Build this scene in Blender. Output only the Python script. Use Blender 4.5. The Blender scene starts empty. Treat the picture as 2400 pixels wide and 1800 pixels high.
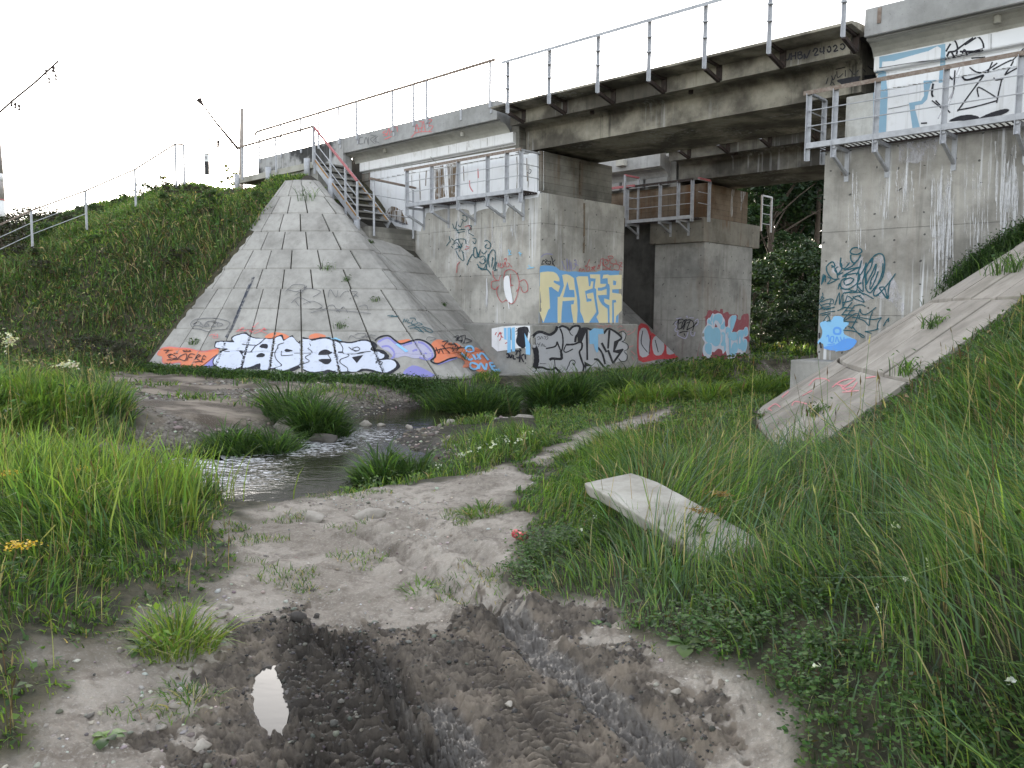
import bpy, bmesh, math, random
import numpy as np
from mathutils import Vector, Matrix
from mathutils.bvhtree import BVHTree
random.seed(7); RNG = np.random.default_rng(11)
C = bpy.context.scene.collection
# ------------------------------------------------------------------ camera frame
# eye at the origin, z = 0 is eye height; the bridge runs along U (away, to the left), V runs across it
F, PITCH, ROLL, TH = 1917.0, 0.08771, 0.008856, 0.80057
FW = np.array([0, math.cos(PITCH), -math.sin(PITCH)]); _r = np.array([1., 0, 0]); _u = np.array([0, math.sin(PITCH), math.cos(PITCH)])
RT = _r*math.cos(ROLL)+_u*math.sin(ROLL); UP = -_r*math.sin(ROLL)+_u*math.cos(ROLL)
UH = np.array([-math.sin(TH), math.cos(TH), 0.]); VH = np.array([math.cos(TH), math.sin(TH), 0.])
ROT = TH-math.pi/2
def ray(x, y): return FW+RT*((x-1200)/F)+UP*((900-y)/F)
def onz(x, y, z): d = ray(x, y); return d*(z/d[2])
def W(u, v, z): return UH*u+VH*v+np.array([0, 0, z])
def UV(x, y): return x*UH[0]+y*UH[1], x*VH[0]+y*VH[1]
def smooth(a, b, x): t = np.clip((x-a)/(b-a), 0, 1); return t*t*(3-2*t)
# ------------------------------------------------------------------ objects
def tag(o, label=None, cat=None, group=None, kind=None):
    if label: o['label'] = label
    if cat: o['category'] = cat
    if group: o['group'] = group
    if kind: o['kind'] = kind
    return o
def empty(name, loc, rz=0., label=None, cat=None, group=None):
    o = bpy.data.objects.new(name, None); C.objects.link(o); o.empty_display_size = .2
    o.location = loc; o.rotation_euler = (0, 0, rz)
    return tag(o, label, cat, group)
def broot(name, u, v, z, label, cat, group=None):          # a thing of the bridge: its x axis is -U, its y axis V
    o = empty(name, W(u, v, z), ROT, label, cat, group); o['uvz'] = (u, v, z); return o
def link(name, me, m, parent=None, bevel=0, smooth_=False):
    o = bpy.data.objects.new(name, me); C.objects.link(o)
    if m: me.materials.append(m)
    if parent: o.parent = parent
    if bevel:
        b = o.modifiers.new('edge', 'BEVEL'); b.width = bevel; b.segments = 2; b.limit_method = 'ANGLE'; b.angle_limit = .7
    if smooth_:
        me.polygons.foreach_set('use_smooth', [True]*len(me.polygons))
    return o
class MB:
    """collects shapes in one frame: 'b' bridge (u,v,z) or 'w' world"""
    def __init__(s): s.v = []; s.f = []
    def add(s, vs, fs):
        k = len(s.v); s.v += [tuple(map(float, a)) for a in vs]; s.f += [tuple(i+k for i in f) for f in fs]
    def box(s, a0, a1, b0, b1, c0, c1):
        s.add([(a0,b0,c0),(a1,b0,c0),(a1,b1,c0),(a0,b1,c0),(a0,b0,c1),(a1,b0,c1),(a1,b1,c1),(a0,b1,c1)],
              [(0,3,2,1),(4,5,6,7),(0,1,5,4),(1,2,6,5),(2,3,7,6),(3,0,4,7)])
    def bar(s, p, q, w, h=None, up=(0,0,1)):                # a rectangular bar from p to q
        p = np.array(p, float); q = np.array(q, float); h = h or w
        d = q-p; d /= np.linalg.norm(d); up = np.array(up, float)
        if abs(d@up) > .95: up = np.array([0., 1, 0])
        a = np.cross(d, up); a /= np.linalg.norm(a); b = np.cross(a, d)
        vs = [e+a*i*w/2+b*j*h/2 for e in (p, q) for i, j in ((-1,-1),(1,-1),(1,1),(-1,1))]
        s.add(vs, [(0,1,2,3),(7,6,5,4),(0,4,5,1),(1,5,6,2),(2,6,7,3),(3,7,4,0)])
    def angle(s, p, q, w, t=.007, side=(0,1,0)):            # an L shaped steel angle
        p = np.array(p, float); q = np.array(q, float); d = q-p; d /= np.linalg.norm(d)
        a = np.array(side, float); a -= d*(a@d); a /= np.linalg.norm(a); b = np.cross(d, a)
        pr = [(0,0),(w,0),(w,t),(t,t),(t,w),(0,w)]
        vs = [e+a*(i-w/2)+b*(j-w/2) for e in (p, q) for i, j in pr]
        s.add(vs, [(0,1,2,3),(0,3,4,5),(9,8,7,6),(11,10,9,6)]+[(i,i+6,(i+1)%6+6,(i+1)%6) for i in range(6)])
    def tube(s, pts, r, n=8, cap=True):
        pts = [np.array(p, float) for p in pts]; rs = r if hasattr(r, '__len__') else [r]*len(pts); k = len(s.v); vs = []
        for i, p in enumerate(pts):
            d = pts[min(i+1, len(pts)-1)]-pts[max(i-1, 0)]; d = d/np.linalg.norm(d)
            u = np.array([0, 0, 1.]) if abs(d[2]) < .9 else np.array([1., 0, 0])
            a = np.cross(d, u); a /= np.linalg.norm(a); b = np.cross(a, d)
            vs += [p+(a*math.cos(2*math.pi*j/n)+b*math.sin(2*math.pi*j/n))*rs[i] for j in range(n)]
        fs = [(i*n+j, i*n+(j+1) % n, (i+1)*n+(j+1) % n, (i+1)*n+j) for i in range(len(pts)-1) for j in range(n)]
        if cap: fs += [tuple(range(n))[::-1], tuple(range((len(pts)-1)*n, len(pts)*n))]
        s.add(vs, fs)
    def extrude(s, prof, a0, a1):                          # profile in (v,z) along u
        n = len(prof)
        vs = [(a0, v, z) for v, z in prof]+[(a1, v, z) for v, z in prof]
        s.add(vs, [tuple(range(n)), tuple(range(2*n-1, n-1, -1))]+[(i, i+n, (i+1) % n+n, (i+1) % n) for i in range(n)])
    def mesh(s, name, root=None):
        vs = s.v
        if root is not None and 'uvz' in root:
            u0, v0, z0 = root['uvz']; vs = [(u0-a, b-v0, c-z0) for a, b, c in vs]
        elif root is not None:
            M = (Matrix.Translation(root.location) @ root.rotation_euler.to_matrix().to_4x4()).inverted(); vs = [tuple(M @ Vector(p)) for p in vs]
        me = bpy.data.meshes.new(name); me.from_pydata(vs, [], s.f); me.validate()
        bm = bmesh.new(); bm.from_mesh(me); bmesh.ops.recalc_face_normals(bm, faces=bm.faces); bm.to_mesh(me); bm.free()
        return me
    def build(s, name, m, root=None, bevel=0, smooth_=False):
        o = link(name, s.mesh(name, root), m, root, bevel, smooth_)
        return o
def fastmesh(name, verts, faces_flat, counts, cols=None, uv=None):
    me = bpy.data.meshes.new(name); nv = len(verts)
    me.vertices.add(nv); me.vertices.foreach_set('co', np.ascontiguousarray(verts, np.float32).ravel())
    me.loops.add(len(faces_flat)); me.loops.foreach_set('vertex_index', np.ascontiguousarray(faces_flat, np.int32))
    counts = np.asarray(counts, np.int32); st = np.concatenate([[0], np.cumsum(counts)[:-1]]).astype(np.int32)
    me.polygons.add(len(counts)); me.polygons.foreach_set('loop_start', st)
    me.update(calc_edges=True)
    for nm, arr in (cols or {}).items():
        a = me.attributes.new(nm, 'FLOAT_COLOR', 'POINT'); arr = np.asarray(arr, np.float32)
        if arr.shape[1] == 3: arr = np.hstack([arr, np.ones((nv, 1), np.float32)])
        a.data.foreach_set('color', np.ascontiguousarray(arr).ravel())
    return me
# ------------------------------------------------------------------ numpy noise
def _hash(i, j, k, seed):
    n = (i.astype(np.int64)*374761393+j.astype(np.int64)*668265263+k*2147483647+seed*974634777) & 0x7fffffff
    n = ((n ^ (n >> 13))*1274126177) & 0x7fffffff
    return ((n ^ (n >> 16)) & 0xffff)/65535.
def vnoise(x, y, seed=0):
    i = np.floor(x); j = np.floor(y); fx = x-i; fy = y-j; fx = fx*fx*(3-2*fx); fy = fy*fy*(3-2*fy)
    h = lambda a, b: _hash(i+a, j+b, 0, seed)
    return (h(0,0)*(1-fx)+h(1,0)*fx)*(1-fy)+(h(0,1)*(1-fx)+h(1,1)*fx)*fy
def fbm(x, y, o=4, seed=0, g=.5):
    s = 0; a = 1; t = 0
    for k in range(o):
        s = s+a*vnoise(x*2**k+k*17.3, y*2**k-k*9.1, seed+k); t += a; a *= g
    return s/t
def worley(x, y, seed=0):
    """distance to the nearest jittered point and that point's random number"""
    i = np.floor(x); j = np.floor(y); best = np.full_like(x, 9.); rid = np.zeros_like(x)
    for a in (-1, 0, 1):
        for b in (-1, 0, 1):
            ci, cj = i+a, j+b; px_ = ci+_hash(ci, cj, 1, seed); py_ = cj+_hash(ci, cj, 2, seed); d = np.hypot(x-px_, y-py_); m = d < best
            best = np.where(m, d, best); rid = np.where(m, _hash(ci, cj, 3, seed), rid)
    return best, rid
# ------------------------------------------------------------------ materials
class N:
    def __init__(s, name):
        s.m = bpy.data.materials.new(name); s.m.use_nodes = True; s.t = s.m.node_tree; s.t.nodes.clear()
        s.out = s.t.nodes.new('ShaderNodeOutputMaterial')
    def n(s, typ, ins=None, **at):
        nd = s.t.nodes.new('ShaderNode'+typ)
        for k, v in at.items(): setattr(nd, k, v)
        for k, v in (ins or {}).items(): s.set(nd.inputs[k], v)
        return nd
    def set(s, inp, v):
        if isinstance(v, bpy.types.NodeSocket): s.t.links.new(v, inp)
        elif isinstance(v, bpy.types.Node): s.t.links.new(v.outputs[0], inp)
        else:
            if inp.type == 'RGBA' and len(v) == 3: v = (*v, 1)
            inp.default_value = v
    def co(s, kind='Object'): return s.n('TexCoord').outputs[kind]
    def pos(s): return s.n('NewGeometry').outputs['Position']
    def map(s, co, sc=(1,1,1), loc=(0,0,0), rot=(0,0,0)): return s.n('Mapping', {'Vector': co, 'Scale': sc, 'Location': loc, 'Rotation': rot}).outputs[0]
    def noise(s, co, sc=1, det=4, rough=.55, dist=0): return s.n('TexNoise', {'Vector': co, 'Scale': sc, 'Detail': det, 'Roughness': rough, 'Distortion': dist}).outputs[0]
    def ramp(s, f, a, b, lo=0, hi=1): return s.n('MapRange', {0: f, 1: a, 2: b, 3: lo, 4: hi}, interpolation_type='SMOOTHSTEP').outputs[0]
    def mix(s, f, a, b, mode='MIX'):
        return s.n('Mix', {0: f, 6: a, 7: b}, data_type='RGBA', blend_type=mode, clamp_factor=True).outputs[2]
    def math(s, op, a, b=0): return s.n('Math', {0: a, 1: b}, operation=op).outputs[0]
    def xyz(s, co): return s.n('SeparateXYZ', {0: co}).outputs
    def attr(s, name): return s.n('Attribute', attribute_name=name)
    def bump(s, h, dist=.01, strength=1, nrm=None):
        d = {'Height': h, 'Distance': dist, 'Strength': strength}
        if nrm: d['Normal'] = nrm
        return s.n('Bump', d).outputs[0]
    def bsdf(s, col, rough=.8, normal=None, **kw):
        d = {'Base Color': col, 'Roughness': rough}
        if normal: d['Normal'] = normal
        for k, v in kw.items(): d[k.replace('_', ' ')] = v
        b = s.n('BsdfPrincipled', d); s.t.links.new(b.outputs[0], s.out.inputs[0]); return b
def g(v): return (v, v, v)
def concrete(name, base=(.33,.325,.31), dark=(.2,.197,.19), streak=.5, sdark=(.12,.115,.105), white=0., rust=0., board=0., dots=False, lift=0., seed=0., blot=(.4,.66), tint=False):
    m = N(name); co = m.map(m.co(), loc=(seed*3.7, seed*1.9, seed*.6)); raw = m.co()
    n1 = m.noise(co, .9, 6, .6); n2 = m.noise(co, 6, 5, .6); n3 = m.noise(co, 55, 3, .6)
    c = m.mix(m.ramp(n1, *blot), base, dark)
    c = m.mix(m.ramp(n2, .35, .75, 0, .45), c, m.mix(1, c, g(.62), 'MULTIPLY'))
    c = m.mix(m.ramp(n3, .3, .7, 0, .25), c, m.mix(1, c, g(1.25), 'MULTIPLY'))
    if tint:
        c = m.mix(1, c, m.attr('tint').outputs['Color'], 'MULTIPLY')
    if streak:
        st = m.noise(m.map(co, (4.5, 4.5, .22)), 1.6, 5, .65); gate = m.ramp(m.noise(co, .55, 2), .38, .62)
        c = m.mix(m.math('MULTIPLY', m.ramp(st, .5, .72, 0, streak), gate), c, sdark)
        st2 = m.noise(m.map(co, (9, 9, .3), (3, 5, 1)), 1.5, 4, .6)
        c = m.mix(m.ramp(st2, .55, .75, 0, streak*.5), c, m.mix(1, c, (1.25,1.22,1.15), 'MULTIPLY'))
        sp = m.noise(m.map(co, (30, 30, 1.3), (2, 2, 2)), 1, 4, .7); c = m.mix(m.math('MULTIPLY', m.ramp(sp, .6, .68, 0, streak*.75), gate), c, sdark)
        pit = m.noise(co, 34, 2, .5); c = m.mix(m.ramp(pit, .7, .76, 0, .6), c, sdark)
    if rust:
        st = m.noise(m.map(co, (3, 3, .18), (7, 2, 0)), 1.5, 4, .6); gate = m.ramp(m.noise(co, .7, 2), .42, .6)
        c = m.mix(m.math('MULTIPLY', m.ramp(st, .45, .7, 0, rust), gate), c, (.13, .065, .03))
    if white:
        st = m.noise(m.map(co, (6, 6, .16), (1, 8, 2)), 1.6, 6, .7); gate = m.ramp(m.noise(m.map(co, (.9, .9, .35), (4, 4, 0)), 1, 2), .5, .62)
        c = m.mix(m.math('MULTIPLY', m.ramp(st, .5, .64, 0, white), gate), c, (.72, .73, .76))
    h = m.math('ADD', m.math('MULTIPLY', n2, .5), m.math('MULTIPLY', n3, .22))
    x, y, z = m.xyz(raw)
    if board:
        fz = m.math('FRACT', m.math('DIVIDE', m.math('ADD', z, m.math('MULTIPLY', m.noise(co, .4, 2), .03)), board))
        ln = m.math('LESS_THAN', fz, .05)
        bid = m.n('TexWhiteNoise', {'W': m.math('FLOOR', m.math('DIVIDE', z, board))}, noise_dimensions='1D').outputs[0]
        c = m.mix(.5, c, m.mix(1, c, m.n('CombineColor', {0: m.ramp(bid, 0, 1, .72, 1.25), 1: m.ramp(bid, 0, 1, .72, 1.25), 2: m.ramp(bid, 0, 1, .72, 1.25)}).outputs[0], 'MULTIPLY'))
        c = m.mix(m.math('MULTIPLY', ln, .55), c, m.mix(1, c, g(.3), 'MULTIPLY'))
        h = m.math('SUBTRACT', h, m.math('MULTIPLY', ln, .6))
    if lift:
        zz = m.math('ADD', z, m.math('MULTIPLY', m.noise(co, 1.2, 3), .03))
        ln = m.math('LESS_THAN', m.math('FRACT', m.math('DIVIDE', zz, lift)), .012)
        c = m.mix(m.math('MULTIPLY', ln, .5), c, m.mix(1, c, g(.35), 'MULTIPLY')); h = m.math('SUBTRACT', h, m.math('MULTIPLY', ln, .5))
    if dots:
        def cell(a, p): return m.math('SUBTRACT', m.math('FRACT', m.math('DIVIDE', a, p)), .5)
        s_ = m.math('ADD', x, y); jit = m.math('MULTIPLY', m.noise(co, 2.3, 1), .35)
        dx = m.math('MULTIPLY', cell(m.math('ADD', s_, jit), .42), .42); dz = m.math('MULTIPLY', cell(m.math('ADD', z, jit), .4), .4)
        d = m.math('SQRT', m.math('ADD', m.math('MULTIPLY', dx, dx), m.math('MULTIPLY', dz, dz)))
        hole = m.math('LESS_THAN', d, .018)
        hole = m.math('MULTIPLY', hole, m.math('GREATER_THAN', m.noise(co, 3.1, 1), .42))
        c = m.mix(m.math('MULTIPLY', hole, .8), c, (.04, .04, .04)); h = m.math('SUBTRACT', h, hole)
    m.bsdf(c, .9, m.bump(h, .006, .8), Specular_IOR_Level=.25)
    return m.m
def simple(name, col, rough=.6, var=.25, metal=0., scale=14, bump=.002, alt=None, spec=.4):
    m = N(name); co = m.co(); n = m.noise(co, scale, 5, .62)
    c = m.mix(m.ramp(n, .35, .7, 0, 1 if alt else var), col, alt or tuple(a*.35 for a in col))
    m.bsdf(c, rough, m.bump(n, bump, .6), Metallic=metal, Specular_IOR_Level=spec); return m.m
def paint(name, col, wear=.35, under=(.3,.3,.29), scale=9, streak=0., rough=.6):
    """spray or roller paint over concrete: mottled, worn through in specks"""
    m = N(name); co = m.pos(); n = m.noise(co, scale, 6, .65); n2 = m.noise(co, 70, 3, .6); n1 = m.noise(co, 1.7, 3)
    c = m.mix(m.ramp(n1, .3, .7, 0, .22), col, tuple(a*.72 for a in col))
    c = m.mix(m.ramp(m.math('ADD', m.math('MULTIPLY', n, .75), m.math('MULTIPLY', n2, .25)), .52, .68, 0, wear), c, under)
    if streak:
        st = m.noise(m.map(co, (9, 9, .35)), 1.5, 4, .6); c = m.mix(m.ramp(st, .54, .72, 0, streak), c, (.25, .235, .21))
    m.bsdf(c, rough, m.bump(n2, .002, .4), Specular_IOR_Level=.3); return m.m
def stain(name, col, scale=(26,26,1.1), lo=.42, hi=.6, amt=.8):
    """a run of lime or rust: fibrous, partly see-through film on the concrete"""
    m = N(name); p = m.pos(); n = m.noise(m.map(p, scale), 1, 5, .7); n2 = m.noise(p, 5, 3); k = m.math('MULTIPLY', m.ramp(n, lo, hi, 0, amt), m.ramp(n2, .3, .5, .25, 1))
    b = m.n('BsdfPrincipled', {'Base Color': col, 'Roughness': .9}); t = m.n('BsdfTransparent'); mx = m.n('MixShader', {0: k, 1: t.outputs[0], 2: b.outputs[0]}); m.t.links.new(mx.outputs[0], m.out.inputs[0]); return m.m
MT = {}
MT['abut'] = concrete('abutment_concrete', (.48,.462,.428), (.29,.278,.255), .6, white=.75, rust=.25, dots=True, lift=1.22, seed=1)
MT['abut_right'] = concrete('stained_concrete', (.39,.372,.342), (.215,.204,.185), .75, white=.95, rust=.12, dots=True, lift=1.5, seed=3)
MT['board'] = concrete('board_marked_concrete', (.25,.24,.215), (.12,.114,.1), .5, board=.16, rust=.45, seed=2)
MT['cornice'] = concrete('cornice_concrete', (.36,.36,.36), (.27,.27,.265), .25, seed=4)
MT['soffit'] = concrete('whitewashed_concrete', (.46,.45,.41), (.36,.35,.31), .2, seed=5)
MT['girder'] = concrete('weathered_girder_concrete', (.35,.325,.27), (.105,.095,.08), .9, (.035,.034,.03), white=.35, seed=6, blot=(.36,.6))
MT['girder_shade'] = concrete('shade_darkened_girder_concrete', (.22,.21,.185), (.08,.075,.066), .8, (.035,.034,.03), white=.3, seed=17, blot=(.36,.6)); MT['dark'] = concrete('dark_concrete', (.085,.083,.078), (.04,.039,.037), .7, seed=7)  # inner girder repeats the girder, its shade put into darker colours
MT['footing'] = concrete('footing_concrete', (.34,.33,.31), (.23,.225,.21), .3, seed=8)
MT['slab'] = concrete('paving_slab_concrete', (.37,.358,.34), (.25,.24,.226), .28, (.11,.1,.09), seed=9, tint=True, blot=(.4,.68))
MT['slab_right'] = concrete('pale_paving_slab_concrete', (.37,.338,.303), (.23,.206,.18), .35, (.14,.125,.11), seed=10, tint=True, blot=(.4,.68))
MT['rustwall'] = concrete('rust_stained_concrete', (.2,.155,.115), (.11,.075,.05), .6, (.05,.035,.025), board=.16, rust=.9, seed=12)
MT['pier'] = concrete('inner_pier_concrete', (.33,.325,.31), (.2,.197,.19), .6, dots=True, lift=1.3, rust=.3, seed=13)
MT['piercap'] = concrete('brownish_cap_concrete', (.23,.215,.185), (.13,.118,.098), .7, rust=.8, dots=True, seed=14)
MT['white'] = paint('white_wall_paint', (.8,.8,.81), .5, (.42,.4,.36), 4, .45)
MT['steel'] = simple('grey_painted_steel', (.42,.43,.46), .5, .35, 0, 10, .001)
MT['rusty'] = simple('rusty_steel', (.17,.125,.1), .75, .6, 0, 16, .002, (.27,.23,.2))
MT['darkrust'] = simple('dark_rusty_steel', (.045,.03,.026), .8, .5, 0, 16, .002, (.022,.018,.017))
MT['red'] = simple('faded_red_paint', (.43,.14,.15), .6, .35, 0, 12, .001)
MT['orange'] = simple('rusty_yellow_edge', (.36,.19,.05), .7, .3, 0, 12, .001)
MT['tread'] = concrete('stair_tread_concrete', (.25,.24,.22), (.16,.155,.145), .3, seed=15)
MT['pipe'] = concrete('pipe_cement', (.4,.39,.35), (.25,.24,.2), .3, seed=16)
MT['soil'] = simple('joint_soil', (.05,.045,.036), .95, .5, 0, 20, .01)
# ------------------------------------------------------------------ terrain
WATER = -1.95
_cp = [(100,1790,-1.5),(600,1790,-1.6),(1200,1790,-1.62),(1750,1790,-1.58),(2000,1790,-1.5),(2380,1790,-1.38),
 (60,1500,-1.42),(250,1500,-1.5),(500,1500,-1.58),(1000,1500,-1.6),(1450,1500,-1.56),(1700,1500,-1.42),(2000,1500,-1.32),(2380,1500,-1.1),
 (2380,1250,-.78),(2100,1250,-1.08),(1800,1300,-1.3),(1600,1250,-1.42),(1350,1300,-1.52),(1230,1380,-1.6),
 (50,1250,-1.35),(300,1250,-1.45),(460,1250,-1.58),(560,1230,-1.66),(700,1200,-1.68),(830,1180,-1.68),(900,1230,-1.64),(700,1300,-1.62),(1000,1250,-1.63),(1150,1230,-1.58),
 (1000,1120,-1.66),(1150,1090,-1.66),(950,1060,-1.82),(1250,1040,-1.76),(1000,1010,-1.88),(1150,1005,-1.88),(1300,985,-1.87),(1100,1040,-1.82),(1420,960,-1.84),(1400,1000,-1.62),(1550,950,-1.6),(1650,980,-1.55),(1700,1050,-1.48),(1500,1100,-1.5),(1350,1120,-1.55),
 (60,1050,-1.36),(250,1050,-1.42),(400,1080,-1.55),(60,930,-1.3),(230,940,-1.38),(330,990,-1.5),(420,1030,-1.6),
 (100,860,-1.3),(300,880,-1.42),(500,900,-1.5),(800,900,-1.52),(1000,905,-1.58),(600,960,-1.62),(700,935,-1.6),(900,940,-1.68),(420,950,-1.52),
 (1150,895,-1.5),(1300,885,-1.52),(1500,870,-1.5),(1640,848,-1.45),(1750,842,-1.42),(1900,850,-1.38),(1600,890,-1.55),(1850,880,-1.5)]
_P = np.array([onz(*p) for p in _cp]); _anch = [(r*math.sin(a), r*math.cos(a), z) for r, z in ((0.1,-1.58),(40,-1.35),(75,-1.35)) for a in np.linspace(0, 2*math.pi, 12, endpoint=False)]
_P = np.vstack([_P, np.array(_anch[:1]+_anch[12:]), [(-3,-2,-1.5),(3,-2,-1.45),(0,-4,-1.5),(-7,1,-1.4),(7,1,-1.0)]])
def _fit(P):
    n = len(P); d = np.hypot(P[:, None, 0]-P[None, :, 0], P[:, None, 1]-P[None, :, 1]); A = np.zeros((n+3, n+3))
    A[:n, :n] = d+np.eye(n)*-.25; A[:n, n] = 1; A[:n, n+1:] = P[:, :2]; A[n:, :n] = A[:n, n:].T
    return np.linalg.solve(A, np.concatenate([P[:, 2], [0, 0, 0]]))
_wt = _fit(_P)
def base_h(x, y):
    out = np.empty_like(x); n = len(_P)
    for i in range(0, len(x), 20000):
        xs = x[i:i+20000]; ys = y[i:i+20000]
        out[i:i+20000] = np.hypot(xs[:, None]-_P[None, :, 0], ys[:, None]-_P[None, :, 1]) @ _wt[:n]+_wt[n]+_wt[n+1]*xs+_wt[n+2]*ys
    r = np.hypot(x, y); t = smooth(40, 70, r)
    return out*(1-t)-1.35*t
PN = 1.3
def SL(u, v):                                              # the paved cone of the far (left) bank
    A = 6.7+.3*smooth(12.2, 13.2, v)-.6*smooth(13.4, 14.8, v)+.8*smooth(17, 19.5, v); u0 = 20+.85*smooth(12.3, 13.2, v)
    B = 4.6+6.*smooth(20, 24.5, u)
    du = np.maximum(0, u0-u)/A; dv = np.maximum(0, 12.2-v)/B+np.maximum(0, v-27.2)/6.
    return 4-5.45*(du**PN+dv**PN)**(1/PN)
def SR(u, v):                                              # and of the near (right) bank
    u0 = -1.75+.92*np.clip((v-12.2)/2.6, 0, 1)
    du = np.maximum(0, u-u0)/7.97; dv = np.maximum(0, 12.2-v)/9.2+np.maximum(0, v-27.2)/6.
    return 4-5.5*(du**PN+dv**PN)**(1/PN)
STREAM = [((-30,-6),3.),((-14,6.2),2.2),(tuple(onz(380,1120,WATER)[:2]),1.15),(tuple(onz(545,1118,WATER)[:2]),1.95),(tuple(onz(690,1100,WATER)[:2]),2.05),(tuple(onz(800,1030,WATER)[:2]),.85),
  (tuple(onz(905,990,WATER)[:2]),1.0),(tuple(onz(1060,966,WATER)[:2]),1.35),(tuple(onz(1250,956,WATER)[:2]),1.25),(tuple(onz(1390,938,WATER)[:2]),.9),
  (tuple(W(9.9,16.5,0)[:2]),.9),(tuple(W(10.2,21,0)[:2]),1.),(tuple(W(9.6,30,0)[:2]),1.3),(tuple(W(2,46,0)[:2]),2.),(tuple(W(-10,70,0)[:2]),2.5)]
def seg_dist(x, y, pts):
    """distance to a polyline with half widths, position along it"""
    best = np.full_like(x, 1e9); al = np.zeros_like(x); L = 0; sg = np.zeros_like(x)
    for (a, wa), (b, wb) in zip(pts[:-1], pts[1:]):
        ax, ay = a; bx, by = b; dx, dy = bx-ax, by-ay; l2 = dx*dx+dy*dy; l = math.sqrt(l2)
        t = np.clip(((x-ax)*dx+(y-ay)*dy)/l2, 0, 1); d = np.hypot(x-ax-t*dx, y-ay-t*dy)-(wa+(wb-wa)*t)
        m = d < best; best = np.where(m, d, best); al = np.where(m, L+t*l, al); sg = np.where(m, np.sign((x-ax)*dy-(y-ay)*dx), sg); L += l
    return best, al, sg
def wpoly(px, z=-1.6): return np.array([onz(a, b, z)[:2] for a, b in px])
def inpoly(x, y, P):
    r = np.zeros(x.shape, bool); n = len(P)
    for i in range(n):
        x1, y1 = P[i]; x2, y2 = P[(i+1) % n]
        c = ((y1 > y) != (y2 > y)) & (x < (x2-x1)*(y-y1)/((y2-y1) or 1e-9)+x1); r ^= c
    return r
def polydist(x, y, P):
    """signed distance to a polygon, negative inside"""
    d = np.full_like(x, 1e9); n = len(P)
    for i in range(n):
        ax, ay = P[i]; bx, by = P[(i+1) % n]; dx, dy = bx-ax, by-ay
        t = np.clip(((x-ax)*dx+(y-ay)*dy)/(dx*dx+dy*dy+1e-12), 0, 1); d = np.minimum(d, np.hypot(x-ax-t*dx, y-ay-t*dy))
    return np.where(inpoly(x, y, P), -d, d)
PATH = wpoly([(535,1180),(700,1150),(830,1135),(1000,1115),(1180,1075),(1290,1110),(1190,1190),(1225,1260),(1225,1340),(1200,1395),(1300,1440),(1420,1500),(1530,1570),(1640,1640),(1740,1730),(1790,1830),(1700,2300),(-100,2300),(60,1800),(130,1620),(330,1530),(440,1430),(525,1350),(555,1280)])
PATH2 = wpoly([(1180,1075),(1400,985),(1560,945),(1620,955),(1480,1020),(1340,1080),(1290,1110)])
FARBANK = wpoly([(190,905),(330,893),(600,893),(1050,897),(1100,905),(1060,945),(900,968),(760,1000),(560,1050),(450,1052),(380,1010),(300,960)])
MUD = wpoly([(520,1530),(560,1480),(700,1440),(860,1475),(1010,1500),(1090,1440),(1150,1395),(1230,1395),(1330,1460),(1450,1560),(1540,1650),(1600,1760),(1560,1900),(380,1900),(440,1740),(480,1620)])
MUDCORE = wpoly([(660,1470),(860,1490),(930,1560),(1000,1700),(1130,1810),(1000,1900),(640,1900),(690,1700),(640,1560)])
def pl(px, w): return [(tuple(onz(a, b, -1.62)[:2]), w) for a, b in px]
RUT_R = pl([(1165,1405),(1215,1475),(1290,1560),(1390,1640),(1500,1730),(1600,1830)], .085)
RUT_C = pl([(1000,1600),(1030,1650),(1060,1710),(1090,1800),(1110,1950)], .075)
RUT_D = pl([(860,1500),(900,1580),(950,1680),(1000,1760),(1060,1880)], .06)
RUT_O = pl([(800,1215),(890,1265),(960,1310),(1040,1370),(1120,1420),(1165,1440)], .06)
RUT_P = pl([(905,1190),(1000,1240),(1090,1290),(1160,1330)], .05)
TREAD1 = pl([(1100,1460),(1150,1540),(1215,1640),(1290,1760),(1340,1850)], .10)
TREAD2 = pl([(700,1560),(760,1650),(830,1740),(900,1850)], .12)
PUDL = [(tuple(onz(a, b, -1.64)[:2]), w) for a, b, w in ((622,1590,.014),(628,1640,.042),(634,1690,.045),(644,1736,.010))]
def puddist(x, y): return seg_dist(np.asarray(x, float), np.asarray(y, float), PUDL)[0]
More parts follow.
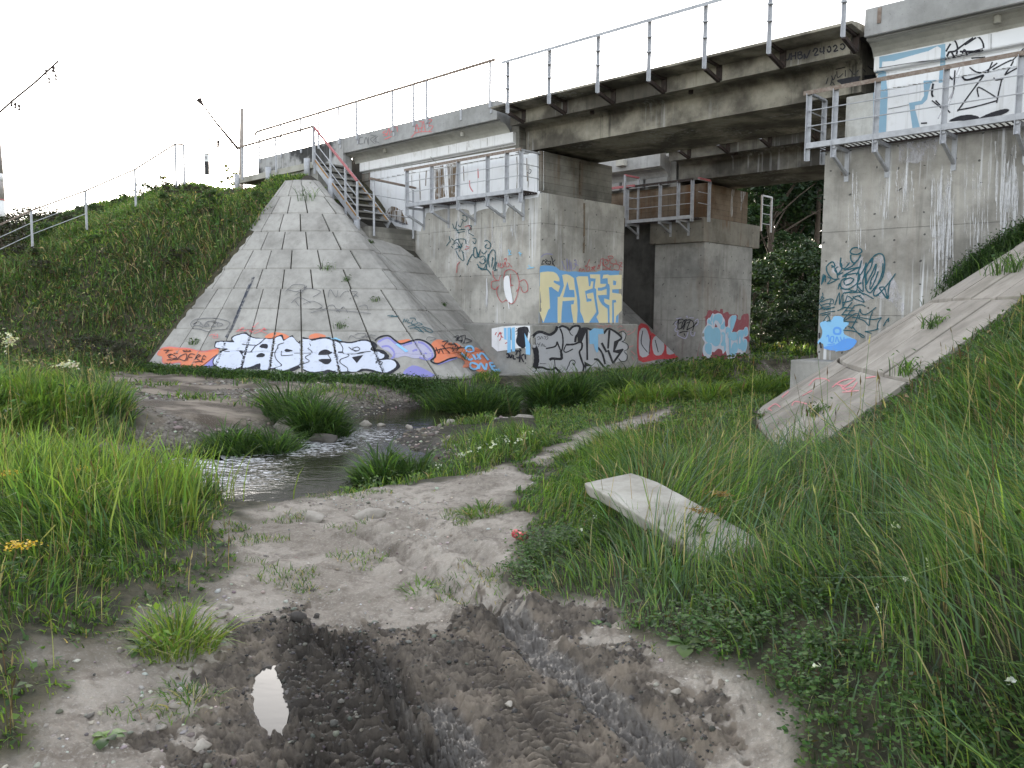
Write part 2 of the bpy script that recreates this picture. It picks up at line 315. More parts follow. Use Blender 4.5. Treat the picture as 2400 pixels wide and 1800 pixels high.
def terrain(x, y, detail=True):
    x = np.asarray(x, float); y = np.asarray(y, float); u, v = UV(x, y); r = np.hypot(x, y)
    h = base_h(x, y)
    lump = fbm(x*.9, y*.9, 3, 5)-.5
    eL = SL(u, v); eR = SR(u, v)
    pL = (u < 19.6) & (v < 30) & (v > 6.5); ratio = np.maximum(0, 12.2-v)/np.maximum(u+1.75, 1e-3); pR = (ratio < .83) & (u > -1.75) & (v < 30)
    crest = smooth(10.3, 12.0, v)*smooth(14.8, 14.2, v)*smooth(26.5, 25., u); eL = np.where(pL, eL-.14-.1*crest, eL+.02-.45*crest*smooth(19.4, 20, u)+lump*.35*smooth(19.6, 21, u)); eR = np.where(pR, eR-.16, eR-.03+.10*smooth(.9, 1.6, ratio)+lump*.3*smooth(.83, 1.1, ratio))
    e = np.maximum(eL, eR); near = np.clip((e-h+.25)/.5, 0, 1)
    flat = ~(pL & (eL > h-.6)) & ~(pR & (eR > h-.6))
    blend = np.where(flat, h*(1-near)+e*near+.125*near*(1-near)*2, np.maximum(h, e)); h = blend
    # far hills
    h = h+smooth(90, 500, r)*22*(fbm(x/260+3, y/260, 3, 8))*smooth(0, 1, np.cos(np.arctan2(x, y))*.5+.8)
    path = smooth(.25, -.25, polydist(x, y, PATH)+(fbm(x*2.1, y*2.1, 3, 3)-.5)*.5) if detail else 0
    h = h+lump*.10*(1-path)+(fbm(x*2.6, y*2.6, 3, 9)-.5)*.06
    # stream bed
    d, _, _ = seg_dist(x, y, STREAM); d = d+(fbm(x*1.3, y*1.3, 3, 21)-.5)*.55
    bank = WATER-.22*smooth(0, -.5, d)+.02
    h = np.where(d < .75, bank+(np.maximum(h, WATER+.02)-bank)*smooth(-.02, .75, d)**.8, h)
    return h, u, v, eL, eR
def heights(x, y):
    x = np.atleast_1d(np.asarray(x, float)); y = np.atleast_1d(np.asarray(y, float)); return full(x, y)[0]
def full(x, y):
    h, u, v, eL, eR = terrain(x, y)
    n = len(x); r = np.hypot(x, y)
    nz = fbm(x*2.1, y*2.1, 3, 3)-.5; nz2 = fbm(x*5, y*5, 3, 31)-.5
    dP = np.minimum(polydist(x, y, PATH), polydist(x, y, PATH2)+.15)+nz*.55+nz2*.2
    path = smooth(.12, -.12, dP)
    fb = smooth(.3, -.3, polydist(x, y, FARBANK)+nz*1.2)
    dM = polydist(x, y, MUD)+nz*.25+nz2*.25; mud = smooth(.07, -.07, dM+(fbm(x*6, y*6, 3, 33)-.5)*.62+(fbm(x*28, y*28, 2, 34)-.5)*.28)
    core = smooth(.1, -.15, polydist(x, y, MUDCORE)+nz*.2+nz2*.15)
    nearm = (np.abs(x) < 4) & (y > 1) & (y < 9.5)
    clod = np.zeros(n); wet = np.zeros(n); dry = np.zeros(n)
    i = np.where(nearm)[0]
    if len(i):
        xs, ys = x[i], y[i]; m = mud[i]; c = core[i]; p = path[i]; dh = np.zeros(len(i)); w = np.zeros(len(i)); dr = np.zeros(len(i))
        rt = .62*xs-.78*ys; ro = .78*xs+.62*ys; f1 = fbm(rt*6, ro*11, 4, 40, .6)-.5; f2 = fbm(xs*24, ys*24, 3, 44, .6)-.5; f3 = np.abs(fbm(xs*13+f1*2, ys*13, 3, 48)-.5)
        dh += p*(f1*.04+f2*.02)+(1-p)*f1*.02
        f4 = fbm(xs*55, ys*55, 2, 52, .6)-.5; wl = np.abs(fbm(xs*16+f2, ys*11, 3, 57)-.5); trd = np.zeros(len(i))
        for pts in (TREAD1, TREAD2): trd = np.maximum(trd, smooth(.06, -.03, seg_dist(xs, ys, pts)[0]))
        nzm = 1-.75*trd; dh += (m*(f1*.03+f2*.04+f4*.02-wl*.05)+c*(.012-f3*.07+f2*.05+f4*.025-wl*.06))*nzm
        w1, r1 = worley(xs*24+f1*2, ys*24, 61); w2, r2 = worley(xs*52, ys*52+f1*2, 62); cl = np.maximum(0, .62-w1)*(r1 > .35)*r1; cl2 = np.maximum(0, .62-w2)*(r2 > .4)
        dh += (m*(.012+.02*c)+.022*c)*cl*2.2*nzm+(m*.010+c*.006)*cl2*1.6*nzm+p*(1-m)*(.006*cl2*smooth(.5, .65, fbm(xs*2.2, ys*2.2, 2, 63))+.010*cl*smooth(.58, .7, fbm(xs*1.7+3, ys*1.7, 2, 64)))*2
        for pts, dep, sh, wt in ((RUT_R,.05,.12,1.),(RUT_C,.042,.1,1.),(RUT_D,.045,.09,.5),(RUT_O,.085,.15,0.),(RUT_P,.05,.14,0.)):
            d, al, sg = seg_dist(xs, ys, pts); d = d+f1*.06
            inn = smooth(.05, -.05, d)*smooth(0, .35, al); rim = np.exp(-((d-sh*.8)/.06)**2)*smooth(.05, .5, al)
            dh += -dep*inn+rim*dep*.4*np.clip(1+f1*2.6, .2, 1.5); w = np.maximum(w, inn*wt); dr = np.maximum(dr, rim*.5*(wt == 0))
        for pts, amp, wl in ((TREAD1,.036,.052),(TREAD2,.034,.075)):
            d, al, sg = seg_dist(xs, ys, pts)
            lat = d+pts[0][1]; inn = smooth(.03, -.02, d+f1*.04)
            ph = (al+sg*lat*.55)/wl+f1*.5; lug = smooth(-.1, .12, np.sin(ph*2*math.pi)+f2*.5)*smooth(0, .03, lat)
            dh += inn*(lug*amp-.012); 
        d = puddist(xs, ys)+f1*.022+f2*.008; bowl = smooth(.04, -.02, d)
        dh = dh*(1-.9*smooth(.06, .0, d))-.05*bowl; w = np.maximum(w, smooth(.07, .0, d+f2*.1)*.55)
        h[i] += dh; clod[i] = f2+f1*.7; wet[i] = w*m; dry[i] = dr
        # flatten puddle floor to a known level
    gr = np.clip(1-path-fb, 0, 1)
    ds, _, _ = seg_dist(x, y, STREAM); shore = smooth(.7, .1, ds+nz*.8)
    pav = ((u > 12.5) | (u < 8)) & (v > 14) & (v < 26) & (r < 60)
    gr = np.where(pav & (h < 0), gr*.35, gr)
    gravel = np.clip(np.maximum(fb*smooth(.42, .6, fbm(x*.8, y*.8, 3, 61))+shore*.9, 0), 0, 1)*(1-mud)
    return h, mud, gr, gravel, wet, core, clod, path, fb
def make_ground():
    da = np.radians(.065); az1 = np.arange(-np.radians(37), np.radians(37), da)
    az = np.concatenate([np.linspace(-math.pi, -np.radians(37), 90, endpoint=False), az1, np.linspace(np.radians(37), math.pi, 91)[:-1]])
    rs = [.25, .6, 1., 1.4, 1.8]; r = 1.9
    while r < 30: rs.append(r); r += min(max(r*r*.0009, .0055), .10)
    while r < 4500: rs.append(r); r *= 1.055
    rs = np.array(rs); na, nr = len(az), len(rs)
    R, A = np.meshgrid(rs, az, indexing='ij'); x = (R*np.sin(A)).ravel(); y = (R*np.cos(A)).ravel()
    h, mud, gr, gravel, wet, core, clod, path, fb = full(x, y)
    verts = np.column_stack([x, y, h]); verts = np.vstack([verts, [[0, 0, -1.6]]])
    i = np.arange(nr-1)[:, None]*na; j = np.arange(na)[None, :]; j2 = (j+1) % na
    q = np.stack([i+j, i+na+j, i+na+j2, i+j2], -1).reshape(-1, 4)[:, ::-1]
    cap = np.stack([np.full(na, nr*na), (np.arange(na)+1) % na, np.arange(na)], -1)
    flat = np.concatenate([q.ravel(), cap.ravel()]); cnt = np.concatenate([np.full(len(q), 4), np.full(na, 3)])
    z = np.zeros((1, 4)); c1 = np.vstack([np.column_stack([mud, gr, gravel, wet]), z]); c2 = np.vstack([np.column_stack([core, np.clip(clod+.5, 0, 1), path, fb]), z])
    me = fastmesh('ground', verts, flat, cnt, {'mask': c1, 'mask2': c2})
    o = link('ground', me, MT['ground'], smooth_=True); return tag(o, kind='structure')
def ground_mat():
    m = N('ground_soil'); p = m.pos(); a = m.attr('mask'); mud, gr, gv = m.n('SeparateColor', {0: a.outputs['Color']}).outputs[:3]; wet = a.outputs['Alpha']
    a2 = m.attr('mask2'); core, clod, path = m.n('SeparateColor', {0: a2.outputs['Color']}).outputs[:3]; fb = a2.outputs['Alpha']
    n1 = m.noise(p, 1.3, 6, .6); n2 = m.noise(p, 9, 5, .6); n3 = m.noise(p, 60, 4, .65); n4 = m.noise(p, 230, 2, .6)
    dust = m.mix(m.ramp(n1, .38, .62), (.35,.312,.268), (.225,.195,.162)); dust = m.mix(m.ramp(n2, .45, .66, 0, .7), dust, (.145,.118,.094)); dust = m.mix(m.ramp(m.noise(p, 3.1, 5, .65), .54, .66, 0, .55), dust, (.12,.098,.078)); dust = m.mix(m.ramp(n3, .5, .75, 0, .6), dust, (.45,.42,.385)); dust = m.mix(m.ramp(n4, .55, .75, 0, .5), dust, (.12,.105,.09))
    mudc = m.mix(m.ramp(n2, .35, .65), (.060,.049,.040), (.135,.113,.091)); mudc = m.mix(m.ramp(m.noise(p, 4.2, 4, .6), .47, .62, 0, .85), mudc, (.2,.165,.13)); mudc = m.mix(m.ramp(n3, .52, .7, 0, .5), mudc, (.15,.125,.098)); mudc = m.mix(m.ramp(core, .2, 1, 0, .75), mudc, (.021,.0175,.0148))
    vor = m.n('TexVoronoi', {'Vector': p, 'Scale': 17}, distance='EUCLIDEAN'); vor2 = m.n('TexVoronoi', {'Vector': p, 'Scale': 45})
    gcol = m.n('SeparateColor', {0: vor.outputs['Color']}).outputs[0]; gcol2 = m.n('SeparateColor', {0: vor2.outputs['Color']}).outputs[0]
    st = m.mix(gcol, (.075,.062,.05), (.29,.265,.235)); st = m.mix(m.ramp(vor.outputs['Distance'], .4, .75), st, (.05,.043,.037)); st2 = m.mix(gcol2, (.09,.075,.06), (.27,.24,.205)); st = m.mix(.5, st, st2)
    soil = m.mix(m.ramp(n2, .35, .65), (.03,.03,.018), (.075,.066,.04))
    bank = m.mix(m.ramp(n1, .38, .6), (.27,.225,.18), (.085,.066,.05)); bank = m.mix(m.ramp(n3, .5, .7, 0, .5), bank, (.33,.29,.24))
    c = m.mix(fb, dust, bank); c = m.mix(gr, c, soil); c = m.mix(m.ramp(gv, .15, .7), c, st)
    c = m.mix(m.ramp(m.math('ADD', mud, m.math('MULTIPLY', m.math('SUBTRACT', n2, .5), .5)), .3, .7), c, mudc)
    c = m.mix(m.ramp(wet, .2, .8, 0, .8), c, (.085,.077,.07))
    # everything just above the water line is damp
    z = m.xyz(p)[2]; damp = m.ramp(z, WATER+.14, WATER+.02); c = m.mix(damp, c, m.mix(1, c, g(.35), 'MULTIPLY'))
    rough = m.math('SUBTRACT', .93, m.math('ADD', m.ramp(wet, .2, .7, 0, .7), m.math('MULTIPLY', m.ramp(mud, .3, 1, 0, .22), m.ramp(n2, .5, .35))))
    hh = m.math('ADD', m.math('MULTIPLY', n3, .5), m.math('ADD', m.math('MULTIPLY', n4, .2), n2)); hh = m.math('ADD', hh, m.math('MULTIPLY', m.math('MULTIPLY', m.ramp(vor.outputs['Distance'], .7, .1), gv), 2.))
    m.bsdf(c, rough, m.bump(hh, .014, .9), Specular_IOR_Level=.4); return m.m
MT['ground'] = ground_mat()
def water_mat(name, deep, rough, sc, dist, foam=False):
    m = N(name); p = m.pos()
    w1 = m.noise(m.map(p, (1, 2.2, 1), rot=(0, 0, .5)), sc, 3, .55, .6); w2 = m.noise(m.map(p, (1, 1.8, 1), rot=(0, 0, .2)), sc*3.1, 3, .6)
    h = m.math('MULTIPLY', m.math('ADD', w1, m.math('MULTIPLY', w2, .35)), .2 if foam else 1.); c = deep; r = rough
    if foam:
        a = m.attr('foam').outputs['Fac']; fn = m.noise(m.map(p, (1.2, 2.6, 1), rot=(0, 0, .35)), 7, 5, .7); fn2 = m.noise(p, 30, 3, .6)
        k = m.math('MULTIPLY', m.ramp(m.math('ADD', m.math('ADD', m.math('MULTIPLY', fn, .7), m.math('MULTIPLY', fn2, .3)), m.math('MULTIPLY', a, .13)), .58, .67), m.ramp(a, .05, .4))
        c = m.mix(m.math('MULTIPLY', k, .9), deep, (.72,.73,.76)); r = m.math('ADD', rough, m.math('MULTIPLY', k, .5))
        h = m.math('ADD', h, m.math('MULTIPLY', m.math('MULTIPLY', m.noise(p, 11, 3, .6), a), 1.8))
    m.bsdf(c, r, m.bump(h, dist, 1.), IOR=1.33, Specular_IOR_Level=.5); return m.m
MT['water'] = water_mat('stream_water', (.022,.019,.014), .06, 2.6, .03, True)
MT['puddle'] = water_mat('puddle_water', (.05,.047,.044), .02, 2, .0006)
def ribbon_water():
    P = [np.array(a[0]) for a in STREAM]; hw = [a[1]+.75 for a in STREAM]; 
    # resample the centre line
    L = np.concatenate([[0], np.cumsum([np.linalg.norm(P[i+1]-P[i]) for i in range(len(P)-1)])]); s = np.arange(0, L[-1], .12)
    cx = np.interp(s, L, [p[0] for p in P]); cy = np.interp(s, L, [p[1] for p in P]); w = np.interp(s, L, hw)
    k = 9; ker = np.ones(k)/k
    for _ in range(2):
        cx[k:-k] = np.convolve(cx, ker, 'same')[k:-k]; cy[k:-k] = np.convolve(cy, ker, 'same')[k:-k]
    tx, ty = np.gradient(cx), np.gradient(cy); l = np.hypot(tx, ty); nx, ny = -ty/l, tx/l; M = 25; q = np.linspace(-1, 1, M)
    X = cx[:, None]+nx[:, None]*w[:, None]*q; Y = cy[:, None]+ny[:, None]*w[:, None]*q
    fa = onz(690,1045,WATER); fb_ = onz(560,1090,WATER); fc = onz(500,1075,WATER)
    fo = np.zeros_like(X)
    for q_, rad, a in ((onz(800,1022,WATER),.9,1.),(onz(730,1045,WATER),.8,1.),(onz(620,1058,WATER),.6,.6),(onz(510,1085,WATER),.8,1.),(onz(535,1120,WATER),.7,.75),(onz(610,1090,WATER),.7,.3),(onz(1180,985,WATER),.6,.4)):
        fo = np.maximum(fo, a*np.exp(-(((X-q_[0])**2+(Y-q_[1])**2)/rad**2)))
    n = len(s); i = np.arange(n-1)[:, None]*M; j = np.arange(M-1)[None, :]; qd = np.stack([i+j, i+j+1, i+M+j+1, i+M+j], -1).reshape(-1, 4)[:, ::-1]
    me = fastmesh('stream', np.column_stack([X.ravel(), Y.ravel(), np.full(X.size, WATER)]), qd.ravel(), np.full(len(qd), 4))
    at = me.attributes.new('foam', 'FLOAT', 'POINT'); at.data.foreach_set('value', fo.ravel().astype(np.float32))
    # face up
    if me.polygons[0].normal.z < 0: me.flip_normals()
    tag(link('stream_water', me, MT['water']), kind='structure')
# ------------------------------------------------------------------ bridge
TARGET = {}                                                # painted faces: BVH trees in (u,v,z)
def target(name, *mbs):
    vs, fs = [], []
    for b in mbs:
        k = len(vs); vs += b.v; fs += [tuple(i+k for i in f) for f in b.f]
    TARGET[name] = BVHTree.FromPolygons([Vector(p) for p in vs], fs)
def B(*boxes):
    m = MB()
    for b in boxes: m.box(*b)
    return m
def cornice_profile(v, z0=0.):
    return [(v-.5,5.11+z0),(v-.5,4.67+z0),(v-.49,4.66+z0),(v-.44,4.66+z0),(v-.43,4.68+z0),(v-.40,4.68+z0),(v-.39,4.63+z0),(v-.28,4.61+z0),(v-.17,4.56+z0),(v-.10,4.49+z0),(v-.06,4.41+z0),(v+.3,4.41+z0),(v+.3,5.0+z0),(v-.2,5.0+z0),(v-.2,5.11+z0)]
def stub(mb, u, v, z): mb.tube([(u, v, z), (u, v, z-.13)], .055, 10)
# ---- left abutment
ab = broot('bridge_abutment', 13.45, 16.5, -1.5, 'tall concrete abutment with the yellow and blue lettered end face, left of the opening', 'abutment')
low = B((13.45, 22, 14.8, 18.18, -.5, 2.88)); up_ = B((13.47, 22, 14.83, 17.62, 2.882, 3.86)); foot = B((13.15, 17.5, 14.23, 18.48, -2.2, -.30))
back = B((14.2, 20.75, 14.81, 17.9, 3.862, 4.9)); mould = MB(); mould.extrude([(14.70,4.40),(14.70,4.16),(14.72,4.14),(14.78,4.14),(14.807,4.10),(14.807,4.40)], 14.3, 20.7)
corn = MB(); corn.extrude(cornice_profile(14.8), 14.46, 20.97)
ext = B((20.975, 26, 14.3, 14.62, 3.9, 5.11))
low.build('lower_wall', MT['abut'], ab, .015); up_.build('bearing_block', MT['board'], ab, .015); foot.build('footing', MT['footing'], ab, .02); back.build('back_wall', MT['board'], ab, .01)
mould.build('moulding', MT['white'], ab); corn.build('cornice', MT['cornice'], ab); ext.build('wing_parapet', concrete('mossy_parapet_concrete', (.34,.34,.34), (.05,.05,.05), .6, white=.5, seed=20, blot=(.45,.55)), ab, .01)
sp = MB(); sp.extrude([(14.415,4.62),(14.515,4.605),(14.62,4.555),(14.70,4.485),(14.735,4.42),(14.74,4.41),(14.735,4.405),(14.695,4.478),(14.615,4.549),(14.51,4.6),(14.415,4.615)], 14.44, 20.95); sp.build('soffit', MT['soffit'], ab)
for u in (15.95, 19.2):
    m = MB(); stub(m, u, 14.52, 4.62); m.build('drain_pipe', MT['pipe'], ab)
for u in (14.66, 15.75, 17.05, 17.6, 18.5, 20.2, 21.1):
    m = MB(); m.box(u-.03, u+.03, 14.28, 14.299, 4.83, 5.13); m.build('rail_fixing', MT['steel'], ab)
dk = B((20.1, 22, 14.9, 17.5, 2.9, 4.62)); dk.build('wing_wall', MT['dark'], ab)  # wing wall, recessed side wall and ballast bed share one very dark concrete
target('ab_side', low, up_, back, mould); target('ab_low', low); target('ab_end', low); target('ab_foot', foot); target('ab_corn', corn)
# ---- right abutment
ar = broot('bridge_abutment', 6.5, 16.5, -1.5, 'streaked concrete abutment at the right edge under the big blue and white lettering', 'abutment')
rlow = B((-9, 6.5, 14.8, 18.2, -1.2, 2.95)); rup = B((-9, 6.17, 14.83, 17.7, 2.952, 3.86)); rfoot = B((2, 6.72, 14.2, 18.5, -2.2, -.82)); rback = B((-9, 5.66, 14.81, 17.9, 3.862, 4.9))
rmould = MB(); rmould.extrude([(14.70,4.42),(14.70,4.19),(14.72,4.17),(14.78,4.17),(14.807,4.13),(14.807,4.42)], -9, 5.66)
rcorn = MB(); rcorn.extrude(cornice_profile(14.8), -9, 5.69)
rlow.build('lower_wall', MT['abut_right'], ar, .015); rup.build('bearing_block', concrete('white_washed_block', (.6,.6,.58), (.36,.34,.3), .7, seed=31), ar, .015); rfoot.build('footing', MT['footing'], ar, .02); rback.build('back_wall', MT['board'], ar, .01)
rmould.build('moulding', MT['white'], ar); rcorn.build('cornice', MT['cornice'], ar)
sp = MB(); sp.extrude([(14.415,4.62),(14.515,4.605),(14.62,4.555),(14.70,4.485),(14.735,4.43),(14.74,4.42),(14.735,4.415),(14.695,4.478),(14.615,4.549),(14.51,4.6),(14.415,4.615)], -9, 5.68); sp.build('soffit', MT['soffit'], ar)
m = MB(); stub(m, 3.75, 14.52, 4.62); m.build('drain_pipe', MT['pipe'], ar)
for u in (5.45, 3.55, 1.9):
    m = MB(); m.box(u-.03, u+.03, 14.28, 14.299, 4.83, 5.08); m.build('rail_fixing', MT['rusty'], ar)
for (v, z) in ((14.32, -.93), (14.4, -1.08)):
    pass
m = MB(); m.tube([(6.735, 14.42, -1.0), (6.70, 14.42, -1.0)], .03, 12); m.build('footing_dowel', MT['darkrust'], ar)
target('r_side', rlow, rup, rback, rmould); target('r_low', rlow); target('r_corn', rcorn)
# ---- spans
SPAN_POSTS = [13.70, 12.41, 11.05, 9.76, 8.50, 7.20, 5.88]
def span(dv, u0, u1, label, posts, full_rail=True, zr=5.77, gm='girder'):
    sp = broot('bridge_span', (u0+u1)/2, 16.5+dv, 4.0, label, 'bridge span')
    gd = MB(); gd.extrude([(14.45+dv,4.80),(14.45+dv,4.48),(14.60+dv,4.50),(14.84+dv,4.53),(14.95+dv,4.50),(15.0+dv,4.42),(15.0+dv,3.95),(17.4+dv,3.95),(17.4+dv,4.42),(17.45+dv,4.50),(17.75+dv,4.53),(17.98+dv,4.48),(17.98+dv,4.80)], u0+.22, u1-.15)
    gd.build('girder', MT[gm], sp); 
    pr = MB(); pr.extrude([(13.94+dv,4.86),(13.94+dv,4.81),(14.44+dv,4.78),(14.7+dv,4.801),(14.7+dv,4.93),(14.2+dv,4.9)], u0, u1); pr.build('walkway_slab', MT['girder'], sp, .008)
    bal = MB(); bal.extrude([(14.7+dv,4.802),(17.7+dv,4.802),(17.5+dv,5.05),(14.9+dv,5.05)], u0, u1); bal.build('ballast_bed', MT['dark'], sp)
    fr = MB(); fr.extrude([(18.0+dv,4.80),(18.5+dv,4.81),(18.5+dv,4.87),(18.0+dv,4.9)], u0, u1); fr.build('far_walkway_slab', MT['girder'], sp)
    for u in (11.85, 9.3):
        m = MB(); m.tube([(u, 14.72+dv, 4.54), (u, 14.72+dv, 4.44)], .05, 10); m.build('drain_pipe', MT['darkrust'], sp)
    rl = MB()
    for i, u in enumerate(posts):
        p = MB(); w = .062; top = zr if full_rail else zr
        p.angle((u, 13.89+dv, 4.61), (u, 13.89+dv, top), w, .009, (-1, 0, 0)); po = p.build('railing_post', MT['steel'], sp)
        for zz in (4.88, 5.17, 5.46):
            c = MB(); c.box(u-.045, u+.045, 13.85+dv, 13.93+dv, zz-.012, zz+.012) if zz > 5 else None
            if c.v: c.build('rod_clamp', MT['steel'], sp).parent = po
        b = MB(); b.bar((u, 13.92+dv, 4.615), (u, 14.43+dv, 4.49), .06, .07); b.box(u-.06, u+.06, 14.425+dv, 14.447+dv, 4.49, 4.80); b.bar((u, 13.93+dv, 4.79), (u, 14.44+dv, 4.76), .05, .05); b.build('railing_bracket', MT['darkrust'], sp).parent = po
    t = MB(); t.angle((posts[0]+.18, 13.88+dv, zr), (posts[-1]-.2, 13.88+dv, zr), .07, .008, (0, 1, 0)); t.build('top_rail', MT['steel'], sp)
    return sp, gd
SP1, gd1 = span(0, 5.76, 14.3, 'weathered concrete girder span with a grey steel railing crossing the opening', SPAN_POSTS)
target('girder', gd1)
# ---- approach railing on the left abutment
ra = broot('approach_railing', 20, 14.25, 5.1, 'rusty topped thin railing along the parapet above the left abutment', 'railing')
rr = MB(); rr.bar((14.50, 14.25, 6.06), (25.95, 14.25, 6.0), .05, .06); rr.bar((25.95, 14.25, 6.0), (26.1, 14.25, 5.9), .05, .06); rr.build('top_rail', MT['rusty'], ra)
for i, u in enumerate((14.66, 17.05, 17.6, 18.5, 20.2, 21.1, 22.2, 23.2, 24.4, 25.8)):
    p = MB(); p.tube([(u, 14.25, 4.95), (u, 14.25, 6.02)], .035, 6); p.build('railing_post', MT['steel'], ra)
for z in (5.45, 5.72):
    p = MB(); p.tube([(23, 14.25, z), (25.9, 14.25, z-.01)], .005, 5); p.build('mid_rail', MT['steel'], ra)
# ---- second bridge behind
DV = 6.55
a2 = broot('bridge_abutment', 12.95, 23, -1.5, 'rust stained inner abutment with light blue bubble letters on a maroon patch', 'abutment')
s2 = B((12.97, 14.72, 21.5, 24.42, -2.2, 2.12)); c2 = B((12.95, 14.86, 21.4, 24.82, 2.122, 2.84)); b2 = B((12.96, 22, 21.46, 23.98, 2.842, 3.83)); w2 = B((14.725, 22, 21.9, 24.3, -2.2, 2.83))
bk2 = B((14.0, 22, 21.47, 24.2, 3.832, 4.85)); cr2 = MB(); cr2.extrude(cornice_profile(21.4, -.28), 14.2, 21); md2 = MB(); md2.extrude([(21.3,4.12),(21.3,3.9),(21.34,3.87),(21.468,3.87),(21.468,4.12)], 14.2, 21)
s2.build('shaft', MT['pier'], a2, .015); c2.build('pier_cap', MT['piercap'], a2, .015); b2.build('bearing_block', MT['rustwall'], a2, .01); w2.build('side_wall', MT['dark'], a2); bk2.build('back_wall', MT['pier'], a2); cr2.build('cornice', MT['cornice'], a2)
for u0_, u1_ in ((14.2, 15.0), (15.1, 15.9), (16, 16.7), (16.85, 17.6), (17.7, 18.6)):
    m = B((u0_, u1_, 21.3, 21.466, 3.88, 4.12)); m.build('moulding_block', MT['cornice'], a2, .01)
for u in (15.55, 16.75):
    m = MB(); m.box(u-.14, u+.16, 20.72, 20.895, 4.52, 4.70); m.build('bracket_block', MT['pipe'], a2, .01)
wb = B((12.955, 15.5, 21.452, 21.459, 2.85, 3.6)); 
target('p_shaft', s2); target('p_b', b2)
a3 = broot('bridge_abutment', 5.9, 23, -1.5, 'plain inner abutment of the second bridge hidden behind the right one', 'abutment')
B((-4, 5.9, 21.5, 24.4, -2.2, 2.95)).build('lower_wall', MT['pier'], a3, .015); B((-4, 5.6, 21.46, 24, 2.952, 3.83)).build('bearing_block', MT['board'], a3, .01); m = MB(); m.extrude(cornice_profile(21.4, -.28), -4, 5.2); m.build('cornice', MT['cornice'], a3)
SP2, gd2 = span(DV-.1, 5.2, 14.05, 'second concrete girder span in deep shade behind the front one', [13.2, 11.95, 10.7, 9.4, 8.1, 6.8, 5.6], zr=5.62, gm='girder_shade')
rods = []                                                  # loose reinforcing rods under the walkway of the second span
for i in range(26):
    mm = MB(); u = 7.2+i*.22+random.uniform(-.05, .05); mm.tube([(u, 20.45, 4.80), (u-.06, 20.40, 4.70+random.uniform(0, .05)), (u-.15, 20.38, 4.66+random.uniform(0, .06))], .006, 4); mm.build('reinforcing_rod', MT['darkrust'], SP2)
# ---- steel inspection platforms
def platform(label, posts, vo, vi, zd, zr, zb, ends, brk, root_u, rail_m='rusty', bars=True):
    r = broot('inspection_platform', root_u, vi, zd, label, 'platform', 'steel inspection platforms on the abutments')
    umax, umin = max(posts), min(posts)
    for u in posts:
        p = MB(); p.angle((u, vo, zb), (u, vo, zr), .075, .009, (-1, 0, 0)); p.build('post', MT['steel'], r)
    t = MB(); t.angle((umax+.1, vo+.01, zr+.012), (umin-.02, vo+.01, zr+.012), .07, .009, (0, 1, 0)); t.build('top_rail', MT[rail_m], r)
    for f in (.36, .66):
        z = zd+(zr-zd)*f; m = MB(); m.tube([(umax, vo-.035, z), (umin, vo-.035, z)], .010, 6); m.build('mid_rail', MT['steel'], r)
    e = MB(); e.box(umin-.02, umax+.02, vo-.028, vo-.016, zd-.05, zd+.045); e.box(umin-.02, umax+.02, vo-.016, vo+.05, zd-.052, zd-.04); e.build('edge_beam', MT['steel'], r)
    gb = MB()
    gb.box(umin, umax, vo+.1, vo+.13, zd-.035, zd-.005); gb.box(umin, umax, vi-.06, vi-.03, zd-.035, zd-.005)
    u = umin+.03
    while u < umax: gb.box(u, u+.018, vo+.05, vi-.015, zd-.003, zd+.012); u += .085
    gb.build('deck_grating', MT['darkrust'], r)
    for u in brk:
        b = MB(); b.bar((u, vo, zd-.07), (u, vi, zd-.07), .05, .06); b.bar((u, vo, zb+.03), (u, vi-.01, zb-.22), .05, .05); b.box(u-.04, u+.04, vi-.014, vi-.003, zb-.34, zd); b.build('bracket', MT['steel'], r)
    for (u, v1, zz0) in ends:                                # end returns to the wall
        m = MB(); m.angle((u, v1, zb+.02), (u, v1, zr), .07, .009, (-1, 0, 0)); m.build('post', MT['steel'], r)
        m = MB(); m.bar((u, vo, zr), (u, v1, zr), .06, .035); m.build('top_rail', MT['steel'], r)
        for f in (.36, .66):
            z = zd+(zr-zd)*f; m = MB(); m.tube([(u, vo, z), (u, v1, z)], .010, 6); m.build('mid_rail', MT['steel'], r)
    return r
platform('long grey steel inspection platform with railing against the white left abutment wall', [17.81, 16.78, 15.74, 14.67, 14.01, 13.54], 14.2, 14.8, 2.87, 3.80, 2.58, [(13.54, 14.84, 0)], [17.81, 16.78, 15.74, 14.67, 14.01], 15.7)
platform('grey steel platform with barred floor in front of the blue lettering', [6.56, 6.09, 5.39, 4.34, 3.32, 2.3, 1.3], 14.2, 14.8, 2.97, 3.87, 2.71, [(6.56, 14.84, 0)], [6.09, 5.39, 4.34, 3.32, 2.3, 1.3], 4.3)
platform('small shaded steel platform with red end rails on the inner abutment', [15.3, 14.10, 13.47, 13.0], 20.8, 21.4, 2.80, 3.84, 2.66, [(12.8, 21.4, 0)], [15.3, 14.1, 13.47], 14.1, 'darkrust')
def frame(label, pts, cat, mat_, top, rungs, hgt, rad=.035):
    """a small ladder-like gate of two uprights: pts in (u,v), z0..z1"""
    (u0, v0), (u1, v1), z0, z1 = pts
    r = broot('rail_gate', u0, v0, z0, label, cat)
    for u, v in ((u0, v0), (u1, v1)):
        m = MB(); m.bar((u, v, z0), (u, v, z1), rad*1.5); m.build('post', MT[mat_], r)
    m = MB(); m.bar((u0, v0, z1), (u1, v1, z1), .06, .05); m.build('top_rail', MT[top], r)
    for k in rungs:
        m = MB(); z = z0+(z1-z0)*k; m.tube([(u0, v0, z), (u1, v1, z)], .012, 6); m.build('rung', MT['steel'], r)
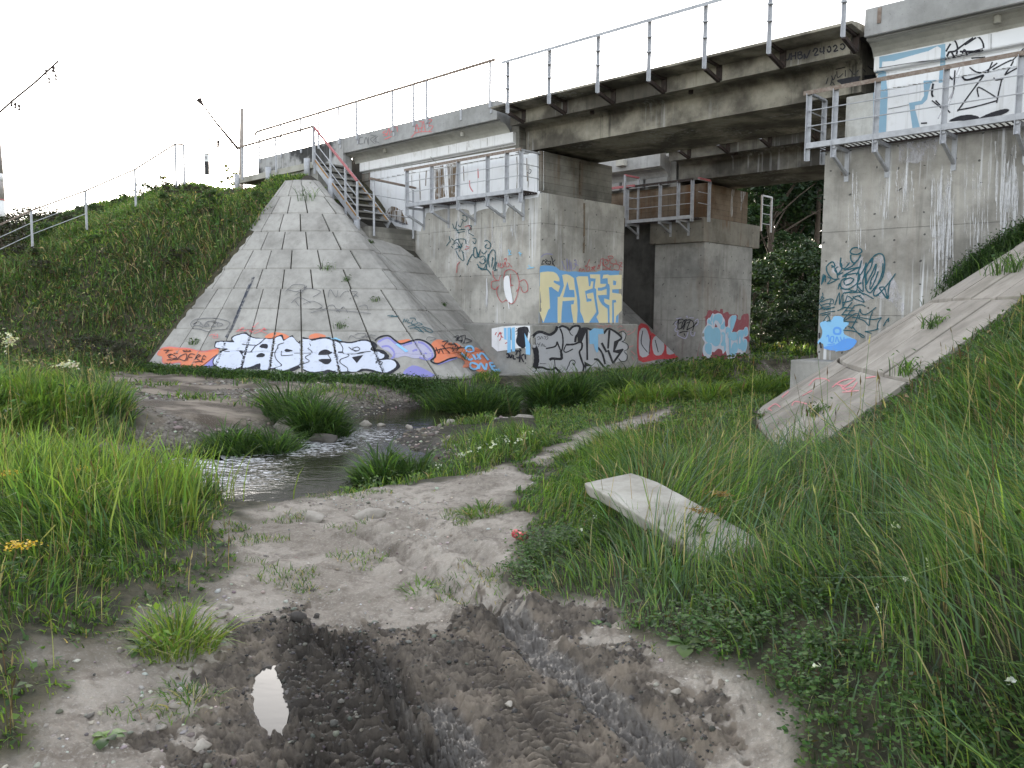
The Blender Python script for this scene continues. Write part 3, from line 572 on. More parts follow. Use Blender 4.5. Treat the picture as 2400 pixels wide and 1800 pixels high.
frame('two post steel gate with a red top bar beside the shaded platform', ((15.0, 20.25), (15.0, 20.95), 2.85, 4.12), 'gate', 'steel', 'red', (.25, .5, .75), 1)
frame('pale ladder-like rail end standing out before the dark trees', ((13.3, 25.56), (13.3, 26.24), 2.76, 3.93), 'gate', 'steel', 'steel', (.22, .5, .75), 1)
m = MB(); m.bar((12.80, 20.8, 3.86), (12.80, 21.4, 3.86), .07, .06); r_ = broot('red_rail', 12.8, 21.1, 3.8, 'short faded red rail at the end of the shaded platform', 'rail'); m.build('rail', MT['red'], r_)
m = MB(); m.bar((17.4, 20.75, 3.87), (15.0, 20.75, 3.87), .05, .07); r_ = broot('red_rail', 16, 20.75, 3.8, 'long dark red rail behind the end face of the front abutment', 'rail'); m.build('rail', MT['red'], r_)
# ---- steel stair and landings
st = broot('steel_staircase', 19.5, 13.4, 2.3, 'steel staircase with concrete treads and a red handrail beside the abutment', 'staircase')
VN, VF = 13.0, 14.0; top = (20.45, 4.22); bot = (18.35, 2.36)
for nm, v in (('stringer', VN), ('stringer', VF)):
    m = MB(); d = np.array([top[0]-bot[0], 0, top[1]-bot[1]]); m.bar((top[0]+.05, v, top[1]-.02), (bot[0], v, bot[1]), .035, .2, (0, 0, 1)); m.build(nm, MT['steel'], st)
    m = MB(); m.bar((top[0]+.05, v-.022, top[1]+.075), (bot[0], v-.022, bot[1]+.095), .03, .03); m.build('stringer_edge', MT['orange'], st)
nt = 9
for i in range(nt):
    f = (i+.5)/nt; u = top[0]+(bot[0]-top[0])*f; z = top[1]+(bot[1]-top[1])*f
    m = MB(); m.box(u-.14, u+.12, VN+.03, VF-.03, z-.02, z+.03); m.build('tread', MT['tread'], st, .006)
hp = [(20.42, 5.13), (19.62, 4.47), (18.92, 3.86), (18.38, 3.42)]
for i, (u, z) in enumerate(hp):
    z0 = top[1]+(bot[1]-top[1])*(top[0]-u)/(top[0]-bot[0])-.1
    m = MB(); m.bar((u, VN-.03, z0-(.25 if i < 3 else 0)), (u, VN-.03, z), .045); m.build('post', MT['steel'], st)
m = MB(); m.bar((hp[0][0]+.03, VN-.03, hp[0][1]+.02), (hp[-1][0], VN-.03, hp[-1][1]+.02), .05, .05); m.build('handrail', MT['red'], st)
for k in (.35, .68):
    m = MB(); m.tube([(hp[0][0], VN-.03, hp[0][1]-.85*k-.1), (hp[-1][0], VN-.03, hp[-1][1]-.85*k-.1)], .013, 6); m.build('mid_rail', MT['steel'], st)
for (u, z0, z1) in ((19.63, 2.75, 3.62), (18.42, 2.0, 2.4)):
    m = MB(); m.tube([(u, VN-.02, z0), (u, VN-.02, z1)], .085, 12); m.build('support_pipe', MT['steel'], st, 0, True)
ld = broot('stair_landing', 22.5, 13.6, 4.2, 'upper concrete landing with rusty handrails at the head of the staircase', 'landing')
m = B((20.55, 24.9, 12.98, 14.25, 4.02, 4.2)); m.build('landing_slab', MT['pipe'], ld, .01)
m = B((20.4, 22.4, 13.05, 14.25, 3.2, 4.015)); m.build('landing_base', MT['footing'], ld, .01)
for u in (24.85, 22.9, 20.75):
    m = MB(); m.tube([(u, 12.93, 3.75), (u, 12.93, 4.30)], .085, 12); m.build('support_pipe', MT['steel'], ld, 0, True)
for u in (24.5, 22.45, 20.42):
    m = MB(); m.bar((u, 12.93, 4.1), (u, 12.93, 5.13), .042); m.build('post', MT['steel'], ld)
m = MB(); m.bar((24.75, 12.93, 5.12), (20.4, 12.93, 5.14), .06, .05); m.build('handrail', MT['rusty'], ld)
m = MB(); m.tube([(24.6, 12.93, 4.66), (22.4, 12.93, 4.66)], .008, 5); m.build('mid_rail', MT['steel'], ld)
bl = broot('concrete_block', 18.9, 14, 1.5, 'weathered concrete block at the foot of the steel staircase', 'block')
B((18.18, 19.6, 13.2, 14.795, .9, 2.26)).build('block_body', MT['board'], bl, .015); B((17.95, 18.175, 13.15, 13.5, .9, 2.02)).build('side_cheek', MT['footing'], bl, .01) if 0 else None
wr = broot('walkway_railing', 18.1, 14, 2.1, 'short thin railing linking the stair foot to the long platform', 'railing')
for v, z0, z1 in ((13.32, 2.0, 3.46), (14.66, 2.02, 3.36)):
    m = MB(); m.tube([(18.12, v, z0), (18.12, v, z1)], .03, 8); m.build('post', MT['steel'], wr)
m = MB(); m.bar((18.12, 13.2, 3.5), (18.12, 14.75, 3.42), .07, .05); m.build('top_rail', MT['rusty'], wr)
for z in (3.08, 2.62):
    m = MB(); m.tube([(18.12, 13.0, z+.03), (18.12, 13.32, z), (18.12, 14.66, z-.04)], .011, 6); m.build('mid_rail', MT['steel'], wr)
# ------------------------------------------------------------------ slab paving on the bank cones
def paving(label, cat, surf, apex, rows, phi_range, ncols_bottom, matname, root, dvmin_fn, thick=.10, name='slope_paving', seed=1, sgn=1):
    """radial rows of concrete panels on a cone; apex (u,v), phi measured from the U side"""
    rnd = random.Random(seed); vs = []; fs = []; tint = []
    def pt(rho, phi, off):
        c, s_ = math.cos(phi), math.sin(phi)
        # walk out from the apex until the surface drops to the wanted level
        lo, hi = 0., 14.
        zt = 4-5.45*rho
        for _ in range(26):
            mid = (lo+hi)/2; u = apex[0]-sgn*mid*c; v = apex[1]-mid*s_
            if float(surf(np.array([u]), np.array([v]))[0]) > zt: lo = mid
            else: hi = mid
        return np.array([u, v, zt+off])
    for k in range(len(rows)-1):
        r0, r1 = rows[k], rows[k+1]                          # r0 outer
        rc = (r0+r1)/2; nc = max(2, int(round(ncols_bottom*(.25+.75*rc)))) if k > 3 else ncols_bottom
        sh = 0 if k <= 3 else rnd.random()
        lo, hi = phi_range; w = (hi-lo)/nc
        edges = [lo]+[lo+w*(j+sh) for j in range(0 if sh > .05 else 1, nc) if lo+.25*w < lo+w*(j+sh) < hi-.25*w]+[hi]
        for a, b in zip(edges[:-1], edges[1:]):
            nn = 4; gp = .014/max(.25, rc)/5; gr_ = .0028; off = rnd.uniform(-.008, .012); t = rnd.uniform(.9, 1.08); base = len(vs)
            for q in (r0-gr_, r1+gr_):
                for i in range(nn+1):
                    ph = a+gp+(b-a-2*gp)*i/nn; vs.append(pt(q, ph, off))
            for q in (r0-gr_, r1+gr_):
                for i in range(nn+1):
                    ph = a+gp+(b-a-2*gp)*i/nn; vs.append(pt(q, ph, off-thick))
            tint += [t]*(4*(nn+1)); n1 = nn+1
            for i in range(nn):
                fs.append((base+i, base+i+1, base+n1+i+1, base+n1+i)); fs.append((base+2*n1+i, base+3*n1+i, base+3*n1+i+1, base+2*n1+i+1))
                fs.append((base+i, base+2*n1+i, base+2*n1+i+1, base+i+1)); fs.append((base+n1+i, base+n1+i+1, base+3*n1+i+1, base+3*n1+i))
            fs.append((base, base+n1, base+3*n1, base+2*n1)); e = nn; fs.append((base+e, base+2*n1+e, base+3*n1+e, base+n1+e))
    m = MB(); m.add(vs, fs); me = m.mesh(name, root)
    at = me.attributes.new('tint', 'FLOAT_COLOR', 'POINT'); at.data.foreach_set('color', np.array([(t, t, t*.995, 1) for t in tint], np.float32).ravel())
    link('paving_slabs', me, MT[matname], root, .006)
    return m
lp = broot('slope_paving', 16.5, 11, 0, 'grey concrete slab slope with the big white and black lettering along its foot', 'slab slope')
rowsL = [1.0-.0905*k for k in range(11)]
pmL = paving('', '', SL, (20., 12.2), rowsL, (-.85, math.atan2(4.35, .42)), 15, 'slab', lp, None, seed=3)
m = MB(); N_ = 60                                            # dark soil bed below the joints
def sheet(surf, us, vs_, keep, off, z_lo=-1.7):
    pts = {}; fs = []; vv = []
    U_, V_ = np.meshgrid(us, vs_, indexing='ij'); Z = surf(U_, V_)+off
    k = keep(U_, V_) & (Z > z_lo)
    for i in range(len(us)-1):
        for j in range(len(vs_)-1):
            if k[i, j] and k[i+1, j] and k[i, j+1] and k[i+1, j+1]:
                q = []
                for a, b in ((i, j), (i+1, j), (i+1, j+1), (i, j+1)):
                    if (a, b) not in pts: pts[(a, b)] = len(vv); vv.append((us[a], vs_[b], Z[a, b]))
                    q.append(pts[(a, b)])
                fs.append(tuple(q))
    return vv, fs
vv, fs = sheet(SL, np.arange(13, 20.2, .15), np.arange(7.4, 14.9, .15), lambda u, v: (u < 19.75), -.045)
m.add(vv, fs); m.build('joint_bed', MT['soil'], lp)
target('slopeL', pmL)
m = MB(); curb = [W(13.2, 13.9, -1.5)]
lk = MB()
for a, b in zip(np.linspace(0, 1, 9)[:-1], np.linspace(0, 1, 9)[1:]):
    pa, pb = [np.array([*UV(*onz(330+(1215-330)*t, 872+14*math.sin(t*2.6), -1.5)[:2]), -1.47]) for t in (a, b)]
    lk.bar(pa+[0,0,-.08], pb+[0,0,-.08], .16, .2)
lk.build('foot_kerb', MT['footing'], lp)
rp = broot('slope_paving', 4, 11, 0, 'pale concrete slab slope with pink scribbles below the right abutment', 'slab slope')
def SRn(u, v): return SR(u, v)
pmR = paving('', '', SRn, (-1.75, 12.2), [1.0-.15*k for k in range(7)], (-.75, math.atan2(.87, 1)), 11, 'slab_right', rp, None, seed=5, sgn=-1)
vv, fs = sheet(SR, np.arange(-1.7, 7.4, .15), np.arange(6.5, 14.9, .15), lambda u, v: (np.maximum(0, 12.2-v)/np.maximum(u+1.75, 1e-3) < .92), -.05)
m = MB(); m.add(vv, fs); m.build('joint_bed', MT['soil'], rp); target('slopeR', pmR)
ip = broot('slope_paving', 14, 20, 0, 'shaded slab slope with red and white letters between the two bridges', 'slab slope')
pmI = MB(); us = np.arange(11.9, 19.2, .3); vs_ = np.arange(18.1, 21.9, .3)
vv, fs = sheet(SL, us, vs_, lambda u, v: (v > 17), .02); pmI.add(vv, fs); pmI.build('paving_slabs', MT['pier'], ip); target('slopeI', pmI)
op = broot('slope_paving', 14, 26, 0, 'far pale slab slope running down to the right of the inner abutment', 'slab slope')
vv, fs = sheet(SL, np.arange(11, 19, .3), np.arange(24.0, 31, .3), lambda u, v: (v < 29.5), .02); m = MB(); m.add(vv, fs); m.build('paving_slabs', MT['slab_right'], op)
at = op.children[0].data.attributes.new('tint', 'FLOAT_COLOR', 'POINT'); at.data.foreach_set('color', np.ones(4*len(m.v), np.float32))
# ------------------------------------------------------------------ vegetation
def leaf_mat(name, trans=.4, rough=.5, tint=(1,1,1)):
    m = N(name); a = m.attr('col').outputs['Color']; p = m.pos()
    c = m.mix(m.ramp(m.noise(p, 25, 2), .3, .7, 0, .3), a, m.mix(1, a, g(.6), 'MULTIPLY'))
    b = m.n('BsdfPrincipled', {'Base Color': c, 'Roughness': rough, 'Specular IOR Level': .35})
    t = m.n('BsdfTranslucent', {'Color': m.mix(1, c, (1.3,1.5,.6), 'MULTIPLY')})
    mx = m.n('MixShader', {0: trans, 1: b.outputs[0], 2: t.outputs[0]}); m.t.links.new(mx.outputs[0], m.out.inputs[0]); return m.m
MT['grass'] = leaf_mat('grass_blades', .42); MT['leaf'] = leaf_mat('leaves', .3, .45); MT['treeleaf'] = leaf_mat('tree_leaves', .16, .5); MT['bark'] = simple('bark', (.09,.07,.055), .95, .6, 0, 9, .01)
def palette(n, cols, wts, jit=.22, rng=RNG):
    k = rng.choice(len(cols), n, p=np.array(wts)/sum(wts)); c = np.array(cols)[k]
    return np.clip(c*(1+rng.normal(0, jit, (n, 1)))*(1+rng.normal(0, .07, (n, 3))), .006, .9)
BRIGHT = (.16,.25,.06); YEL = (.23,.295,.065); MID = (.095,.162,.05); DEEP = (.05,.092,.034); BLUE = (.105,.175,.095); DRY = (.34,.28,.16); BROWN = (.12,.085,.05); RED = (.14,.07,.045)
class Veg:
    """collects blades and leaves, becomes ONE mesh"""
    def __init__(s): s.v = []; s.f = []; s.c = []; s.cnt = []; s.k = 0
    def _put(s, v, f, cnt, c): s.v.append(v); s.f.append(f+s.k); s.cnt.append(cnt); s.c.append(c); s.k += len(v)
    def blades(s, P, h, wd, lean, bend, col, rng=RNG, tipcol=None, droop=.0):
        n = len(P)
        if n == 0: return
        h = np.broadcast_to(h, n)[:, None]; wd = np.broadcast_to(wd, n)[:, None]; bend = np.broadcast_to(bend, n)[:, None]
        a = lean+rng.normal(0, .5, n) if lean is not None else rng.uniform(0, 2*math.pi, n)
        L = np.column_stack([np.cos(a), np.sin(a), np.zeros(n)]); fa = rng.uniform(0, math.pi, n); S = np.column_stack([np.cos(fa), np.sin(fa), np.zeros(n)])
        tw = rng.normal(0, .35, (n, 1)); rows = []
        for t, ww in ((0, .75), (.35, 1.), (.7, .75)):
            c = P+np.array([0, 0, 1.])*h*(t*(1-bend*.35*t)-droop*t**3)+L*h*bend*(t**1.9); sd = S+L*tw*t
            rows += [c-sd*wd*ww/2, c+sd*wd*ww/2]
        tip = P+np.array([0, 0, 1.])*h*(1-bend*.42-droop*1.15)+L*h*bend*1.05; rows.append(tip)
        V = np.stack(rows, 1).reshape(-1, 3); i = np.arange(n)[:, None]*7
        q = np.concatenate([(i+np.array([[0,1,3,2]])), (i+np.array([[2,3,5,4]])), (i+np.array([[4,5,6]]))], 1).ravel()
        cc = np.repeat(col, 7, 0).copy()
        if tipcol is not None: cc.reshape(n, 7, 3)[:, 6] = tipcol; 
        s._put(V, q, np.tile([4, 4, 3], n), cc)
    def leaves(s, P, size, col, up=.5, aspect=.6, rng=RNG, fold=.2):
        n = len(P)
        if n == 0: return
        nrm = rng.normal(0, 1, (n, 3)); nrm[:, 2] = np.abs(nrm[:, 2])+up*2; nrm /= np.linalg.norm(nrm, axis=1)[:, None]
        a = rng.normal(0, 1, (n, 3)); a -= nrm*(a*nrm).sum(1)[:, None]; a /= np.linalg.norm(a, axis=1)[:, None]; b = np.cross(nrm, a)
        sz = np.broadcast_to(size, n)[:, None]; w = sz*aspect
        pts = [P-a*sz*.5, P-a*sz*.1-b*w*.5+nrm*w*fold, P+a*sz*.5, P-a*sz*.1+b*w*.5+nrm*w*fold]
        V = np.stack(pts, 1).reshape(-1, 3); i = np.arange(n)[:, None]*4
        s._put(V, np.concatenate([i+np.array([[0,1,2]]), i+np.array([[0,2,3]])], 1).ravel(), np.tile([3, 3], n), np.repeat(col, 4, 0))
    def stems(s, P, h, wd, col, bend=.1, head=None, hw=.012, hl=.09, rng=RNG):
        """thin stalks with a seed head"""
        n = len(P); st = s.k; a = rng.uniform(0, 6.28, n)
        s_ = Veg(); L = np.column_stack([np.cos(a), np.sin(a), np.zeros(n)]); h = np.broadcast_to(h, n)[:, None]
        tip = P+np.array([0, 0, 1.])*h+L*h*bend
        for fa in (0., 1.57):
            S = np.array([math.cos(fa), math.sin(fa), 0])*wd/2
            mid = P+np.array([0, 0, 1.])*h*.55+L*h*bend*.3
            V = np.stack([P-S, P+S, mid+S, mid-S, tip+S*.6, tip-S*.6], 1).reshape(-1, 3); i = np.arange(n)[:, None]*6
            s._put(V, np.concatenate([i+np.array([[0,1,2,3]]), i+np.array([[3,2,4,5]])], 1).ravel(), np.tile([4, 4], n), np.repeat(col, 6, 0))
            if head is not None:
                D = np.array([0, 0, 1.])*.9+L*bend*2; H = S/wd*hw*2; e = tip+D*hl
                V = np.stack([tip-S, tip+D*hl*.35-H, e, tip+D*hl*.35+H], 1).reshape(-1, 3); i = np.arange(n)[:, None]*4
                s._put(V, (i+np.array([[0,1,2,3]])).ravel(), np.full(n, 4), np.repeat(head, 4, 0))
    def mesh(s, name, loc=(0, 0, 0)):
        return fastmesh(name, np.concatenate(s.v)-np.array(loc), np.concatenate(s.f), np.concatenate(s.cnt), {'col': np.concatenate(s.c)})
    def build(s, name, m, parent=None, loc=(0, 0, 0)):
        o = link(name, s.mesh(name, loc), m, parent); 
        if parent is None: o.location = loc
        return o
def sample(n, box, rng=RNG):
    return rng.uniform(box[0], box[1], n), rng.uniform(box[2], box[3], n)
def scatter_at(x, y, sink=.02):
    return np.column_stack([x, y, heights(x, y)-sink])
FRU = math.tan(math.radians(35))
SLAB_ROOTS = {}
def sward(box, dens, keep, rng):
    """clumped random roots with ground data"""
    n = int((box[1]-box[0])*(box[3]-box[2])*dens); x, y = sample(n, box, rng); k = np.abs(x) < np.maximum(y, .5)*FRU+1.2; x, y = x[k], y[k]
    cl = fbm(x*5, y*5, 2, 77); k = rng.random(len(x)) < smooth(.25, .6, cl)*.8+.2; x, y = x[k], y[k]
    h, mud, gr, gv, wet, core, clod, path, fb = full(x, y); u, v = UV(x, y)
    k = keep(x, y, u, v, h, gr, path, fb, mud, gv); 
    k = rng.random(len(x)) < k
    return x[k], y[k], h[k]
def paved(u, v, h):
    r = np.maximum(0, 12.2-v)/np.maximum(u+1.75, 1e-3)
    return ((u > 12.7) & (u < 19.7) & (v > 7.6) & (v < 18) & (SL(u, v) > -1.5)) | ((r < .84) & (u > -1.75) & (u < 7.4) & (SR(u, v) > -1.5)) | ((v > 14) & (v < 26) & ((u > 12.6) | (u < 7)))
def onwater(x, y, m=.0): return seg_dist(x, y, STREAM)[0] < m
def grass_all():
    rng = np.random.default_rng(5)
    def wat(x, y, e=.12): return ~onwater(x, y, e)
    # --- near left bank
    V = Veg(); 
    LB = wpoly([(-900,2300),(90,1900),(170,1640),(330,1530),(440,1430),(525,1350),(560,1280),(550,1225),(515,1180),(470,1120),(430,1065),(340,1010),(230,950),(-900,930)], -1.5)
    def kl(x, y, u, v, h, gr, path, fb, mud, gv): return (gr > .5)*(polydist(x, y, LB) < .12)*wat(x, y)*1.
    x, y, h = sward((-9, -.3, 2.2, 13.5), 1500, kl, rng); edge = smooth(-.05, 1.1, np.minimum(polydist(x, y, PATH), polydist(x, y, FARBANK)+.5))
    hh = (.06+.40*edge)*(.35+1.1*fbm(x*1.5, y*1.5, 3, 12))*rng.uniform(.6, 1.25, len(x)); d = np.hypot(x, y)
    n1 = fbm(x*.8, y*.8, 3, 14); c = palette(len(x), [BRIGHT, YEL, MID, BLUE, DRY, DEEP], [.27, .08, .28, .12, .07, .18], rng=rng)
    sh = smooth(.42, .62, n1)[:, None]; c = c*(1-sh)+palette(len(x), [BRIGHT, YEL, MID], [.5, .25, .25], rng=rng)*sh
    V.blades(np.column_stack([x, y, h-.02]), hh, .0055*np.maximum(1, d/4.5)*rng.uniform(.6, 1.8, len(x)), fbm(x*.9, y*.9, 2, 25)*12, rng.uniform(.15, 1.1, len(x)), c, rng)
    # tall reed blades in the middle of the left bank
    P0 = np.array([onz(a, b, -1.5)[:2] for a, b in ((350,1070),(300,1090),(390,1120),(240,1060),(150,1080),(60,1060),(120,1180),(330,1180),(420,1180),(40,1200),(200,1250))])
    q = rng.integers(0, len(P0), 2600); xx = P0[q, 0]+rng.normal(0, .28, 2600); yy = P0[q, 1]+rng.normal(0, .28, 2600); k = wat(xx, yy) & (polydist(xx, yy, PATH) > .25); xx, yy = xx[k], yy[k]
    c = palette(len(xx), [YEL, BRIGHT, MID], [.5, .35, .15], rng=rng)
    V.blades(scatter_at(xx, yy), rng.uniform(.38, .72, len(xx)), .011, None, rng.uniform(.1, .5, len(xx)), c, rng)
    k = rng.choice(len(x), 420, replace=False); V.stems(np.column_stack([x, y, h])[k], hh[k]*1.25+.1, .004, palette(420, [DRY, BROWN], [.6, .4], rng=rng), .12, palette(420, [BROWN, DRY], [.6, .4], rng=rng), .0045, .07, rng)
    lk = rng.choice(len(x), 5200); V.leaves(np.column_stack([x, y, h+hh*rng.uniform(.02, .45, len(x))])[lk], rng.uniform(.02, .055, 5200), palette(5200, [MID, DEEP, BRIGHT], [.45, .35, .2], rng=rng), .6, .7, rng)
    tag(V.build('bank_grass', MT['grass']), kind='stuff')
    # --- near right bank
    V = Veg()
    SLB = [((.70,5.72),.12),((1.22,4.42),.08)]
    def kr(x, y, u, v, h, gr, path, fb, mud, gv): return (gr > .5)*(seg_dist(x, y, SLB)[0] > 0)*(x > .0)*(~paved(u, v, h))*wat(x, y)*(mud < .4)*1.
    x, y, h = sward((0, 7.5, 2.0, 10.5), 1750, kr, rng); pd = polydist(x, y, PATH); edge = smooth(-.05, .95, np.minimum(pd, polydist(x, y, PATH2)+.25))
    patch = fbm(x*.9+4, y*.9, 3, 18); d = np.hypot(x, y)
    short = smooth(.55, .35, patch)*smooth(6.5, 3.5, d)                       # clover lawns among tall tussocks
    ct = onz(1215, 1268, -1.55); edge = edge*smooth(.08, .5, np.hypot(x-ct[0], y-ct[1])); view = 1-.72*smooth(5.9, 6.9, y)*smooth(1.0, 1.7, x)-.25*smooth(-1.45, -1.1, h)*smooth(5, 6, y); view = view*(1-.12*smooth(.35, .05, np.hypot(*(np.array([x, y])-np.array([[.85], [4.75]])))-.35)); hh = (.06+.46*edge)*view*(1-.5*short)*(.5+.85*fbm(x*1.4, y*1.4, 3, 19))*rng.uniform(.6, 1.3, len(x))
    c = palette(len(x), [BRIGHT, MID, BLUE, DEEP, DRY, YEL], [.25, .3, .15, .14, .09, .07], rng=rng)
    lean = 2.6+1.5*(fbm(x*.7, y*.7, 2, 23)-.5)*6
    V.blades(np.column_stack([x, y, h-.02]), hh, .0052*np.maximum(1, d/4.5)*rng.uniform(.7, 1.5, len(x)), lean, rng.uniform(.12, .95, len(x)), c, rng)
    k = rng.random(len(x)) < .07; V.blades(np.column_stack([x, y, h])[k], hh[k]*1.75+.05, .0075, lean[k], rng.uniform(.4, 1.15, k.sum()), palette(k.sum(), [BLUE, MID, BRIGHT, DRY], [.4, .3, .2, .1], rng=rng), rng, droop=.12)
    k = rng.choice(len(x), 420, replace=False); k = k[edge[k] > .6]; V.stems(np.column_stack([x, y, h])[k], hh[k]*1.3+.12, .0035, palette(len(k), [DRY, BROWN, MID], [.5, .25, .25], rng=rng), .14, palette(len(k), [BROWN, DRY, DRY], [.6, .2, .2], rng=rng), .0045, .07, rng)
    lk = np.where(short > .25)[0]; lk = rng.choice(lk, 12000); z = rng.uniform(.015, .11, 12000); P = np.column_stack([x[lk]+rng.normal(0, .05, 12000), y[lk]+rng.normal(0, .05, 12000), h[lk]+z])
    for j in range(3): V.leaves(P+rng.normal(0, .009, P.shape), rng.uniform(.014, .026, 12000), palette(12000, [MID, DEEP, (.085,.17,.045)], [.4, .3, .3], .18, rng=rng), 1.4, .85, rng, .1)
    lk = rng.choice(len(x), 9000); V.leaves(np.column_stack([x, y, h+hh*rng.uniform(.02, .5, len(x))])[lk], rng.uniform(.02, .06, 9000), palette(9000, [MID, DEEP, BROWN], [.45, .4, .15], rng=rng), .5, .55, rng)
    w_ = rng.choice(np.where(short > .3)[0], 22); V.leaves(np.repeat(np.column_stack([x, y, h+.14])[w_], 6, 0)+rng.normal(0, .007, (132, 3)), .018, np.full((132, 3), .72), .3, .8, rng)
    tag(V.build('verge_grass', MT['grass']), kind='stuff')
    # --- middle ground: point bar, bank tops, river edge
    V = Veg()
    BAR = wpoly([(770,1125),(800,1075),(880,1035),(1000,1010),(1150,1003),(1300,988),(1420,968),(1600,905),(1900,880),(1900,980),(1700,1000),(1420,1050),(1300,1110),(1190,1080),(1000,1118),(850,1160)], -1.65)
    def km(x, y, u, v, h, gr, path, fb, mud, gv): return (smooth(.15, -.15, polydist(x, y, BAR))*(x < .4)+(x >= .4)+(y > 13.5)*(x < -.3) > .5)* (np.maximum(gr, fb*smooth(.52, .62, fbm(x*1.3, y*1.3, 3, 66))*.5))*(~paved(u, v, h))*wat(x, y, .1)*((x < -.3)*(y > 13.5)+(x > -3.2)*(x <= .4)*(y > 7)+(x > 0)*(y > 10.5)>0)*(~((u > 8.6) & (u < 11.2) & (v > 17)))*(1-.93*path)
    x, y, h = sward((-13, 13, 4, 24), 520, km, rng); d = np.hypot(x, y); island = np.maximum(smooth(1.25, .5, np.hypot((x+.75)/1.35, (y-9.6)/1.0)), smooth(1.2, .4, np.hypot((x+1.6)/.9, (y-9.9)/.8))*.8)
    sd = seg_dist(x, y, STREAM)[0]; wet_ = smooth(1.4, .2, sd)
    path2 = smooth(-.5, .8, np.minimum(polydist(x, y, PATH2), polydist(x, y, PATH)))
    hh = (.04+.13*path2+.2*island)*(.5+.9*fbm(x*1.2, y*1.2, 3, 29))*(1+.4*wet_)*rng.uniform(.6, 1.3, len(x))*smooth(13, 10, np.abs(x+2)+0*y)
    hh = np.maximum(hh, .04)
    c = palette(len(x), [BRIGHT, MID, DEEP, YEL, DRY], [.25, .35, .15, .17, .08], rng=rng)
    V.blades(np.column_stack([x, y, h-.02]), hh, .011*np.maximum(1, d/11)*rng.uniform(.7, 1.4, len(x)), None, rng.uniform(.15, .8, len(x)), c, rng)
    lk = rng.choice(len(x), 22000); V.leaves(np.column_stack([x, y, h+hh*rng.uniform(.05, .7, len(x))])[lk]+rng.normal(0, .03, (22000, 3)), rng.uniform(.03, .06, 22000), palette(22000, [MID, DEEP, BRIGHT], [.5, .25, .25], rng=rng), .7, .8, rng)
    k = np.where(island > .3)[0]; w_ = rng.choice(k, 40); V.leaves(np.repeat(np.column_stack([x, y, h+.22])[w_], 5, 0)+rng.normal(0, .014, (200, 3)), .03, np.full((200, 3), .7), .3, .8, rng)
    tag(V.build('meadow_grass', MT['grass']), kind='stuff')
    # --- sparse growth on the path
    V = Veg(); n = 90000; x, y = sample(n, (-3.2, 2.6, 2.0, 9.5), rng); hq, mud, gr, gv, wet, core, clod, path, fb = full(x, y)
    k = (path > .3) & (mud < .3) & (fbm(x*2.3, y*2.3, 3, 55) > .63) & (rng.random(n) < .9); x, y, hq = x[k], y[k], hq[k]
    V.blades(np.column_stack([x, y, hq-.01]), rng.uniform(.02, .075, len(x)), .005, None, rng.uniform(.3, 1., len(x)), palette(len(x), [MID, BRIGHT, DRY, DEEP], [.4, .2, .2, .2], rng=rng), rng)
    tag(V.build('path_grass', MT['grass']), kind='stuff')
    # --- embankment weeds
    V = Veg(); n = 300000; u = rng.uniform(13, 44, n); v = rng.uniform(-2, 13.2, n); P = u[:, None]*UH+v[:, None]*VH; x, y = P[:, 0], P[:, 1]
    k = (np.abs(x) < y*FRU+2) & (np.hypot(x, y) < 46) & (x < -3.5) & ~((u < 19.75) & (v > 7.2)) & (y > 12.5) & ~((v > 12.35) & (u < 25.2)); x, y, u, v = x[k], y[k], u[k], v[k]
    k = (SL(u, v) > -1.42) | (fbm(x*.5, y*.5, 2, 88) > .45); x, y, u, v = x[k], y[k], u[k], v[k]
    k = (polydist(x, y, FARBANK) > .1) & wat(x, y, .2); x, y, u, v = x[k], y[k], u[k], v[k]
    h = heights(x, y); d = np.hypot(x, y); nb = fbm(x*.35+2, y*.35, 3, 91); nb2 = fbm(x*1.1, y*1.1, 3, 92); crest = smooth(2.2, 3.8, h)
    c = palette(len(x), [DEEP, MID, BROWN, RED, DRY, (.07,.065,.045), (.05,.07,.032)], [.22, .34, .12, .03, .12, .07, .1], rng=rng)*1.25
    gg = smooth(.5, .62, nb)[:, None]; c = c*(1-gg)+palette(len(x), [MID, BRIGHT, DEEP], [.5, .25, .25], rng=rng)*gg
    left = smooth(23, 27, u)[:, None]*smooth(.35, .6, nb2)[:, None]; c = c*(1-left)+palette(len(x), [BRIGHT, MID, DRY, DEEP], [.25, .4, .15, .2], rng=rng)*left
    hh = (.12+.30*smooth(.35, .65, nb2))*rng.uniform(.5, 1.4, len(x))*(1-.45*crest)*(1-.55*smooth(10.2, 11.5, v)*smooth(26, 24.5, u))
    k = rng.random(len(x)) < .62
    V.blades(np.column_stack([x, y, h-.03])[k], hh[k], .016*np.maximum(1, d[k]/18)*rng.uniform(.6, 1.4, k.sum()), None, rng.uniform(.1, .9, k.sum()), c[k], rng)
    k = ~k; V.leaves(np.column_stack([x, y, h+hh*rng.uniform(.1, .9, len(x))])[k], rng.uniform(.05, .12, k.sum()), c[k], .45, .55, rng)
    # low dark herb layer at the foot of the slope
    tag(V.build('embankment_weeds', MT['grass']), kind='stuff')
    # --- strip along the slab foot and ground behind under the bridges
    V = Veg(); t = rng.random(15000); px_ = 330+(1250-330)*t; 
    B0 = np.array([onz(a, b, -1.5)[:2] for a, b in ((300,873),(520,884),(700,889),(900,893),(1100,893),(1260,888))]); s_ = t*5; i = np.minimum(s_.astype(int), 4); f = (s_-i)[:, None]; P = B0[i]*(1-f)+B0[i+1]*f
    P = P+np.column_stack([rng.normal(0, .1, 15000), rng.normal(-.28, .17, 15000)]); k = fbm(P[:, 0]*1.5, P[:, 1]*1.5, 2, 71) > .3; P = P[k]; q = scatter_at(P[:, 0], P[:, 1])
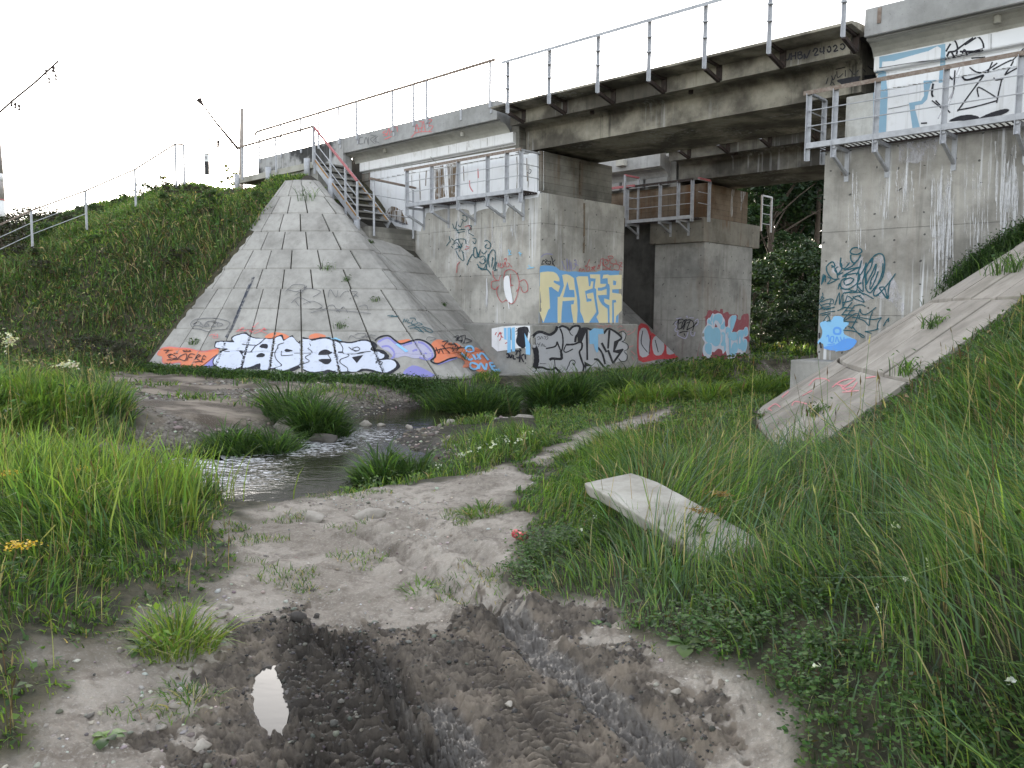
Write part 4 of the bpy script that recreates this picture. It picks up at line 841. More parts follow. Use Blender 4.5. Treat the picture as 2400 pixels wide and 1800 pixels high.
    V.blades(q, rng.uniform(.06, .22, len(q)), .014, None, rng.uniform(.2, .8, len(q)), palette(len(q), [DEEP, MID, BRIGHT], [.5, .38, .12], rng=rng), rng); V.leaves(q+np.column_stack([np.zeros((len(q), 2)), rng.uniform(.05, .2, len(q))]), rng.uniform(.03, .06, len(q)), palette(len(q), [DEEP, MID], [.6, .4], rng=rng), .6, .8, rng)
    n = 60000; u = rng.uniform(3, 17, n); v = rng.uniform(13, 60, n); P = u[:, None]*UH+v[:, None]*VH; x, y = P[:, 0], P[:, 1]; k = ~paved(u, v, 0) & wat(x, y, .2) & ((v > 26) | ((u > 7.2) & (u < 12.9))); x, y, v = x[k], y[k], v[k]
    k = fbm(x*.7, y*.7, 3, 73) > np.where(v > 26, .3, .5); x, y, v = x[k], y[k], v[k]; q = scatter_at(x, y)
    V.blades(q, rng.uniform(.12, .4, len(q))*np.where(v > 26, 1.5, .8), .02*np.where(v > 26, 2, 1), None, rng.uniform(.2, .7, len(q)), palette(len(q), [BRIGHT, MID, DEEP, YEL, DRY], [.25, .3, .2, .15, .1], rng=rng), rng)
    V.leaves(q+np.column_stack([np.zeros((len(q), 2)), rng.uniform(.05, .25, len(q))]), rng.uniform(.06, .14, len(q)), palette(len(q), [DEEP, MID], [.6, .4], rng=rng), .6, .8, rng)
    tag(V.build('ground_cover', MT['grass']), kind='stuff')
    # --- growth in the joints of the right slabs and on the near right slope
    V = Veg(); n = 110000; u = rng.uniform(-7, 4.6, n); v = rng.uniform(4.5, 13.5, n); P = u[:, None]*UH+v[:, None]*VH; x, y = P[:, 0], P[:, 1]
    r = np.maximum(0, 12.2-v)/np.maximum(u+1.75, 1e-3); r = np.where(u < -1.75, 9., r); k = ((r > .87) | (u < -1.75)) & (np.abs(x) < y*FRU+1) & (y > 6) & (SR(u, v) > -1.35); x, y = x[k], y[k]; q = scatter_at(x, y); d = np.hypot(x, y); nb = fbm(x*.9, y*.9, 3, 101)
    c = palette(len(q), [MID, DEEP, BLUE, BROWN, DRY, BRIGHT], [.32, .34, .16, .07, .05, .06], rng=rng); hh = rng.uniform(.10, .30, len(q))*(.5+nb)*(.45+.55*smooth(.82, 1.3, r[k]))
    V.blades(q, hh, .011*np.maximum(1, d/8), None, rng.uniform(.2, 1., len(q)), c, rng); k = rng.random(len(q)) < .3; V.leaves((q+np.column_stack([np.zeros((len(q), 2)), hh*.6]))[k], rng.uniform(.03, .07, k.sum()), c[k], .5, .6, rng)
    tag(V.build('slope_weeds', MT['grass']), kind='stuff')
# ------------------------------------------------------------------ single plants
def tuft(name, label, cat, px, z, rad, h, n, cols, wts, wd=.014, group=None, bend=(.2, .8), leafy=0, seed=1, flat=False):
    rng = np.random.default_rng(seed); c = onz(px[0], px[1], z); c = np.array([c[0], c[1], float(heights(c[0], c[1])[0])]); rr = rad*np.sqrt(rng.random(n))*rng.choice([1, 1.25], n, p=[.85, .15]); a = rng.uniform(0, 6.283, n)
    sc_ = rng.normal(0, .45*rad, (6, 2))*[1.25, .8]; sk = rng.integers(0, 6, n); srr = rng.uniform(.35, .8, 6)[sk]
    if n > 1000: P = np.column_stack([c[0]+sc_[sk, 0]+srr*rr*np.cos(a), c[1]+sc_[sk, 1]+srr*rr*np.sin(a), np.zeros(n)])
    else: P = np.column_stack([c[0]+rr*np.cos(a), c[1]+rr*np.sin(a), np.zeros(n)])
    P[:, 2] = (c[2] if flat else np.maximum(heights(P[:, 0], P[:, 1]), WATER-.1))-.02
    V = Veg(); hh = h*1.12*(1-.5*(rr/rad)**2)*rng.uniform(.5, 1.25, n); hh = hh*(.55+.9*fbm(P[:, 0]*3.1/max(rad, .2)+seed, P[:, 1]*3.1/max(rad, .2), 3, seed)); V.blades(P, hh, wd*rng.uniform(.6, 1.6, n), a+rng.normal(0, .5, n), (rng.uniform(*bend, n)+.25)*(.45+.7*rr/rad), palette(n, cols, wts, rng=rng), rng, droop=.08)
    if leafy:
        q = rng.integers(0, n, leafy); V.leaves(P[q]+np.column_stack([np.zeros((leafy, 2)), hh[q]*rng.uniform(.3, 1, leafy)]), rng.uniform(.03, .07, leafy), palette(leafy, cols, wts, rng=rng), .4, .5, rng)
    return tag(V.build(name, MT['grass'], None, tuple(c)), label, cat, group)
def plants():
    G = 'grass tussocks along the stream'
    T = [('tall dark green grass dome on the far gravel bank by the rapids', (715,985), -1.72, .5, .85, 2600, 1), ('lower rounded tussock left of the pale stone at the rapids', (600,1030), -1.80, .5, .5, 2200, 2),
         ('deep green hanging tussock on the left end of the point bar', (905,1085), -1.74, .42, .55, 1800, 3), ('wide dark reedy clump on the water edge left of the footing', (1130,935), -1.72, .75, .8, 3200, 4),
         ('tall dark reed clump right before the silver lettered footing', (1290,925), -1.74, .75, .98, 4200, 5), ('dark reed clump at the right end of the silver lettered footing', (1420,915), -1.7, .65, .95, 3600, 6),
         ('small dark tussock below the maroon patch of the inner abutment', (1690,902), -1.6, .4, .62, 1400, 7)]
    for lb, p, z, r, h, n, s in T: tuft('grass_tussock', lb, 'grass tussock', p, z, r, h, n, [DEEP, MID, BRIGHT], [.5, .42, .08], .017, G, seed=s)
    tuft('grass_tussock', 'bright yellow green grass clump right of the dark reeds, beside the sunken track', 'grass tussock', (1530,935), -1.62, .75, .55, 2600, [YEL, BRIGHT, MID], [.4, .4, .2], .016, G, seed=8)
    tuft('grass_tussock', 'bright grass clump before the right footing corner', 'grass tussock', (1780,925), -1.55, .8, .5, 2400, [BRIGHT, MID, YEL], [.4, .4, .2], .016, G, seed=9)
    tuft('grass_clump', 'lone leaning yellow green grass clump at the mud edge, lower left', 'grass clump', (420,1520), -1.55, .17, .27, 420, [YEL, BRIGHT, MID, DRY], [.4, .3, .2, .1], .006, 'clumps on the bare track', leafy=30, seed=11)
    tuft('grass_clump', 'low wispy grass clump left of the puddle', 'grass clump', (450,1660), -1.58, .12, .1, 160, [MID, DRY, BRIGHT], [.5, .3, .2], .005, 'clumps on the bare track', (.5, 1.), seed=12)
    tuft('grass_clump', 'small bright grass clump in the middle of the dusty track', 'grass clump', (985,1385), -1.6, .11, .085, 150, [MID, BRIGHT], [.6, .4], .006, 'clumps on the bare track', (.4, 1.), seed=13)
    tuft('grass_clump', 'flattened grey green clump on the pale dust', 'grass clump', (725,1400), -1.62, .13, .06, 150, [DEEP, DRY], [.6, .4], .005, 'clumps on the bare track', (.6, 1.), seed=14)
    tuft('grass_clump', 'bushy short clump where the track meets the tall verge', 'grass clump', (1130,1200), -1.6, .22, .13, 420, [MID, BRIGHT, DRY], [.5, .3, .2], .007, 'clumps on the bare track', (.4, 1.), seed=15)
    # weeds rooted in slab joints: hit the paved surface
    def jw(px, tg, h, n, label, seed, leafy=20):
        p = hit(tg, *px); 
        if p is None: return
        rng = np.random.default_rng(seed); c = W(*p); P = c+np.column_stack([rng.normal(0, h*.3, n), rng.normal(0, h*.3, n), np.zeros(n)-.03]); V = Veg()
        V.blades(P, rng.uniform(.5, 1.1, n)*h, .012, None, rng.uniform(.2, .9, n), palette(n, [DEEP, MID, BRIGHT], [.45, .4, .15], rng=rng), rng); q = rng.integers(0, n, leafy); V.leaves(P[q]+rng.normal(0, h*.25, (leafy, 3))+[0, 0, h*.5], rng.uniform(.03, .07, leafy), palette(leafy, [DEEP, MID], [.6, .4], rng=rng), .4, .6, rng)
        tag(V.build('joint_weed', MT['grass'], None, tuple(c)), label, 'weed', 'weeds in the slab joints')
    L = [((727,470),.5,'slender upright weed in the topmost slab joint'),((768,632),.28,'dark bushy weed hanging mid slope'),((812,657),.16,'small dark weed tuft right below the bushy one'),((455,805),.2,'weed tuft above the orange lettered patch'),
         ((880,705),.16,'weed in the long joint right of the faint black scrawl'),((800,768),.26,'weed trailing in a joint above the white lettering'),((1040,715),.13,'small weed by the wall side of the slab slope'),((868,568),.13,'tuft at the foot of the concrete block'),((1135,755),.3,'leafy weed in the corner between wall, slope and footing'),((1085,840),.3,'brownish bush covering the light blue letters foot')]
    for i, (p, h, lb) in enumerate(L): jw(p, 'slopeL', h, 40, lb, 200+i)
    R = [((1785,978),.12,'low weed at the bottom edge of the pale slab slope'),((1915,970),.22,'grass tuft lying in a joint below the pink scribbles'),((2190,765),.22,'weed in the upper cross joint of the pale slabs'),((2130,875),.25,'weed where tall grass meets the pale slabs'),((2350,640),.35,'tall tuft high on the pale slabs near the frame edge'),((2390,632),.3,'yellowish tuft at the right end of the pale slabs')]
    for i, (p, h, lb) in enumerate(R): jw(p, 'slopeR', h, 60, lb, 230+i)
    # dark bushy growth along the top of the right slabs
    for i, (p, lb) in enumerate((((3.75,14.5),'dark shrubby bush against the streaked wall above the pale slabs'),((3.05,14.4),'dark grassy bush at the right frame edge above the pale slabs'))):
        rng = np.random.default_rng(260+i); n = 2600; q = np.column_stack([p[0]+rng.normal(0, .25, n), np.minimum(p[1]+rng.normal(0, .17, n), 14.76)]); c = W(p[0], p[1], float(SR(np.array([p[0]]), np.array([p[1]]))[0])); P = q[:, :1]*UH+q[:, 1:]*VH; P[:, 2] = SR(q[:, 0], q[:, 1])+np.abs(rng.normal(0, .12, n)); V = Veg(); V.blades(P-[0, 0, .05], rng.uniform(.08, .22, n), .012, None, rng.uniform(.3, 1., n), palette(n, [DEEP, (.025,.05,.018), MID, (.03,.06,.02)], [.4, .2, .2, .2], rng=rng), rng)
        V.leaves(P+[0, 0, .1], rng.uniform(.03, .06, n), palette(n, [DEEP, MID, (.03,.06,.02)], [.5, .2, .3], rng=rng), .4, .5, rng); tag(V.build('bush', MT['grass'], None, tuple(c)), lb, 'bush', 'bushes on the right slope')
    # tansy with yellow heads
    for i, (p, hgt, lb) in enumerate((((20,1110),.0,'yellow tansy flower head at the left frame edge, upper one'),((195,1120),.0,'yellow tansy flower in the middle of the left bank'),((45,1330),.0,'yellow tansy flower head low at the left frame edge'),((1690,1195),.0,'brownish yellow flower head beside the tilted slab end'),((1640,1245),.0,'small yellow brown flower in front of the tilted slab'))):
        rng = np.random.default_rng(300+i); z = -1.5; dist = 1.5*F/(p[1]+120-731); d = ray(*p); d = d/np.hypot(d[0], d[1]); D = {0:6.2,1:6.6,2:4.4,3:5.0,4:4.7}[i]; top_ = d*D; gz = float(heights(top_[0], top_[1])[0]); hh = max(.3, top_[2]-gz)
        r = empty('tansy_flower', (top_[0], top_[1], gz), 0, lb, 'flower', 'flowers in the tall grass'); V = Veg()
        V.stems(np.array([[0, 0, 0.]]), hh, .006, np.array([MID]), .02, None, rng=rng); n = 26; V.leaves(np.column_stack([rng.normal(0, .03, n), rng.normal(0, .03, n), rng.uniform(.05, hh*.9, n)]), .06, palette(n, [DEEP, MID], [.5, .5], rng=rng), .2, .35, rng); V.build('stem', MT['grass'], r)
        V = Veg(); n = 120; V.leaves(np.column_stack([rng.normal(0, .035, n), rng.normal(0, .035, n), hh+rng.normal(0, .006, n)]), .016, palette(n, [(.75,.5,.03), (.5,.3,.03)] if i < 3 else [(.3,.18,.04), (.2,.12,.03)], [.7, .3], .1, rng=rng), 1., .9, rng); V.build('flower_head', MT['leaf'], r)
    for i, (p, D, lb) in enumerate((((20,795),9.5,'fluffy white seed head at the left frame edge'),((155,855),9.,'white flower umbel on the left bank'))):
        rng = np.random.default_rng(320+i); d = ray(*p); d = d/np.hypot(d[0], d[1])*D; gz = float(heights(d[0], d[1])[0]); hh = d[2]-gz; r = empty('seed_head', (d[0], d[1], gz), 0, lb, 'flower', 'pale seed heads'); V = Veg(); V.stems(np.array([[0, 0, 0.]]), hh, .008, np.array([DRY]), .02, None, rng=rng); n = 60; V.leaves(np.column_stack([rng.normal(0, .06, n), rng.normal(0, .06, n), rng.uniform(.05, hh*.9, n)]), .08, palette(n, [DEEP, MID], [.5, .5], rng=rng), .2, .3, rng); V.build('stem', MT['grass'], r)
        V = Veg(); n = 60; V.leaves(np.column_stack([rng.normal(0, .045, n), rng.normal(0, .045, n), hh+rng.normal(0, .05 if i == 0 else .015, n)]), .035, palette(n, [(.55,.52,.45)], [1], .1, rng=rng), .2, .7, rng); V.build('flower_head', MT['leaf'], r)
    # plantain rosettes
    for i, (p, s_, lb) in enumerate((((1605,1565),.13,'broad leaved plantain in the dirt right of the deep rut'),((690,1760)[0:2] if 0 else (250,1752),.08,'small plantain on the pale dirt, lower left'),((330,1530),.13,'plantain rosette behind the lone grass clump'),((1400,1465),.1,'broad green leaf rosette at the clover edge'))):
        rng = np.random.default_rng(340+i); c = onz(p[0], p[1], -1.55); c = np.array([c[0], c[1], float(heights(c[0], c[1])[0])]); mb = MB(); k = 9
        vs, fs, cc = [], [], []
        for j in range(k):
            a = j*2.4+rng.normal(0, .2); L = s_*rng.uniform(.7, 1.1); el = rng.uniform(.25, .8); dx, dy = math.cos(a), math.sin(a); prof = [(0,.04),(.25,.06),(.45,.22),(.7,.27),(.9,.14),(1.,.01)]; b = len(vs)
            for t, w_ in prof:
                o = np.array([dx*t*L*math.cos(el), dy*t*L*math.cos(el), L*(math.sin(el)*t-.55*t*t)+.012]); sdd = np.array([-dy, dx, 0])*w_*L; vs += [o-sdd+[0,0,.1*w_*L], o, o+sdd+[0,0,.1*w_*L]]
            for q in range(len(prof)-1):
                for e in (0, 1): fs.append((b+q*3+e, b+q*3+e+1, b+q*3+e+4, b+q*3+e+3))
            cc += [palette(1, [MID, BRIGHT, DEEP], [.5, .2, .3], rng=rng)[0]]*18
        me = bpy.data.meshes.new('plantain'); me.from_pydata([tuple(q) for q in vs], [], fs); at = me.attributes.new('col', 'FLOAT_COLOR', 'POINT'); at.data.foreach_set('color', np.array([(*q, 1) for q in cc], np.float32).ravel())
        o = link('plantain', me, MT['leaf'], smooth_=True); o.location = c; tag(o, lb, 'plant', 'plantain rosettes')
def hit(tg, x, y):
    d = ray(x, y); q = Vector((d@UH, d@VH, d[2])); r = TARGET[tg].ray_cast(Vector((0, 0, 0)), q.normalized())
    return None if r[0] is None else np.array(r[0])
# ------------------------------------------------------------------ trees
def tree(name, label, loc, H, R, n, leaf, cols, wts, trunk_r, seed, group, base=.12, conifer=False, rot=0, nclump=26, lm='treeleaf'):
    rng = np.random.default_rng(seed); r = empty(name, loc, rot, label, 'tree' if H > 5 else 'bush', group)
    mb = MB(); lean = rng.normal(0, .03, 2); zs = [0, H*.25, H*.55, H*.85, H*.97]; mb.tube([(lean[0]*z, lean[1]*z, z-.3 if z == 0 else z) for z in zs], [trunk_r, trunk_r*.8, trunk_r*.55, trunk_r*.25, trunk_r*.08], 7); cl = []
    for i in range(nclump):
        f = base+(1-base)*rng.random()**.85; z = f*H; rad = R*((1-f)**.8*1.05 if conifer else math.sqrt(max(.02, 1-(2*(f-base)/(1-base)-.85)**2*.75)))*rng.uniform(.45, 1.05); a = rng.uniform(0, 6.28); p = np.array([rad*math.cos(a)+lean[0]*z, rad*math.sin(a)+lean[1]*z, z]); cl.append((p, R*rng.uniform(.2, .42)))
        z0 = z*.72 if not conifer else z*1.0; mb.tube([(lean[0]*z0, lean[1]*z0, z0), tuple((np.array([lean[0]*z0, lean[1]*z0, z0])+p)/2+[0, 0, .1]), tuple(p)], [trunk_r*.28, trunk_r*.16, trunk_r*.05], 5, False)
    m2 = MB(); 
    me = bpy.data.meshes.new('trunk'); me.from_pydata(mb.v, [], mb.f); link('trunk', me, MT['bark'], r, smooth_=True)
    V = Veg(); per = n//nclump
    for p, s_ in cl:
        q = rng.normal(0, 1, (per, 3)); q /= np.linalg.norm(q, axis=1)[:, None]; q = p+q*s_*(rng.random((per, 1))**.45)*[1, 1, .62]; b = rng.uniform(.7, 1.25)
        V.leaves(q, rng.uniform(.6, 1.3, per)*leaf, palette(per, cols, wts, rng=rng)*b, .3, .62, rng)
    V.build('crown', MT[lm], r); return r
def copy_tree(o, loc, rot, s, label, group):
    c = o.copy(); C.objects.link(c); c.location = loc; c.rotation_euler = (0, 0, rot); c.scale = (s, s, s*RNG.uniform(.92, 1.1)); c['label'] = label; c['group'] = group
    for ch in o.children:
        k = ch.copy(); C.objects.link(k); k.parent = c
    return c
def at_px(x, D, z=None):
    d = ray(x, 731); d = d/np.hypot(d[0], d[1])*D; return (d[0], d[1], float(heights(d[0], d[1])[0]) if z is None else z)
def trees():
    G = 'trees and bushes seen under the bridge'
    dk = [(.028,.055,.022), (.02,.042,.02), (.04,.07,.025)]; md = [(.04,.07,.03), (.035,.06,.032), (.055,.085,.04)]
    t1 = tree('forest_tree', 'dark tall tree beside the white ladder-like rail end, under the deck', at_px(1800, 42), 12, 3.2, 9000, .3, dk, [.5,.3,.2], .22, 1, G, .08)
    t2 = tree('spruce_tree', 'dark conifer at the left wall edge of the streaked abutment', at_px(1905, 47), 14, 2.7, 9000, .28, dk, [.4,.5,.1], .2, 2, G, .05, True, nclump=44)
    for i, (x, D, s, src, lb) in enumerate(((1740, 48, 1.05, t1, 'dark tree half hidden behind the rust stained block'), (1860, 52, 1.15, t1, 'dark tree in the middle of the gap under the bridge'), (1950, 55, 1.2, t1, 'dark tree behind the left edge of the streaked wall'), (1690, 55, 1.2, t1, 'dark tree behind the inner abutment shaft'), (1830, 60, 1.3, t2, 'tall dark conifer deepest in the gap'), (1770, 62, 1.3, t2, 'dark conifer behind the white rail end'), (1910, 64, 1.35, t1, 'far dark broad tree above the willow bushes'), (1790, 75, 1.7, t1, 'farthest dark tree filling the gap beside the white rail end'), (1815, 80, 1.7, t1, 'farthest dark tree in the middle of the gap'), (1760, 85, 1.8, t2, 'farthest dark conifer behind the rust stained block'), (1700, 58, 1.5, t1, 'dark broad tree added as a sun block behind the rust stained block, second row'), (1720, 70, 1.6, t1, 'dark broad tree added as a sun block behind the rust stained block, third row'), (1650, 80, 1.7, t1, 'dark broad tree added as a sun block far behind the inner abutment'), (1990, 66, 1.3, t2, 'far dark conifer mostly hidden by the streaked wall'), (1640, 66, 1.3, t1, 'far dark tree mostly hidden by the inner abutment'))):  # broad trees behind the stained block and abutment: added to block the sun
        copy_tree(src, at_px(x, D), i*1.3, s, lb, G)
    b1 = tree('willow_bush', 'grey green willow bush right of the inner abutment shaft', at_px(1800, 34), 3.6, 1.3, 5200, .15, md, [.4,.4,.2], .05, 5, G, .02, nclump=34)
    for i, (x, D, s, lb) in enumerate(((1880, 36, 1.1, 'taller willow bush beside the streaked wall'), (1935, 35, 1.0, 'willow bush touching the left edge of the streaked wall'), (1760, 38, 1.0, 'willow bush partly behind the inner shaft'), (1835, 40, 1.3, 'pale leafy bush top between the two willows'), (1850, 31, .55, 'low olive bush at the meadow edge'), (1915, 31, .6, 'low bush at the foot of the streaked wall'), (1785, 30, .5, 'low bush above the far pale slab slope'), (1790, 47, 1.2, 'dark bush deep in the gap right of the white rail end'), (1925, 46, 1.2, 'dark bush deep in the gap at the edge of the streaked wall'), (1770, 60, 2.2, 'large dark bush far behind the white rail end'), (1830, 64, 2.3, 'large dark bush filling the bottom of the gap'), (1895, 62, 2.2, 'large dark bush beyond the two willows'), (1940, 58, 2.2, 'large dark bush behind the left edge of the streaked wall'))):
        copy_tree(b1, at_px(x, D), i*1.1, s, lb, G)
    G2 = 'sunlit trees beyond the embankment'
    yl = [(.2,.2,.04), (.14,.17,.04), (.26,.22,.05)]  # yellow of the backlight put into the leaf colours
    y1 = tree('sunlit_tree', 'small sapling coloured as if backlit yellow behind the stair handrail top', at_px(405, 36, 1.6), 3.6, .8, 700, .16, yl, [.4,.4,.2], .05, 8, G2, .25, nclump=16, lm='leaf')
    for i, (x, D, z, s, lb) in enumerate(((60, 60, -.4, 1.5, 'yellow green tree right of the banded pole'), (25, 62, -.6, 1.5, 'yellow green tree hidden by the banded pole'), (492, 40, 3.0, .7, 'yellow sapling behind the small marker post'), (545, 40, 3.4, .9, 'thin yellow sapling just left of the bare mast'), (452, 38, 2.8, .75, 'low yellow sapling right of the handrail end'))):
        copy_tree(y1, at_px(x, D, z), i*1.7, s, lb, G2)
    db = tree('thorn_bush', 'dark bush left of the handrail posts', at_px(60, 30, 1.6), 1.4, 1.1, 2600, .09, [(.04,.04,.025), (.06,.05,.03), (.03,.045,.02)], [.4,.3,.3], .04, 12, G2, .02, nclump=20)
    for i, (x, D, z, s, lb) in enumerate(((10, 28, 1., 1., 'dark bush at the left frame edge below the pole'), (130, 32, 2.1, .85, 'dark bush between the first two handrail posts'), (210, 34, 2.8, .6, 'low dark bush behind the second handrail post'), (20, 33, 1.6, .9, 'dark bush right at the pole foot'), (215, 21, -1.4, .55, 'dark low bush at the foot of the grassy embankment'), (290, 20.5, -1.4, .4, 'dark small bush beside the orange lettered slab corner'))):
        copy_tree(db, at_px(x, D, z), i*2.1, s, lb, G2)
    rng = np.random.default_rng(77); G3 = 'weedy shrubs among the grass of the left embankment'
    gb = tree('weed_shrub', 'green weedy shrub rising above the grass of the left embankment', tuple(W(22, 10, 3)), .6, .36, 900, .05, [(.06,.11,.03), (.045,.085,.025), (.09,.14,.035)], [.4,.4,.2], .012, 21, G3, .02, nclump=12); gb['category'] = 'shrub'
    bb = tree('weed_shrub', 'dark brownish weedy shrub among the grass of the left embankment', tuple(W(21, 9.4, 2)), .55, .38, 900, .045, [(.05,.04,.028), (.035,.05,.022), (.07,.05,.035)], [.4,.4,.2], .012, 22, G3, .02, nclump=12); bb['category'] = 'shrub'
    k = 0
    while k < 44:
        u, v = rng.uniform(19.9, 33), rng.uniform(4.2, 11.9); p = W(u, v, 0); 
        if p[0] < -p[1]*.64 or u < 19.9+.2*(12-v)*0: continue
        z = float(heights(p[0], p[1])[0])
        src = gb if rng.random() < .5 else bb
        if k < 2: src = (gb, bb)[k]; src.location = (p[0], p[1], z-.04)
        else: copy_tree(src, (p[0], p[1], z-.04), rng.uniform(0, 6.28), rng.uniform(.45, 1.15), src['label'], G3)
        k += 1
# ------------------------------------------------------------------ loose things
MT['rock'] = simple('pale_rock', (.36,.33,.29), .9, .5, 0, 6, .02, (.2,.178,.15)); MT['darkrock'] = simple('wet_dark_rock', (.09,.08,.07), .6, .5, 0, 7, .02); MT['clod'] = simple('mud_clod', (.062,.055,.05), .85, .5, 0, 30, .006); MT['peb'] = None
def rock_mesh(name, rx, ry, rz, seed, rough=.35, sub=3, flat=.0):
    bm = bmesh.new(); bmesh.ops.create_icosphere(bm, subdivisions=sub, radius=1); rnd = np.random.default_rng(seed); o = rnd.uniform(0, 50, 3)
    P = np.array([v.co[:] for v in bm.verts]); n = fbm(P[:, 0]*1.3+o[0]+P[:, 2]*.7, P[:, 1]*1.3+o[1]-P[:, 2]*.9, 4, seed)-.5
    cuts = rnd.normal(0, 1, (7, 3)); cuts /= np.linalg.norm(cuts, axis=1)[:, None]
    for c in cuts:
        d = P@c; P = P-np.outer(np.maximum(0, d-rnd.uniform(.5, .8))*.95, c)
    n3 = fbm(P[:, 0]*5+o[0]+P[:, 2]*3, P[:, 1]*5+o[1]-P[:, 2]*4, 3, seed+5)-.5; P = P*(1+rough*n[:, None]*2.4+.16*n3[:, None]); 
    for v, p in zip(bm.verts, P): v.co = (p[0]*rx, p[1]*ry, p[2]*rz)
    me = bpy.data.meshes.new(name); bm.to_mesh(me); bm.free(); return me
def rock(name, label, cat, px, z, rx, ry, rz, rot, m, seed, group=None, sink=.4, onwater_=False):
    c = onz(px[0], px[1], z); zz = WATER if onwater_ else float(heights(c[0], c[1])[0]); o = link(name, rock_mesh(name, rx, ry, rz, seed), MT[m], smooth_=True); o.location = (c[0], c[1], zz+rz*(1-2*sink)); o.rotation_euler = (random.uniform(-.1, .1), random.uniform(-.1, .1), rot); tag(o, label, cat, group); return o
def pebbles(name, x, y, size, cols, seed, matname, sink=.3, kind='stuff'):
    rng = np.random.default_rng(seed); n = len(x); t = (1+5**.5)/2
    I = np.array([(-1,t,0),(1,t,0),(-1,-t,0),(1,-t,0),(0,-1,t),(0,1,t),(0,-1,-t),(0,1,-t),(t,0,-1),(t,0,1),(-t,0,-1),(-t,0,1)])/math.hypot(1, t)
    Fc = np.array([(0,11,5),(0,5,1),(0,1,7),(0,7,10),(0,10,11),(1,5,9),(5,11,4),(11,10,2),(10,7,6),(7,1,8),(3,9,4),(3,4,2),(3,2,6),(3,6,8),(3,8,9),(4,9,5),(2,4,11),(6,2,10),(8,6,7),(9,8,1)])
    s = size*rng.lognormal(0, .45, n); V = I[None]*(1+rng.uniform(-.3, .3, (n, 12, 1))); V = V*(np.column_stack([rng.uniform(.8, 1.5, n), rng.uniform(.7, 1.1, n), rng.uniform(.4, .8, n)])*s[:, None])[:, None, :]
    a = rng.uniform(0, 6.28, n); ca, sa = np.cos(a)[:, None], np.sin(a)[:, None]; X = V[..., 0]*ca-V[..., 1]*sa; Y = V[..., 0]*sa+V[..., 1]*ca
    h = heights(x, y); V = np.stack([X+x[:, None], Y+y[:, None], V[..., 2]+(h+s*.5*(.6-sink))[:, None]], -1).reshape(-1, 3)
    f = (np.arange(n)[:, None, None]*12+Fc[None]).reshape(-1); c = np.repeat(palette(n, cols, [1]*len(cols), .25, rng), 12, 0)
    me = fastmesh(name, V, f, np.full(n*20, 3), {'col': c}); o = link(name, me, MT[matname]); return tag(o, kind=kind)
def pebmat(name, rough, bump):
    m = N(name); c = m.attr('col').outputs['Color']; p = m.pos(); n = m.noise(p, 90, 4, .6); c = m.mix(m.ramp(n, .4, .7, 0, .5), c, m.mix(1, c, g(.55), 'MULTIPLY')); m.bsdf(c, rough, m.bump(n, bump, .7)); return m.m
MT['peb'] = pebmat('pebbles', .9, .004); MT['clods'] = pebmat('mud_clods', .8, .008)
